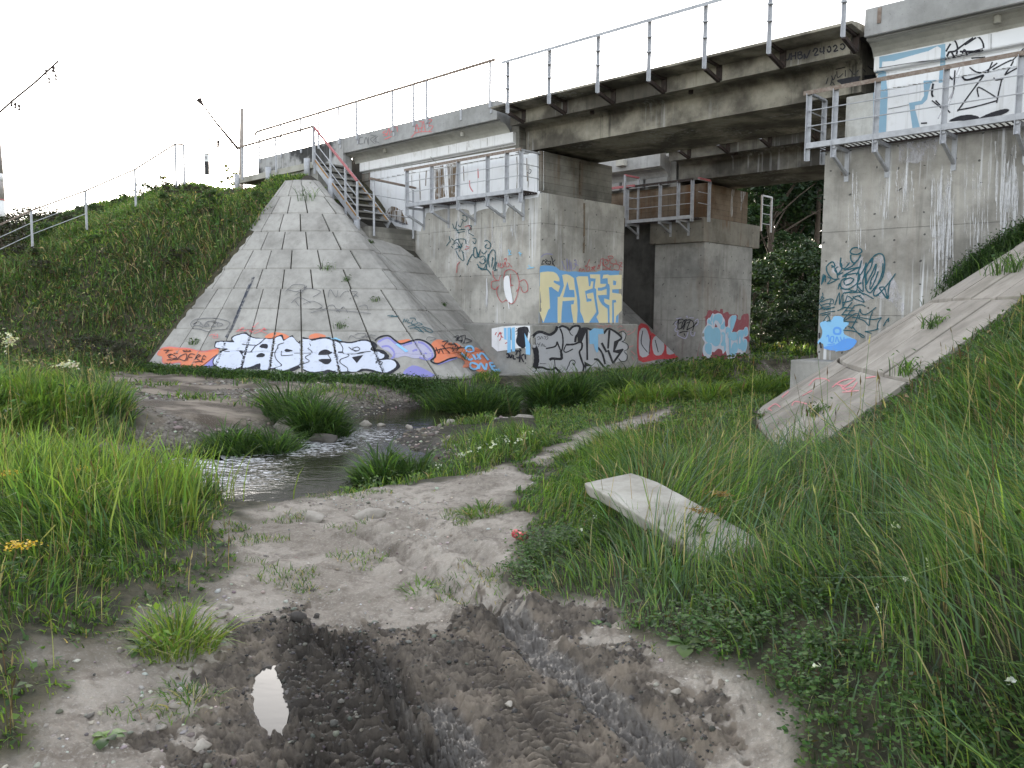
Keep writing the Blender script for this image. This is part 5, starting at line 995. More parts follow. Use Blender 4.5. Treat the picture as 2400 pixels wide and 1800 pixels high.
def loose():
    rng = np.random.default_rng(31)
    # gravel of the far bank, track pebbles, mud crumbs
    n = 30000; x, y = sample(n, (-11, 1.5, 8, 19), rng); hq, mud, gr, gv, wet, core, clod, path, fb = full(x, y); k = (gv > .25) & (rng.random(n) < gv*.55) & ~onwater(x, y, -.25); 
    pebbles('gravel', x[k], y[k], .02, [(.27,.24,.205), (.17,.145,.12), (.1,.085,.07), (.23,.2,.165), (.38,.35,.31)], 3, 'peb')
    n = 26000; x, y = sample(n, (-3.2, 2.4, 2, 9.5), rng); hq, mud, gr, gv, wet, core, clod, path, fb = full(x, y); k = (path > .5) & (mud < .5) & (rng.random(n) < smooth(.45, .7, fbm(x*1.6, y*1.6, 3, 7))*.5+.03)
    pebbles('track_pebbles', x[k], y[k], .0075, [(.4,.37,.33), (.3,.27,.24), (.2,.18,.16), (.45,.44,.42)], 4, 'peb')
    n = 42000; x, y = sample(n, (-2.2, 1.9, 2.2, 5.6), rng); hq, mud, gr, gv, wet, core, clod, path, fb = full(x, y); k = (mud > .35) & (wet < .5) & (rng.random(n) < .1+.45*core+.6*smooth(.5, .65, fbm(x*3, y*3, 2, 9))) & (puddist(x, y) > .02)
    pebbles('mud_crumbs', x[k], y[k], .0055, [(.06,.054,.049), (.085,.077,.069), (.045,.041,.038), (.13,.12,.108)], 5, 'clods', .45)
    G = 'stones in and beside the stream'
    rock('boulder', 'long flat pale stone in the dark water, plant growing on it', 'stone', (1250,948), WATER, .36, .17, .15, .1, 'rock', 1, G, .42, True); rock('boulder', 'rounded pale boulder at the near stream edge', 'stone', (1222,992), WATER, .22, .17, .14, .4, 'rock', 2, G, .35, True)
    rock('boulder', 'squarish pale grey stone beside the tussock at the rapids', 'stone', (682,1022), WATER, .34, .26, .24, .5, 'rock', 3, G, .35, True); rock('boulder', 'dark wet stone at the head of the rapids', 'stone', (762,1036), WATER, .22, .12, .12, -.3, 'darkrock', 4, G, .35, True)
    for i, (p, s, lb) in enumerate((((1187,990),.09,'small pale stone left of the rounded boulder'),((1252,992),.08,'small pale stone right of the rounded boulder'),((1140,978),.06,'tiny stone in mid stream'),((855,997),.09,'pale stone at the left of the shallow water'),((895,998),.07,'small stone in the shallow water'),((960,1003),.06,'wet pebble near the point bar tip'),((1055,995),.1,'stone just behind the white clover'),((720,1022),.1,'flat brown stone beside the squarish one'))): rock('stone', lb, 'stone', p, WATER, s*1.3, s, s*.8, i, 'rock', 10+i, G, .4, True)
    G = 'stones on the bare track'
    for i, (p, s, lb) in enumerate((((415,1690),.028,'pale oval pebble left of the puddle'),((378,1734),.015,'small white pebble on the lower left dirt'),((475,1775),.03,'grey pebble at the mud edge, bottom'),((465,1595),.02,'pale pebble under the lone grass clump'),((515,1462),.03,'blue grey flat stone by the lone clump'),((530,1440),.03,'flat grey stone on the pale dust'),((1585,1668),.022,'white chalky pebble right of the deep rut'),((1190,1655),.018,'white chip on the tyre ridge'),((735,1200),.08,'flat whitish stone at the ford edge'),((870,1195),.09,'dark edged flat stone near the middle of the track'))):
        rock('stone', lb, 'stone', p, -1.6, s*1.4, s, s*.55, i*.7, 'rock', 30+i, G, .3)
    G = 'clods of dark mud on the dry dust'
    for i, (p, s, lb) in enumerate((((697,1460),.035,'largest dark mud clod at the mud edge'),((742,1452),.018,'dark mud clod right of the largest one'),((640,1467),.017,'dark clod left of the largest one'),((622,1482),.014,'oval dark clod nearer the puddle side'),((605,1490),.015,'dark clod lowest of the small group'),((583,1475),.012,'leftmost dark clod on the dust'),((650,1490),.014,'dark clod touching the churned mud'))): rock('mud_clod', lb, 'clod', p, -1.6, s*1.3, s, s*.9, i, 'clod', 50+i, G, .3)
    # puddle
    pz = float(heights([PUDL[1][0][0]], [PUDL[1][0][1]])[0])+.03; c = np.array(PUDL[1][0]); n = 40
    pp = np.array([a for a, _ in PUDL]); wd_ = np.array([b for _, b in PUDL])+.03; tt = np.linspace(0, 3, 20); px_ = np.interp(tt, range(4), pp[:, 0]); py_ = np.interp(tt, range(4), pp[:, 1]); ww = np.interp(tt, range(4), wd_)
    py_[0] += .05; py_[-1] -= .05; ring = [(a-w_, b, pz) for a, b, w_ in zip(px_, py_, ww)]+[(a+w_, b, pz) for a, b, w_ in zip(px_[::-1], py_[::-1], ww[::-1])]; n = len(ring)
    me = bpy.data.meshes.new('puddle'); me.from_pydata(ring, [], [tuple(range(n))]); tag(link('puddle_water', me, MT['puddle']), kind='structure')
    # tilted concrete slab in the grass
    sl = bpy.data.meshes.new('slab'); A = np.array([.70, 5.72, -1.16]); Bq = np.array([1.24, 4.36, -1.28]); d = Bq-A; L = np.linalg.norm(d); d /= L; sd = np.cross(d, [0, 0, 1.]); sd /= np.linalg.norm(sd); sd = sd*math.cos(.30)+np.array([0, 0, -1.])*math.sin(.12); up = np.cross(sd, d); up /= np.linalg.norm(up)
    root = empty('concrete_slab', tuple(A+d*L/2-[0, 0, .3]), 0, 'pale tilted concrete slab lying in the tall grass right of the track', 'concrete slab')
    def rnd_box(t0, t1, w0, w1, th, seed, tilt):
        mb = MB(); rng_ = random.Random(seed); ns = 10; vs = []; wv = lambda k: rng_.uniform(-.03, .012)
        for i in range(ns+1):
            t = t0+(t1-t0)*i/ns; lift = tilt*(t-t0); a = A+d*(t*L)+up*lift
            vs += [a+sd*(w0+wv(0)), a+sd*(w1+wv(0)), a+sd*(w1+wv(0))-up*th, a+sd*(w0+wv(0))-up*th]
        fs = [(i*4+j, i*4+(j+1) % 4, i*4+4+(j+1) % 4, i*4+4+j) for i in range(ns) for j in range(4)]+[(0,1,2,3), (ns*4+3,ns*4+2,ns*4+1,ns*4)]
        mb.add(vs, fs); return mb
    mb = MB(); rng_ = random.Random(4); ns = 14; vs = []; wv = lambda k: rng_.uniform(-k, k*.4)
    for i in range(ns+1):
        f = i/ns; a_ = A+d*(f*L)+up*(.03*min(f, .3)/.3-.04*max(0, f-.3)); e = .03 if i in (0, ns) else .012
        vs += [a_+sd*(-.2-wv(e)), a_+sd*(.02)+up*rng_.uniform(0, .004), a_+sd*(.23+wv(e)), a_+sd*(.22+wv(e))-up*.085, a_+sd*(-.19-wv(e))-up*.085]
    fs = [(i*5+j, i*5+(j+1) % 5, i*5+5+(j+1) % 5, i*5+5+j) for i in range(ns) for j in range(5)]+[(0,1,2,3,4), (ns*5+4,ns*5+3,ns*5+2,ns*5+1,ns*5)]
    mb.add(vs, fs); mb.build('slab_body', concrete('old_slab_concrete', (.45,.43,.39), (.26,.245,.21), .35, (.16,.15,.12), seed=40, blot=(.38,.6)), root, .012)
    # crushed drink can
    c = np.array([*onz(1218, 1262, -1.55)[:2], 0]); c[2] = float(heights(c[0], c[1])[0])+.032; can = empty('drink_can', tuple(c), 2.2, 'crushed red drink can lying at the edge of the grass', 'can'); n = 28
    prof = [(-.058,.024),(-.056,.029),(-.052,.033),(-.03,.033),(-.012,.031),(0,.027),(.01,.031),(.03,.033),(.05,.033),(.056,.030),(.058,.027)]; vs = []; fs = []
    for k, (xx, r) in enumerate(prof):
        for j in range(n):
            a = 2*math.pi*j/n; rr = r*(1+.10*math.sin(a*3+k*.9)*(abs(xx) < .05)-.22*max(0, math.cos(a-1.2))*math.exp(-(xx/.022)**2)); vs.append((xx+.004*math.sin(a*2)*(abs(xx) < .05), rr*math.cos(a)*1.05, rr*math.sin(a)*.92))
    for k in range(len(prof)-1):
        for j in range(n): fs.append((k*n+j, k*n+(j+1) % n, (k+1)*n+(j+1) % n, (k+1)*n+j))
    me = bpy.data.meshes.new('can_body'); me.from_pydata(vs, [], fs); link('can_body', me, simple('can_red', (.5,.055,.075), .35, .35, .3, 25, .001, None), can, smooth_=True)
    for nm, k in (('can_lid', 0), ('can_base', len(prof)-1)):
        r = prof[k][1]*.97; me = bpy.data.meshes.new(nm); s_ = .003 if k == 0 else -.003; me.from_pydata([(prof[k][0]+s_, r*math.cos(2*math.pi*j/20)*1.05, r*math.sin(2*math.pi*j/20)*.92) for j in range(20)], [], [tuple(range(20))]); link(nm, me, simple(nm+'_metal', (.35,.12,.13) if k == 0 else (.5,.5,.5), .35, .2, .8), can)
    # handrailed steps on the embankment, far left
    su = 25.; hs_ = broot('embankment_steps', su, 9, 3, 'concrete steps with a thin rusty handrail climbing the left embankment', 'steps')
    def P(v): return 1.72+(v-7.0)*.577
    pv = [(11.28, 4.12, 5.0), (11.02, 3.98, 4.98), (9.80, 3.3, 4.07), (8.42, 2.5, 3.3), (7.02, 1.65, 2.62), (5.6, .8, 1.8), (4.2, 0, 1.0)]
    for v, z0, z1 in pv:
        m = MB(); m.bar((su, v, z0-.3), (su, v, z1), .05); m.build('post', MT['steel'], hs_)
    m = MB(); tp = [(su, v, z1) for v, z0, z1 in pv]; 
    for a, b in zip(tp[:-1], tp[1:]): m.bar(a, b, .05, .045)
    m.build('handrail', MT['rusty'], hs_)
    for f in (.36, .7):
        m = MB()
        for a, b in zip(pv[3:-1], pv[4:]): m.bar((su, a[0], a[2]-(.9)*f), (su, b[0], b[2]-.9*f), .018)
        m.build('mid_rail', MT['steel'], hs_)
    pass
    for i in range(22):
        v = 11-.38*i; z = 3.45-.245*i; m = MB(); m.box(su, su+1.05, v-.2, v+.1, z-.1, z-.02); m.build('tread', MT['tread'], hs_)
    # masts, marker
    b = at_px(566, 50, 3.9); ms = empty('catenary_mast', b, 0, 'slim bare concrete mast with a slanting strut on the embankment', 'mast', 'line side masts'); m = MB(); px0 = b
    def rel(x, y, D): d = ray(x, y); d = d/np.hypot(d[0], d[1])*D; return d
    topp = rel(567.5, 254, 50); m.tube([(b[0], b[1], b[2]), tuple((np.array(b)+topp)/2), tuple(topp)], [.15, .14, .11], 12); m.build('pole', simple('mast_concrete', (.34,.3,.27), .9, .4, 0, 3, .004), ms, 0, True)
    m = MB(); m.tube([rel(559, 350, 50), rel(507, 288, 50), rel(464, 230, 50)], [.09, .06, .04], 6); m.tube([rel(543, 336, 50), rel(487, 326, 50)], .045, 6); m.build('cantilever', MT['darkrust'], ms)
    m = MB()
    for y in (333, 338, 343): p = rel(511, y, 50); m.tube([p+[0, 0, .07], p-[0, 0, .07]], [.04, .1], 8)
    m.build('insulator', MT['darkrust'], ms); m = MB(); p = rel(466, 233, 50); m.tube([p, p+[.25, 0, -.35]], [.16, .04], 8); m.build('insulator', MT['darkrust'], ms)
    b2 = at_px(5, 45, float(rel(5, 512, 45)[2])-.6); mp = empty('catenary_mast', b2, 0, 'thick banded mast with a white foot cut by the left frame edge', 'mast', 'line side masts')
    def ring_(z0, z1, r0, r1, nm, mat_): mm = MB(); mm.tube([(b2[0], b2[1], z0), (b2[0], b2[1], z1)], [r0, r1], 16); mm.build(nm, mat_, mp, 0, True)
    zz = lambda y: float(rel(5, y, 45)[2]); wm = simple('white_limewash', (.75,.75,.75), .8, .2, 0, 4, .003); gm = simple('pole_concrete', (.36,.33,.31), .9, .4, 0, 3, .004)
    ring_(b2[2], zz(471), .345, .33, 'white_foot', wm); ring_(zz(471), zz(468), .335, .335, 'red_band', MT['red']); ring_(zz(468), zz(426), .325, .31, 'pole', gm); ring_(zz(426), zz(408), .312, .308, 'white_band', wm); ring_(zz(408), zz(300), .305, .24, 'pole', gm); ring_(zz(300), zz(120), .24, .18, 'pole', gm)
    m = MB(); m.tube([rel(-6, 268, 45), rel(27, 238, 45), rel(80, 195, 45), rel(137, 143, 45)], .045, 6); m.build('cantilever', MT['darkrust'], mp)
    for (x, y, r) in ((125, 161, .11), (131, 180, .07), (115, 187, .07), (27, 242, .08), (36, 247, .08), (45, 251, .08), (108, 168, .06)):
        m = MB(); p = rel(x, y, 45); m.tube([p+[0, 0, .14], p+[0, 0, .02], p-[0, 0, .02], p-[0, 0, .14]], [r*.35, r, r*.3, r], 8); m.build('insulator', MT['darkrust'], mp)
    b3 = rel(485, 394, 27.); mk = empty('marker_post', tuple(b3-[0, 0, .15]), 0, 'small white and black numbered marker post on the embankment crest', 'post'); m = MB(); w_ = .055
    m.box(b3[0]-w_, b3[0]+w_, b3[1]-w_, b3[1]+w_, b3[2]-.2, b3[2]+.19); m.build('black_foot', simple('black_paint', (.02,.02,.022), .6), mk); m = MB(); m.box(b3[0]-w_, b3[0]+w_, b3[1]-w_, b3[1]+w_, b3[2]+.192, b3[2]+.40); m.build('white_body', wm, mk, .004); m = MB(); m.box(b3[0]-w_-.012, b3[0]+w_+.012, b3[1]-w_-.012, b3[1]+w_+.012, b3[2]+.402, b3[2]+.43); m.build('cap', MT['rusty'], mk, .006)
    m = MB(); yy = b3[1]-w_-.003
    for zc in (.325, .275):
        a = [(b3[0]+.02*math.cos(t), yy, b3[2]+zc+.022*math.sin(t)) for t in np.linspace(0, 6.283, 13)]; m.tube(a, .006, 5, False)
    m.build('digit', simple('digit_black', (.02,.02,.022), .6), mk)
# ------------------------------------------------------------------ painted writing: traced strokes and fills laid on the real surfaces, a few mm proud
PC = {'black': paint('black_spray', (.022,.022,.03), .35, (.17,.17,.18)), 'white': paint('pale_spray', (.58,.62,.74), .6, (.36,.37,.42)), 'wwall': paint('white_wall_coat', (.8,.81,.84), .3, (.5,.48,.44), 3, .3),
 'silver': paint('silver_spray', (.5,.505,.54), .3, (.3,.3,.31)), 'blue': paint('sky_blue_roller_paint', (.18,.42,.76), .08), 'yellow': paint('cream_yellow_roller_paint', (.86,.78,.5), .1, (.85,.8,.6)), 'lblue': paint('light_blue_spray', (.26,.55,.85), .15), 'cyan': paint('pale_cyan_spray', (.25,.52,.72), .2), 'pblue': paint('dusty_blue_paint', (.27,.44,.58), .15),
 'deepblue': paint('strong_blue_spray', (.13,.36,.85), .3), 'orange': paint('orange_spray', (.68,.22,.12), .5), 'pink': paint('pink_red_spray', (.66,.16,.17), .35), 'red': paint('red_spray', (.5,.06,.07), .3), 'maroon': paint('maroon_spray', (.26,.05,.07), .4, (.3,.22,.22)), 'purple': paint('violet_spray', (.25,.24,.55), .5), 'lilac': paint('lilac_grey_spray', (.42,.41,.55), .45),
 'teal': paint('teal_spray', (.010,.085,.115), .3), 'grey': paint('faded_black_marker', (.13,.13,.14), .6), 'soot': stain('blue_grey_soot', (.06,.07,.1), (6,6,6), .3, .6, .7), 'haze': stain('faint_white_spray', (.66,.65,.7), (7,7,3), .35, .65, .6), 'eff': stain('lime_streak', (.68,.68,.7), amt=.75), 'brown': stain('brown_seepage', (.17,.115,.065), (14,14,.6), .3, .6, .85), 'pinkf': paint('faded_pink_spray', (.62,.22,.24), .6, (.4,.38,.36))}
LAYER = [0]
class Graf:
    def __init__(s, root, tg, name, label, fallback=None): s.root = root; s.tg = TARGET[tg]; s.name = name; s.label = label; s.mb = {}; s.z = (0, 0, 1.); s.cache = {}; s.lay = 0; s.fb = fallback
    def zoom(s, ox, oy, k): s.z = (ox, oy, k); return s
    def P(s, x, y): return s.z[0]+x/s.z[2], s.z[1]+y/s.z[2]
    def paths(s, txt, Z={}):
        out = []
        for sub in txt.split('|'):
            p = []
            for t in sub.split():
                if t[0] == '@': s.z = Z[t]; continue
                a, b = t.split(','); p.append(s.P(float(a), float(b)))
            out.append(p)
        return out
    def hit(s, x, y, off):
        k = (round(x*8), round(y*8))
        if k not in s.cache:
            d = ray(x, y); q = Vector((d@UH, d@VH, d[2])).normalized(); s.cache[k] = (s.tg.ray_cast(Vector((0, 0, 0)), q), q)
        (r, q) = s.cache[k]
        if r[0] is None: return None
        n = r[1]; n = -n if n.dot(q) > 0 else n
        return r[0]+n*off
    def M(s, col): return s.mb.setdefault(col, MB())
    def quad(s, col, pts, off):
        h = [s.hit(x, y, off) for x, y in pts]
        if any(a is None for a in h): return
        L = max((h[i]-h[(i+1) % len(h)]).length for i in range(len(h)))
        if L > .5: return
        m = s.M(col); m.add([tuple(a) for a in h], [tuple(range(len(h)))])
    def fill(s, col, txt, Z={}, step=1.6, wstep=12., smooth_=True):
        s.lay += 1; off = .004+s.lay*.0007
        edges = []
        for p in s.paths(txt, Z):
            if smooth_ and len(p) > 3: p = catmull(p, True, 3)
            edges += [(p[i], p[(i+1) % len(p)]) for i in range(len(p))]
        ys = [q[1] for e in edges for q in e]; y0, y1 = min(ys), max(ys); n = max(2, int((y1-y0)/step)); dy = (y1-y0)/n
        for k in range(n):
            a, b = y0+k*dy, y0+(k+1)*dy; m = (a+b)/2; xs = []
            for (p, q) in edges:
                if (p[1] > m) != (q[1] > m):
                    f = lambda y: p[0]+(q[0]-p[0])*np.clip((y-p[1])/(q[1]-p[1]), 0, 1)
                    xs.append((f(m), f(a), f(b)))
            xs.sort()
            for i in range(0, len(xs)-1, 2):
                l, r = xs[i], xs[i+1]; w = max(1, int(math.ceil((r[0]-l[0])/wstep)))
                for j in range(w):
                    t0, t1 = j/w, (j+1)/w; L_ = lambda u, c: l[c]+(r[c]-l[c])*u
                    s.quad(col, [(L_(t0, 1), a), (L_(t1, 1), a), (L_(t1, 2), b), (L_(t0, 2), b)], off)
        return s
    def stroke(s, col, w, txt, Z={}, jit=.12, closed=False):
        for p in s.paths(txt, Z):
            if len(p) < 2: continue
            s.lay += .25; off = .0045+s.lay*.0007
            p = catmull(p, closed, 5); rnd = random.Random(len(p)+int(p[0][0])); n = len(p); L = []; R = []
            for i, (x, y) in enumerate(p):
                a = p[max(0, i-1)]; b = p[min(n-1, i+1)]; dx, dy = b[0]-a[0], b[1]-a[1]; l = math.hypot(dx, dy) or 1; ww = w*.5*(1+rnd.uniform(-jit, jit)); L.append((x-dy/l*ww, y+dx/l*ww)); R.append((x+dy/l*ww, y-dx/l*ww))
            for i in range(n-1): s.quad(col, [L[i], L[i+1], R[i+1], R[i]], off+i*.00002)
        return s
    def done(s, names=None):
        LAYER[0] += 1
        for i, (col, m) in enumerate(s.mb.items()):
            if not m.v: continue
            o = m.build(s.name, PC[col], s.root)
            if i == 0 and s.label: o['label'] = s.label
        return s
def catmull(p, closed, k):
    n = len(p); out = []
    for i in range(n if closed else n-1):
        P0, P1, P2, P3 = (p[(i-1) % n], p[i], p[(i+1) % n], p[(i+2) % n]) if closed else (p[max(0, i-1)], p[i], p[i+1], p[min(n-1, i+2)])
        for j in range(k):
            t = j/k; T = .5
            out.append(tuple(T*((2*P1[c])+(-P0[c]+P2[c])*t+(2*P0[c]-5*P1[c]+4*P2[c]-P3[c])*t*t+(-P0[c]+3*P1[c]-3*P2[c]+P3[c])*t**3) for c in (0, 1)))
    if not closed: out.append(p[-1])
    return out
def graffiti():
    Z = {'@1': (340, 740, 5.267), '@2': (700, 740, 4.424), '@5': (300, 500, 2.212)}
    G = Graf(lp, 'slopeL', 'slope_graffiti', 'bulky white letters outlined in black with orange and violet patches'); fs = dict(Z=Z, wstep=3., step=1.4)
    G.stroke('soot', 7, '@5 650,335 620,400 600,450 570,520 540,590 510,645', Z); G.stroke('soot', 3.5, '@5 655,330 600,440 560,540', Z)
    G.fill('orange', '@1 150,480 200,410 300,388 420,400 530,405 640,430 740,440 820,425 900,410 910,450 870,500 760,590 690,640 640,690 560,650 480,690 450,660 440,610 430,570 300,590 220,580 215,510', **fs)
    G.stroke('pink', 2.2, '@1 150,480 200,410 300,388 420,400 530,405 640,430 740,440 820,425 900,410|215,515 225,580 300,592 430,575 445,620 470,690', Z)
    G.fill('purple', '@1 590,720 740,610 900,480 850,600 830,640 700,700', **fs); G.stroke('black', 1.5, '@1 585,705 700,625 890,480', Z)
    G.fill('orange', '@1 1480,270 1530,225 1620,208 1720,225 1790,270 1740,295 1600,285', **fs); G.fill('orange', '@2 105,230 130,195 190,185 260,200 285,215 230,240 140,250', **fs); G.fill('cyan', '@2 270,228 360,222 430,248 440,268 340,245', **fs)
    G.fill('orange', '@2 1010,270 1120,245 1160,255 1110,285 1060,298', **fs); G.fill('orange', '@2 1370,310 1410,260 1470,250 1530,275 1640,290 1720,340 1800,350 1840,330 1890,360 1990,375 1900,392 2010,490 1930,590 1850,580 1800,540 1700,540 1720,480 1640,435 1500,470 1440,500 1400,470 1420,420 1400,360', **fs)
    G.fill('lilac', '@2 815,275 930,225 1000,275 1060,305 1160,280 1230,260 1300,275 1360,320 1400,380 1400,430 1360,465 1280,440 1200,445 1100,420 1000,440 940,380 880,350 830,310', **fs)
    G.stroke('purple', 4.5, '@2 825,275 920,232 1000,285 1060,318|1080,312 1200,280 1290,290 1365,360 1385,430 1330,455 1250,435|860,325 930,320 985,370 990,420 960,450|1180,372 1230,358 1330,400', Z)
    G.fill('purple', '@2 1090,612 1110,560 1180,520 1260,535 1400,610 1380,632 1240,632', **fs); G.stroke('purple', 3, '@2 1440,510 1540,475 1640,440', Z)
    G.stroke('black', 3.6, '@2 790,262 840,225 930,210 1000,258 1060,295 1150,270 1230,250 1300,265 1370,310 1410,370 1415,430 1370,470 1440,500 1560,452 1640,436', Z)
    G.fill('black', '@1 858,380 866,340 890,316 1058,312 1065,275 1100,248 1235,208 1275,228 1335,265 1440,280 1560,280 1680,238 1705,252 1722,298 1800,252 1828,248 1842,278 1900,330 1918,262 1960,268 2060,295 @2 137,243 270,222 340,233 430,260 540,273 640,252 720,250 790,280 818,320 802,347 880,362 938,415 936,447 1002,458 1048,510 1042,547 942,612 850,608 700,572 640,584 540,593 510,602 400,598 190,612 100,594 0,545 @1 1900,655 1810,692 1700,698 1610,668 1440,702 1420,662 1220,664 1050,692 950,673 858,628 836,570 858,518 920,470 925,440 960,415 900,407 863,397', **fs)
    G.fill('white', '@1 872,372 890,335 960,325 1085,335 1105,325 1080,285 1130,250 1235,228 1290,262 1380,290 1480,290 1420,345 1370,370 1340,410 1300,450 1230,445 1175,440 1205,500 1225,560 1200,620 1130,655 1040,675 950,655 870,610 850,575 870,525 960,445 1030,415 940,405 880,395', **fs)
    G.fill('white', '@1 1480,294 1560,292 1670,258 1700,300 1725,338 1660,358 1637,385 1640,420 1610,470 1630,550 1680,608 1668,625 1440,680 1425,590 1300,635 1195,645 1225,560 1205,490 1225,455 1300,452 1345,412 1377,372 1430,347', **fs)
    G.fill('white', '@1 1722,312 1815,264 1870,320 1910,345 1950,292 2055,307 2030,350 2045,385 2010,410 2060,460 1980,525 2030,570 1900,610 1720,680 1612,655 1682,627 1692,605 1632,555 1607,480 1647,410 1642,382 1682,352 1725,342', **fs)
    G.fill('white', '@2 135,267 260,242 330,252 420,287 455,340 460,380 520,405 515,425 440,450 432,490 452,520 508,550 503,580 400,585 310,560 300,565 170,588 90,573 5,520 105,475 70,430 135,390 100,345 130,317 117,287', **fs)
    G.fill('white', '@2 432,282 540,292 650,267 720,272 765,310 745,360 830,380 885,405 880,440 820,465 960,462 1008,495 1003,540 920,588 840,583 740,558 660,553 600,583 520,578 502,545 442,515 434,480 452,447 522,417 462,387 457,337', **fs)
    G.fill('black', '@1 1415,385 1450,355 1515,360 1510,410 1440,400', **fs); G.fill('black', '@1 1375,500 1430,465 1480,480 1470,510 1400,518', **fs); G.fill('black', '@1 1725,430 1760,415 1830,440 1740,445', **fs)
    G.fill('black', '@2 208,410 230,370 290,355 340,385 320,405', **fs); G.fill('black', '@2 210,460 335,455 330,490 290,508 240,490', **fs); G.fill('black', '@2 552,435 672,412 605,497', smooth_=False, **fs)
    G.stroke('black', 1.7, '@1 1480,292 1420,345 1360,385 1310,445 1230,445 1172,438 1210,500 1225,570 1190,640|1720,340 1650,365 1640,400 1605,470 1625,545 1685,610 1670,630|2010,410 2055,440 2060,470 1980,520 2030,570 1900,615|1690,440 1685,490 1710,500 1830,490|1200,357 1260,365 1370,370', Z)
    G.stroke('black', 1.7, '@2 430,285 460,340 460,385 520,410 510,430 435,460 435,495 505,545 510,580|310,410 330,385 460,380|305,410 325,440 335,455|545,405 660,385 750,375|800,490 830,460 900,455|560,345 610,330 635,355 590,375 560,350|520,330 560,360 620,370|800,500 830,480 870,490 850,515', Z)
    G.fill('lblue', '@2 1000,300 1030,295 1140,375 1110,385', smooth_=False, **fs)
    G.stroke('black', 1.8, '@1 235,435 280,430 350,425|300,430 260,470|470,440 520,425 570,445 480,450|360,470 410,470|280,500 330,480 400,530 300,520 330,480|410,540 450,500 520,480 500,560 430,540|520,560 560,480 620,485|545,520 590,520|610,550 650,490 690,500 640,530 680,560|700,570 730,500 760,520|710,540 750,545|275,555 350,545 420,545|620,580 680,570 720,580', Z)
    G.stroke('black', 1.7, '@2 1420,335 1450,390 1470,350 1500,400|1480,280 1540,270 1500,330 1560,390|1540,300 1620,310 1590,380|1600,290 1650,340 1580,350|1400,370 1560,340 1720,340|1630,370 1680,320|1480,310 1520,350|1600,230 1650,215 1630,270 1680,215 1690,280|1640,240 1720,210 1710,290|1720,240 1790,270 1730,290|1620,260 1700,260', Z)
    G.stroke('lblue', 4.6, '@2 1722,358 1740,330 1785,328 1805,362 1770,380 1728,372|1680,395 1760,465 1800,452|1790,392 1832,465|1840,405 1880,460|1850,460 1890,395 1960,470|1765,522 1790,497 1850,520 1840,558 1790,558 1765,526|1862,562 1882,502 1930,568 1942,502|2010,500 1972,502 2010,568 2060,568|1990,535 2030,530|2040,508 2085,515|2060,565 2135,575', Z)
    G.stroke('teal', 1.4, '@2 1085,75 1095,40 1110,70 1125,40|1140,50 1130,80 1160,80|1150,35 1200,35 1210,60|1180,60 1170,95 1230,90 1220,70|1240,80 1280,100 1230,110|1130,125 1200,110 1300,190|1150,140 1260,130 1340,170|1280,120 1380,160 1370,185 1310,160|1200,140 1280,175|920,10 960,5 1000,15 1040,5|940,22 985,15 1020,20', Z)
    G.stroke('grey', 1.2, '@2 590,205 640,190 700,200 660,240 600,240|700,240 740,210 800,215|650,230 720,220 790,250|520,255 545,215 600,245|1320,260 1345,230 1420,250 1360,270', Z)
    G.stroke('grey', 1.4, '@1 570,110 620,60 750,40 900,45 1030,80 1050,120 990,175 860,185 780,205 700,180 600,160 570,110|600,120 640,85 690,90 680,130 610,130|690,140 720,150|700,100 730,140 760,100|800,80 760,95 800,130 740,145|830,90 900,90 820,140 880,140|910,95 970,120 900,140 910,95|780,80 870,70', Z)
    G.stroke('pink', 1.1, '@1 800,255 850,240 845,280|880,230 860,250 895,260 900,235 905,280 850,285|1130,210 1200,160 1230,160 1150,200 1260,190|1230,210 1280,170 1310,200|1300,180 1360,180 1330,215 1290,200|1370,200 1420,165 1420,205 1350,230|1430,215 1460,165 1510,175 1440,195 1510,230|1410,95 1340,150 1325,135|1340,150 1375,150', Z)
    G.stroke('grey', 1.15, '@5 820,410 860,375 920,380 880,410 830,400|870,430 930,395 1000,410 960,440|1040,440 1050,400 1080,440 1090,405|1100,440 1130,410 1190,415 1150,450|1170,420 1195,440|900,480 960,460 1010,490 940,500|870,460 900,500|1000,510 1060,480 1100,520|1080,515 1120,490 1140,520|1180,500 1230,480 1250,510|950,520 1040,505 1260,525|850,470 890,440 950,470|930,380 900,420', Z)
    G.done()
    # --- end face of the left abutment
    G = Graf(ab, 'ab_end', 'roller_lettering', 'cream yellow block letters on a sky blue patch').zoom(1240, 590, 9.217); k = dict(smooth_=False, step=1.)
    G.fill('blue', '235,310 330,295 480,300 580,330 660,400 850,430 1000,420 1080,440 1200,440 1440,440 1560,405 2050,400 2030,1535 215,1540', **k)
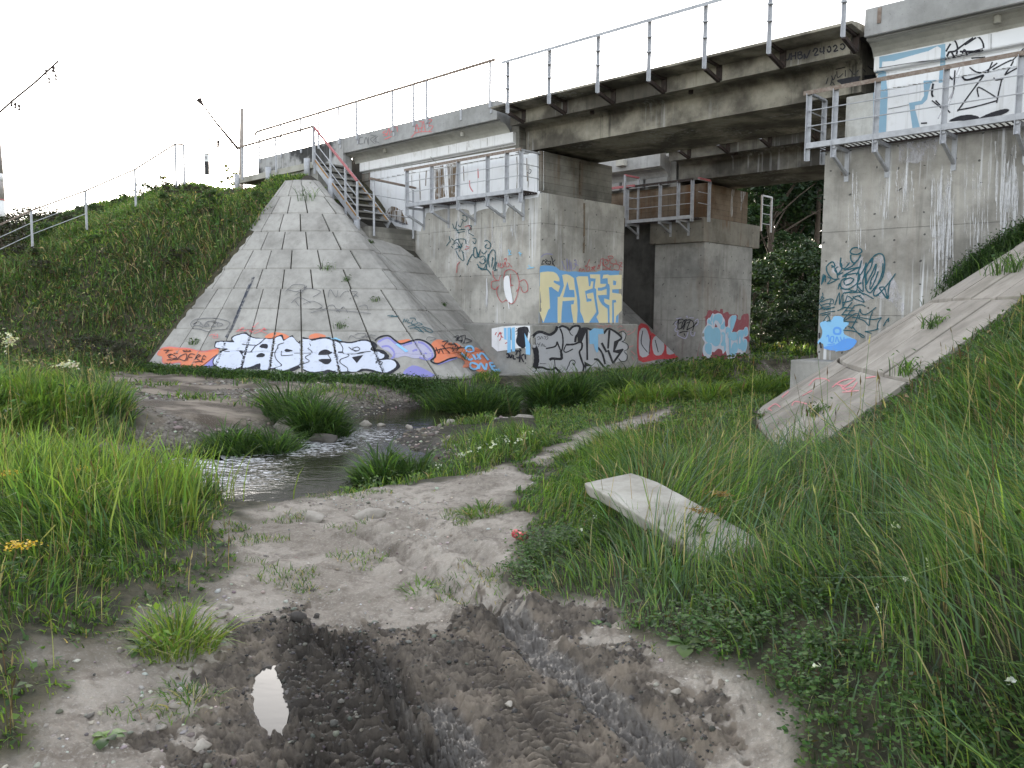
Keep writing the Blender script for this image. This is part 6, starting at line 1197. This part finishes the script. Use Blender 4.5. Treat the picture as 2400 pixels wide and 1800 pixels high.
    for t in ('235,450 320,432 400,425 520,430 600,480 650,570 655,640 600,640 540,620 525,655 560,680 670,740 630,870 540,810 480,760 425,770 440,1000 450,1220 410,1260 380,1340 310,1530 290,1490 220,1290',
              '710,500 800,485 880,510 965,570 985,750 1030,980 1045,1250 1030,1535 955,1535 910,1250 905,1140 960,1130 970,1050 720,1070 700,1300 690,1538 615,1538 610,1250 615,970 660,970 700,880 750,740 735,640|825,640 870,830 970,830 985,980 730,985 790,760',
              '1015,560 1060,530 1265,530 1290,740 1320,750 1335,640 1385,640 1370,790 1290,820 1205,850 1240,1085 1345,1065 1345,1015 1260,1010 1240,910 1380,880 1400,1000 1450,1300 1310,1500 1295,1535 1190,1535 1150,1400 1100,1290 1095,1050 1060,800',
              '1310,490 1530,490 1535,690 1670,690 1640,750 1560,775 1480,775 1480,840 1560,840 1670,800 1675,930 1475,940 1520,1060 1580,1150 1690,1230 1700,1535 1510,1535 1450,1410 1500,1330 1450,1000 1445,800 1410,790 1420,700 1435,580 1320,570',
              '1600,495 1700,490 1730,510 2000,495 1990,805 1790,815 1790,885 1980,910 2000,960 1995,1270 1870,1400 1860,1535 1830,1535 1825,1100 1880,1095 1870,1045 1790,1045 1790,1535 1735,1535 1730,1160 1650,1120 1615,1080 1620,1010 1730,1040 1740,800 1730,710 1700,690 1690,570 1580,580|1810,615 1880,640 1870,720 1810,725'):
        G.fill('yellow', t, **k)
    G.stroke('black', 1.9, '265,280 300,170|290,200 340,190|270,270 320,260|345,165 390,200 340,220 390,270|400,210 460,210 450,270 400,260|465,95 500,190 500,280|500,240 560,170|500,230 545,315')
    G.stroke('purple', 1.3, '700,200 780,400|810,150 830,380|870,180 880,390|900,220 910,420|960,180 1010,200 990,330 940,380|960,250 1060,300|250,120 320,60 400,45 500,60|740,300 770,380')
    G.stroke('red', 1.2, '1070,430 1090,370 1120,360|1085,400 1120,395|1130,430 1160,370 1190,430|1220,410 1260,340 1300,330 1290,410 1230,415|1320,420 1370,340|1330,340 1380,335|1370,420 1380,330 1420,320 1390,370 1420,420|1300,165 1225,325 1210,290|1225,325 1255,300|1465,380 1500,280 1510,350 1480,370|1530,310 1540,180 1600,150 1590,300|1560,220 1640,330|1600,180 1680,170 1700,260 1630,270|1650,200 1740,190|1690,100 1790,95 1800,140 1720,150 1700,110|1740,160 1760,250 1900,270|1860,170 1890,260|1800,330 1840,260 1940,300 1920,400 1820,380|1930,240 2000,240 1960,300 2010,330|1600,300 1720,360 1760,300|1580,380 1700,375 1800,410|1960,380 2000,400')
    G.zoom(1100, 0, 2.765).stroke('brown', 4.5, '742,1290 742,1480 738,1640'); G.done()
    G = Graf(ab, 'ab_side', 'seepage_stain', 'brown vertical seepage on the bearing block').zoom(1100, 0, 2.765); G.stroke('brown', 3.5, '716,1045 714,1160 716,1262'); G.done()
    # --- footing
    G = Graf(ab, 'ab_foot', 'footing_graffiti', 'silver letters with heavy black outline').zoom(1140, 750, 5.978)
    G.fill('silver', '640,230 700,190 780,160 870,220 940,190 1000,90 1060,80 1150,130 1220,90 1290,80 1300,130 1250,280 1330,320 1400,120 1500,160 1640,190 1720,130 1890,240 1900,160 1950,200 1930,290 1980,350 1960,440 1970,510 1940,570 1880,580 1780,600 1700,640 1600,660 1500,650 1400,690 1360,720 1200,720 1000,740 850,720 660,740 640,700 700,600 720,480 640,350')
    G.fill('black', '1270,200 1310,110 1390,100 1392,170 1330,320 1280,300', smooth_=False); G.fill('black', '1370,580 1480,640 1400,655 1390,700 1372,650', smooth_=False); G.fill('black', '1785,310 1895,240 1850,310 1800,425 1905,402 1850,470 1770,450', smooth_=False)
    G.stroke('black', 6.5, '640,240 700,180 770,168 880,205 960,160 990,90'); G.stroke('black', 12, '650,250 655,340 690,430 700,560 680,650 650,710'); G.stroke('black', 5, '690,665 780,665 850,690 930,692 960,668 1000,705 1040,740')
    G.stroke('black', 5, '1010,110 1060,85 1130,110 1160,140 1200,100 1260,80 1305,100 1290,170 1250,240 1240,310'); G.stroke('black', 3.6, '1030,120 1060,200 1070,300 1060,400 1040,430 1000,340 985,310 960,370 830,400'); G.stroke('black', 6, '1040,430 1050,500 1040,545 920,540 880,560'); G.stroke('black', 2, '950,550 960,660|1150,140 1180,200 1210,215|1150,640 1170,580 1210,560 1240,590 1220,630 1205,600|1145,640 1120,700')
    G.stroke('black', 4.5, '1110,345 1220,340 1300,310 1335,330 1330,400 1300,450 1330,560 1360,650 1350,720'); G.stroke('black', 2.5, '1110,350 1080,430 1120,450 1210,405')
    G.stroke('black', 4.8, '1402,110 1410,560|1390,110 1500,152|1560,385 1620,470 1660,620|1505,550 1560,560 1640,660|1640,190 1720,122 1890,245 1790,312|1720,140 1700,400|1910,405 1770,605|1700,420 1770,605|1610,320 1680,450'); G.stroke('black', 1.8, '1840,190 1900,160 1950,200 1930,280 1890,300|1900,300 1970,340 1980,400 1920,440|1930,450 1970,500 1950,570 1880,575 1850,540')
    G.stroke('black', 1., '705,250 730,230 745,260 715,275|750,270 770,230 790,265|800,230 830,240 810,270|840,225 860,250 830,280|705,320 730,350|750,310 720,380|760,370 780,330 790,370|800,340 810,370 830,365|740,610 830,612')
    G.fill('lblue', '1500,115 1630,120 1640,190 1560,200 1560,440 1540,460 1510,400 1500,340 1440,340 1435,160', smooth_=False)
    G.stroke('pinkf', 1.1, '1550,80 1580,100 1600,75 1640,105 1650,75 1700,100 1710,70 1750,95|1830,110 1870,80 1900,100|1850,150 1930,130 1950,160|1960,170 2010,150|1970,210 2060,160 2080,110|2020,430 2080,490|2030,510 2060,560|1990,380 2050,360')
    G.fill('wwall', '80,120 250,85 400,80 618,82 622,200 600,330 610,480 540,380 300,420 160,440 80,370', smooth_=False)
    G.fill('black', '450,110 580,95 590,200 550,380 480,380 420,310 440,200')
    for t in ('250,110 290,110 290,280 255,270', '300,110 350,100 350,450 300,460', '360,110 405,100 410,440 365,440', '540,180 620,340 622,490 560,480 555,350'): G.fill('lblue', t, smooth_=False)
    G.stroke('black', 1.6, '420,125 440,120|415,160 440,150|420,200 450,190|350,120 352,280|590,120 610,180'); G.stroke('red', 1.8, '130,210 150,170|165,240 200,170 215,240 190,290|210,220 245,250|270,330 300,315|180,200 230,180')
    G.stroke('black', 3., '285,480 310,470 320,520 290,520|330,480 350,530 370,480|390,490 385,540 420,545|420,490 450,430 480,460 460,530 430,520|480,520 470,590|480,490 530,590|500,500 535,475|550,480 555,550|554,598 561,608|410,430 490,430 470,400'); G.done()
    # --- white coat, brown seepage on the left abutment side, tags
    G = Graf(ab, 'ab_side', 'wall_coating', 'patchy white coating with brown runs').zoom(0, 0, 1)
    G.fill('wwall', '868,404 1208,346 1208,353 1274,354 1274,446 1266,449 1262,462 1240,466 1224,468 1222,496 1210,500 1206,482 1192,486 1186,499 1160,500 1150,488 1136,490 1122,494 1104,505 1098,492 1075,488 1040,490 1000,500 986,543 866,516', smooth_=False, step=1.2)
    G.zoom(600, 150, 2.765); G.fill('brown', '1150,670 1215,655 1228,860 1162,880', smooth_=False); G.fill('brown', '1240,650 1300,640 1290,860 1252,870', smooth_=False)
    G.stroke('brown', 2.2, '1690,590 1695,700 1690,830|1105,690 1100,790|1060,700 1066,880|1345,660 1350,760|1755,610 1760,760|1770,650 1765,800'); G.stroke('brown', 1.4, '1250,520 1250,580|1370,500 1368,560|1380,500 1382,540|1500,470 1500,530|1130,600 1180,650|1010,720 1012,820'); G.stroke('haze', 2.5, '1195,660 1200,860|1235,650 1230,760 1240,860')
    G.stroke('pinkf', 2.6, '1385,755 1388,795 1408,828|1440,680 1442,740'); G.stroke('grey', 1.6, '1770,680 1785,690 1775,710 1760,700'); G.fill('brown', '850,960 862,935 880,922 905,925 925,938 945,950 955,975 972,1000 985,1040 940,1030 900,1005 870,990', smooth_=False); G.fill('soot', '775,895 800,903 830,940 860,985 930,1020 1000,1042 960,1045 870,1010', smooth_=False); G.done()
    G = Graf(ab, 'ab_low', 'wall_tag', 'teal and red spray tags and a white dab').zoom(1030, 490, 3.808)
    for x0, x1, y0, y1, n, sd in ((95, 330, 60, 560, 26, 3), (400, 560, 60, 640, 20, 4), (640, 700, 20, 300, 8, 5), (400, 440, 600, 950, 9, 6)):
        rnd = random.Random(sd)
        for i in range(n):
            x = rnd.uniform(x0, x1); a = rnd.uniform(y0, y0+(y1-y0)*.6); G.stroke('eff', rnd.uniform(.5, 2.2), '%.0f,%.0f %.0f,%.0f %.0f,%.0f' % (x, a, x+rnd.uniform(-2, 2), (a+y1)/2, x+rnd.uniform(-2, 2), rnd.uniform(a+40, y1)), jit=.5)
    G.stroke('teal', 1.5, '205,60 230,55|200,90 230,110 250,90 240,65|120,130 140,180 160,110|170,140 190,160 210,110|150,190 230,180|160,210 230,200|150,170 180,220|250,150 290,150 260,200|260,210 310,240|300,260 330,270 320,310 300,290|90,240 100,290|110,260 130,280|130,300 160,270 230,270 240,310|120,320 160,300 190,350|140,360 210,330|150,370 180,430 220,460 210,380|200,370 220,390|65,330 95,290|110,330 125,350|170,270 200,340 160,330|210,300 180,380')
    G.stroke('teal', 1.9, '405,290 430,280 460,310 450,350 410,340 430,310|310,350 330,345 340,430 310,420 310,350|340,380 360,430|270,450 300,400|250,500 270,450|370,360 350,430|380,380 400,400 430,370|365,430 400,420 420,460 390,490 360,470|400,440 410,470|340,490 380,540 430,540 465,585|440,400 430,480 420,540|450,520 440,440 470,370 500,380 500,480 480,540|470,520 480,430|490,550 520,540|500,540 515,470|420,490 400,530 350,520')
    G.stroke('red', 1.2, '530,480 530,520|550,480 545,520 570,520 570,480|580,520 590,470 600,520|610,480 630,490 615,520|640,500 650,520|580,450 600,440 600,470|480,550 490,610 530,640 550,590|470,650 500,640 540,640|470,650 470,700 510,715 540,680|520,690 520,760 560,830 600,810|580,640 590,560 640,540 690,570 715,640 710,720 680,820 640,845 600,810|640,580 640,700|620,680 665,680|720,650 760,630 790,670 790,730 750,740 730,690|690,740 720,700|160,570 165,500 190,470|230,160 270,150 280,180|240,330 270,340|230,360 270,350')
    G.fill('wwall', '585,610 625,600 640,700 660,830 630,832 600,790 580,700'); G.stroke('wwall', 2, '618,825 628,890'); G.stroke('cyan', 2, '622,360 630,400 640,370|615,410 650,405|710,390 740,400|722,380 728,420|790,530 850,520|800,500 830,530'); G.done()
    # --- cornice tags
    G = Graf(ab, 'ab_corn', 'cornice_tag', 'black and red tags on the cornice').zoom(780, 200, 3.95)
    G.stroke('grey', 1.5, '280,480 250,490 245,540 280,540|290,540 310,480 330,550|330,480 330,550|350,460 390,470 350,500 390,540|400,460 400,540|420,470 380,510 430,530|330,450 350,440'); G.stroke('pink', 1.5, '490,420 465,440 500,450 470,470|500,470 520,400 530,460|540,440 560,380 580,390|550,420 570,415|595,380 600,430|480,500 550,470 500,495|760,440 780,360 800,440|800,340 830,340 820,430|840,330 860,430|880,320 920,320 880,370 930,380 890,430|730,480 770,440 830,430 920,430|780,400 840,390'); G.done()
    # --- span
    G = Graf(SP1, 'girder', 'girder_writing', 'black hand painted letters and numbers').zoom(1700, 0, 3.16)
    G.stroke('black', 3.4, '440,400 445,438 468,440 480,395|490,390 488,445|522,385 520,440|490,418 520,412|540,385 542,435 570,425 565,405 545,408|545,385 565,388 560,405|585,440 587,400 602,430 630,370|650,385 665,360 685,370 660,410 692,403|705,355 705,385 737,378|731,345 728,400|760,352 775,345 782,372 765,387 755,365|800,350 815,335 827,350 805,382 837,372|852,335 870,325 887,345 870,367 852,355'); G.zoom(1840, 0, 3.95)
    G.fill('black', '500,735 820,690 822,730 560,780 510,770'); G.stroke('black', 2, '380,780 400,720|430,700 450,740 470,690|480,660 490,720 540,680|560,650 560,710|600,640 640,690 680,650|720,640 740,670|760,610 800,640 850,620|470,640 560,620|440,760 460,790|420,790 440,730'); G.done()
    # --- inner abutment
    G = Graf(a2, 'p_shaft', 'bubble_lettering', 'light blue bubble letters edged in white on maroon').zoom(1580, 700, 11.06)
    G.fill('maroon', '740,490 830,440 870,320 940,295 1000,330 1040,290 1100,300 1180,340 1190,280 1230,265 1260,300 1270,380 1300,370 1350,340 1400,350 1440,410 1640,420 1640,520 1720,550 1750,440 1840,395 1935,440 1920,900 1895,1570 690,1640 700,1000 730,520', step=1.)
    G.fill('white', '720,900 780,760 840,680 845,560 890,500 930,490 990,380 1040,400 1130,375 1220,400 1260,470 1310,560 1320,720 1390,710 1400,560 1470,450 1560,425 1610,440 1600,560 1500,860 1620,860 1680,810 1790,810 1830,740 1890,740 1915,840 1900,960 1790,1020 1880,1060 1885,1250 1800,1480 1700,1450 1640,1400 1570,1520 1480,1580 1400,1560 1340,1380 1330,1350 1260,1430 1230,1330 1130,1300 1040,1380 980,1380 960,1470 880,1560 790,1510 740,1400 740,1260 790,1140 730,1030', step=1.)
    G.fill('maroon', '1070,640 1120,735 1045,740', step=1.)
    for t in ('775,930 790,800 880,690 960,720 1000,780 1080,740 1160,780 1200,900 1190,1120 1120,1230 1020,1220 960,1150 880,1150 800,1070', '870,560 890,520 930,560 980,680 920,660 860,620', '940,490 990,400 990,560 960,600', '1030,440 1130,395 1210,420 1250,500 1240,600 1200,680 1130,590 1070,560 1030,620 1010,700 1000,560', '1200,700 1260,640 1290,570 1310,680 1290,780 1200,790', '800,1200 870,1150 950,1170 970,1280 940,1440 860,1430 790,1330', '1220,880 1290,870 1320,960 1310,1180 1240,1230 1200,1180 1240,1100 1230,960', '1290,1180 1330,1140 1330,1340 1290,1350', '1340,740 1440,770 1480,860 1450,1020 1390,1010 1370,880 1330,930',
              '1460,480 1560,440 1610,460 1580,600 1500,820 1450,740', '1480,880 1610,880 1620,1060 1470,1070', '1410,1060 1460,1060 1460,1300 1500,1190 1560,1130 1630,1180 1640,1300 1600,1420 1520,1510 1430,1420', '1650,860 1790,820 1790,960 1760,1040 1800,1150 1830,1280 1780,1360 1720,1320 1650,1280 1640,1120', '1800,800 1870,740 1900,850 1880,950 1820,960', '1800,1080 1860,1060 1880,1180 1830,1400 1810,1250'): G.fill('cyan', t, step=1.)
    for t in ('1240,930 1260,930 1257,1120', '1370,870 1390,860 1395,1000', '1680,1000 1700,990 1705,1140 1665,1150'): G.fill('white', t, step=.8)
    G.stroke('lilac', 2.2, '30,680 40,620 110,590|30,680 80,720 30,800 60,850 130,830|110,870 100,940 200,1000 300,1030 350,950 370,870|440,830 450,940 520,960 550,860|540,590 620,530 630,640 560,700|320,480 340,450 360,500|60,520 200,500|400,490 520,500'); G.stroke('black', 2.1, '100,640 130,540 250,535|130,540 110,780 200,760|140,640 210,600|200,780 220,650 270,560 280,640 210,770|280,560 330,540 300,620 250,800|340,560 430,545 510,620 500,720 390,780 340,800 430,560|330,640 400,600|600,615 530,700 490,830|478,872 486,886|170,870 300,850 360,860|140,890 200,880|270,900 290,960'); G.done()
    G = Graf(ip, 'slopeI', 'slope_graffiti', 'grey letters on red').zoom(1000, 450, 2.765)
    G.fill('red', '1372,870 1430,865 1460,915 1530,900 1580,930 1630,1010 1668,1068 1500,1085 1372,1090')
    for t in ('1378,905 1420,885 1445,960 1440,1055 1380,1060', '1462,960 1508,925 1540,1000 1520,1055 1472,1050', '1560,965 1595,1010 1608,1045 1556,1050'): G.fill('silver', t)
    G.stroke('black', 2, '1400,900 1390,980 1430,1040|1480,960 1500,1040|1450,930 1440,1050'); G.done()
    G = Graf(a2, 'p_b', 'lime_run', 'white lime runs on the rusty block').zoom(1400, 300, 5.267); G.fill('eff', '1655,760 1670,745 1688,770 1672,930 1665,1080 1648,1085 1645,940'); G.fill('eff', '1755,775 1830,770 1815,850 1790,930 1768,1040 1770,860'); G.done()
    # --- right abutment
    G = Graf(ar, 'r_side', 'wall_lettering', 'pale blue letters and black strokes on white').zoom(2040, 60, 3.525)
    G.fill('wwall', '72,252 300,208 620,146 1000,70 1290,8 1290,738 650,830 20,905', smooth_=False); G.zoom(0, 0, 1).fill('haze', '2108,336 2200,322 2196,350 2192,376 2180,374 2168,380 2158,377 2150,384 2128,380 2106,385', smooth_=False); G.zoom(2040, 60, 3.525)
    G.fill('pblue', '75,260 620,150 620,465 565,475 575,345 585,190 555,170 480,210 350,245 200,290 100,300 95,345 75,355', smooth_=False); G.fill('pblue', '30,400 60,372 130,372 135,480 145,560 130,880 20,900', smooth_=False); G.fill('pblue', '440,455 545,450 500,480 480,560 470,610 430,650 370,660 370,690 410,840 350,855 320,640 420,620 445,580', smooth_=False)
    G.stroke('black', 4.2, '625,215 690,122 720,200 640,222|700,212 880,92 930,200 740,215|890,90 780,160|620,280 660,215 700,260 720,210|760,230 780,200 800,240|640,270 930,195'); G.stroke('black', 3.2, '835,270 950,262|820,345 880,385 950,380 1050,310|970,390 1010,300|1010,365 1180,285 1110,410|1110,410 1250,330|1180,285 1269,190|940,410 820,570 720,710|895,590 895,510 1050,600|1090,430 1060,560 1045,640|1050,620 870,670 720,700|1020,430 1040,450 1100,440|700,370 690,520 670,600|640,400 680,450|510,620 600,690|540,620 580,660|630,690 660,720|420,808 470,805'); G.stroke('black', 5, '760,420 800,450 940,410|520,480 510,560 520,590')
    G.fill('black', '650,790 760,740 870,745 900,770 780,785'); G.fill('black', '900,770 1000,720 1110,690 1150,700 1080,740'); G.stroke('haze', 3, '760,360 700,500 640,700|740,340 680,480|700,520 560,770'); G.stroke('grey', 1.2, '75,352 300,315 620,268|150,690 320,655|1000,70 998,190|75,350 130,342'); G.stroke('eff', 3, '1230,735 1290,720'); G.done()
    G = Graf(ar, 'r_low', 'wall_tag', 'teal spray tags above a light blue blot').zoom(1910, 570, 6.383)
    G.fill('haze', '280,260 720,200 720,330 1000,160 1130,440 1250,650 1350,980 1290,1050 1150,880 900,800 700,900 480,900 400,700 360,480 250,430', smooth_=False)
    G.fill('lblue', '75,1210 120,1170 250,1150 280,1100 370,1090 430,1120 430,1180 500,1170 500,1220 440,1280 440,1360 560,1420 630,1470 520,1590 330,1615 310,1650 300,1600 150,1580 120,1500 50,1500 50,1460 100,1400 110,1300'); G.fill('deepblue', '150,1545 300,1520 440,1430 560,1430 630,1470 520,1590 330,1612 150,1582')
    G.stroke('deepblue', 5, '285,1285 330,1265 380,1285 380,1345 330,1360 290,1340 285,1285'); G.stroke('deepblue', 3, '175,1400 205,1380 215,1480|240,1400 280,1400 270,1480 235,1470 240,1400|310,1480 330,1400 360,1480|380,1400 420,1490 440,1400|190,1520 300,1505')
    G.stroke('teal', 2.9, '525,130 560,80 620,65 690,90 700,130 640,165 560,160 525,130|540,170 540,240 580,295 640,260 690,170|390,215 385,330 440,380 520,290|185,340 220,300 270,280 300,340 250,360|175,340 180,420 230,500 290,540 370,530|245,330 290,360 330,440 340,520|350,350 300,400 360,480|400,300 400,400 340,470 420,440|640,250 560,340 440,400 560,380 690,355|700,260 660,400 620,480|690,350 560,410 440,480 480,500|410,500 500,470 640,450 670,490 660,560 600,630 480,690 390,650 400,560 470,520|450,620 440,560 520,520 580,540 540,600 460,630|350,690 370,600|380,680 500,690 620,715 640,600 660,400|680,480 740,380 770,290 740,480 720,560 720,720 640,630 700,590|760,600 760,400 830,260 870,230 840,360 770,480 780,600|770,620 800,560 870,420 920,310 900,440 840,560 830,690 900,560 950,420|830,290 880,200 960,155 1020,180 1045,260 1040,400 1000,540 900,660 830,740 770,690 760,600|1020,300 1010,440 940,620 880,740 900,790 960,770|920,780 980,740 1050,660 1120,580 1210,455|1130,560 1100,700 1090,830 980,690 980,660 1040,660 1060,720 1090,830')
    G.stroke('teal', 2.3, '130,460 100,620 150,470 120,590 160,480 160,580|190,500 240,540 190,610 330,550|300,930 370,740 370,920 420,760 420,990|440,740 560,740 700,740 880,830|420,750 560,720|490,780 420,960 340,1010|500,790 560,850 410,890|430,960 560,970|560,850 600,800 690,780|570,790 600,830 700,870 740,880 700,820 640,780|740,780 650,700|410,1070 560,880|400,1070 560,1070|450,1010 600,1010|600,930 700,920 760,950|600,930 520,1040 440,1160 640,1180|460,1150 620,1050 670,1110 560,1110|680,980 700,1050 780,1060 920,960|680,980 640,1100 550,1280|870,1020 830,1120 810,1230 740,1160 580,1100|680,1110 880,1140 1000,1110|1000,1110 950,1190 935,1290|1110,1115 1060,1180 1030,1240|1110,1115 1100,1180|430,1300 600,1320 740,1390 700,1400 560,1240|500,1240 560,1270|750,1320 850,1310 960,1280|760,1320 850,1350')
    G.stroke('teal', 2., '120,740 120,800 60,870|90,800 140,820 70,890|100,880 200,840 270,840 280,900 230,900 250,850|100,930 200,900 230,940 120,960|60,990 300,960|170,1000 300,950|80,1060 200,1030 310,1015|110,1080 240,1050|130,1170 200,1080 230,1170|180,1170 240,1150|70,900 150,1000'); G.stroke('black', 4, '75,1340 70,1420|80,1480 100,1570')
    G.zoom(0, 0, 1)
    for x0, x1, y0, y1, n, wmx, sd in ((2184, 2240, 378, 690, 60, 4.5, 1), (2330, 2400, 330, 600, 60, 4.5, 2), (2100, 2150, 385, 500, 26, 2.4, 3), (1990, 2030, 390, 600, 20, 1.8, 4), (2250, 2330, 360, 640, 26, 2., 5), (2060, 2100, 390, 520, 16, 2, 6)):
        rnd = random.Random(sd)
        for i in range(n):
            x = rnd.gauss((x0+x1)/2, (x1-x0)/4.5); a = rnd.uniform(y0, y0+(y1-y0)*.55); b = rnd.uniform(a+30, y1); G.stroke('eff', rnd.uniform(.8, wmx), '%.1f,%.1f %.1f,%.1f %.1f,%.1f %.1f,%.1f' % (x, a, x+rnd.uniform(-1.5, 1.5), a*.66+b*.34, x+rnd.uniform(-1.5, 1.5), a*.33+b*.67, x+rnd.uniform(-2, 2), b), jit=.6)
    G.stroke('brown', 4, '1976,395 1975,412'); G.done()
    G = Graf(rp, 'slopeR', 'slope_scribble', 'faded pink scribbles').zoom(1700, 450, 2.553)
    G.stroke('pinkf', 2.6, '500,1160 540,1120 600,1120 625,1135|640,1170 700,1130 780,1120 700,1180 760,1170|680,1150 740,1195 790,1140|700,1200 800,1190|840,1115 900,1105|460,1220 520,1190|400,1280 420,1255 490,1270|290,1230 340,1200 400,1170|340,1230 380,1195|255,1300 300,1270 330,1290|260,1300 280,1310|660,1150 720,1160 770,1130'); G.done()
make_ground(); ribbon_water(); graffiti(); loose(); grass_all(); plants(); trees()
# ------------------------------------------------------------------ light, sky, camera
sc = bpy.context.scene
w = bpy.data.worlds.new('World'); sc.world = w; w.use_nodes = True; nt = w.node_tree; nt.nodes.clear()
sky = nt.nodes.new('ShaderNodeTexSky'); sky.sky_type = 'NISHITA'; sky.sun_disc = False
SUN_EL, SUN_AZ = math.radians(9), math.radians(-6)         # low, behind the bridge, a little left of the view
sky.sun_elevation = SUN_EL; sky.sun_rotation = SUN_AZ; sky.altitude = 100; sky.air_density = 1.; sky.dust_density = 1.6; sky.ozone_density = 1.
hs = nt.nodes.new('ShaderNodeHueSaturation'); hs.inputs['Saturation'].default_value = .3
bg = nt.nodes.new('ShaderNodeBackground'); bg.inputs[1].default_value = .15
ow = nt.nodes.new('ShaderNodeOutputWorld'); nt.links.new(sky.outputs[0], hs.inputs['Color']); wb = nt.nodes.new('ShaderNodeMix'); wb.data_type = 'RGBA'; wb.blend_type = 'MULTIPLY'; wb.inputs[0].default_value = 1; wb.inputs[7].default_value = (1.01, 1., 1.0, 1); nt.links.new(hs.outputs[0], wb.inputs[6]); nt.links.new(wb.outputs[2], bg.inputs[0]); nt.links.new(bg.outputs[0], ow.inputs[0])
sun = bpy.data.lights.new('sun', 'SUN'); sun.energy = 2.2; sun.angle = math.radians(.6); sun.color = (1, .88, .7)
so = bpy.data.objects.new('sun', sun); C.objects.link(so)
d = Vector((math.sin(SUN_AZ)*math.cos(SUN_EL), math.cos(SUN_AZ)*math.cos(SUN_EL), math.sin(SUN_EL))); so.rotation_euler = d.to_track_quat('Z', 'Y').to_euler(); so.location = (0, 20, 30)
cam = bpy.data.cameras.new('camera'); co_ = bpy.data.objects.new('camera', cam); C.objects.link(co_)
cam.sensor_width = 36; cam.lens = F/2400*36; cam.clip_start = .05; cam.clip_end = 6000
co_.matrix_world = Matrix((( *[RT[0], UP[0], -FW[0]], 0), (RT[1], UP[1], -FW[1], 0), (RT[2], UP[2], -FW[2], 0), (0, 0, 0, 1)))
sc.camera = co_
vs = sc.view_settings; vs.view_transform = 'Standard'; vs.look = 'None'; vs.exposure = 2.55
sc.cycles.diffuse_bounces = 2; sc.cycles.max_bounces = 8; sc.cycles.transparent_max_bounces = 12; vs.gamma = 1
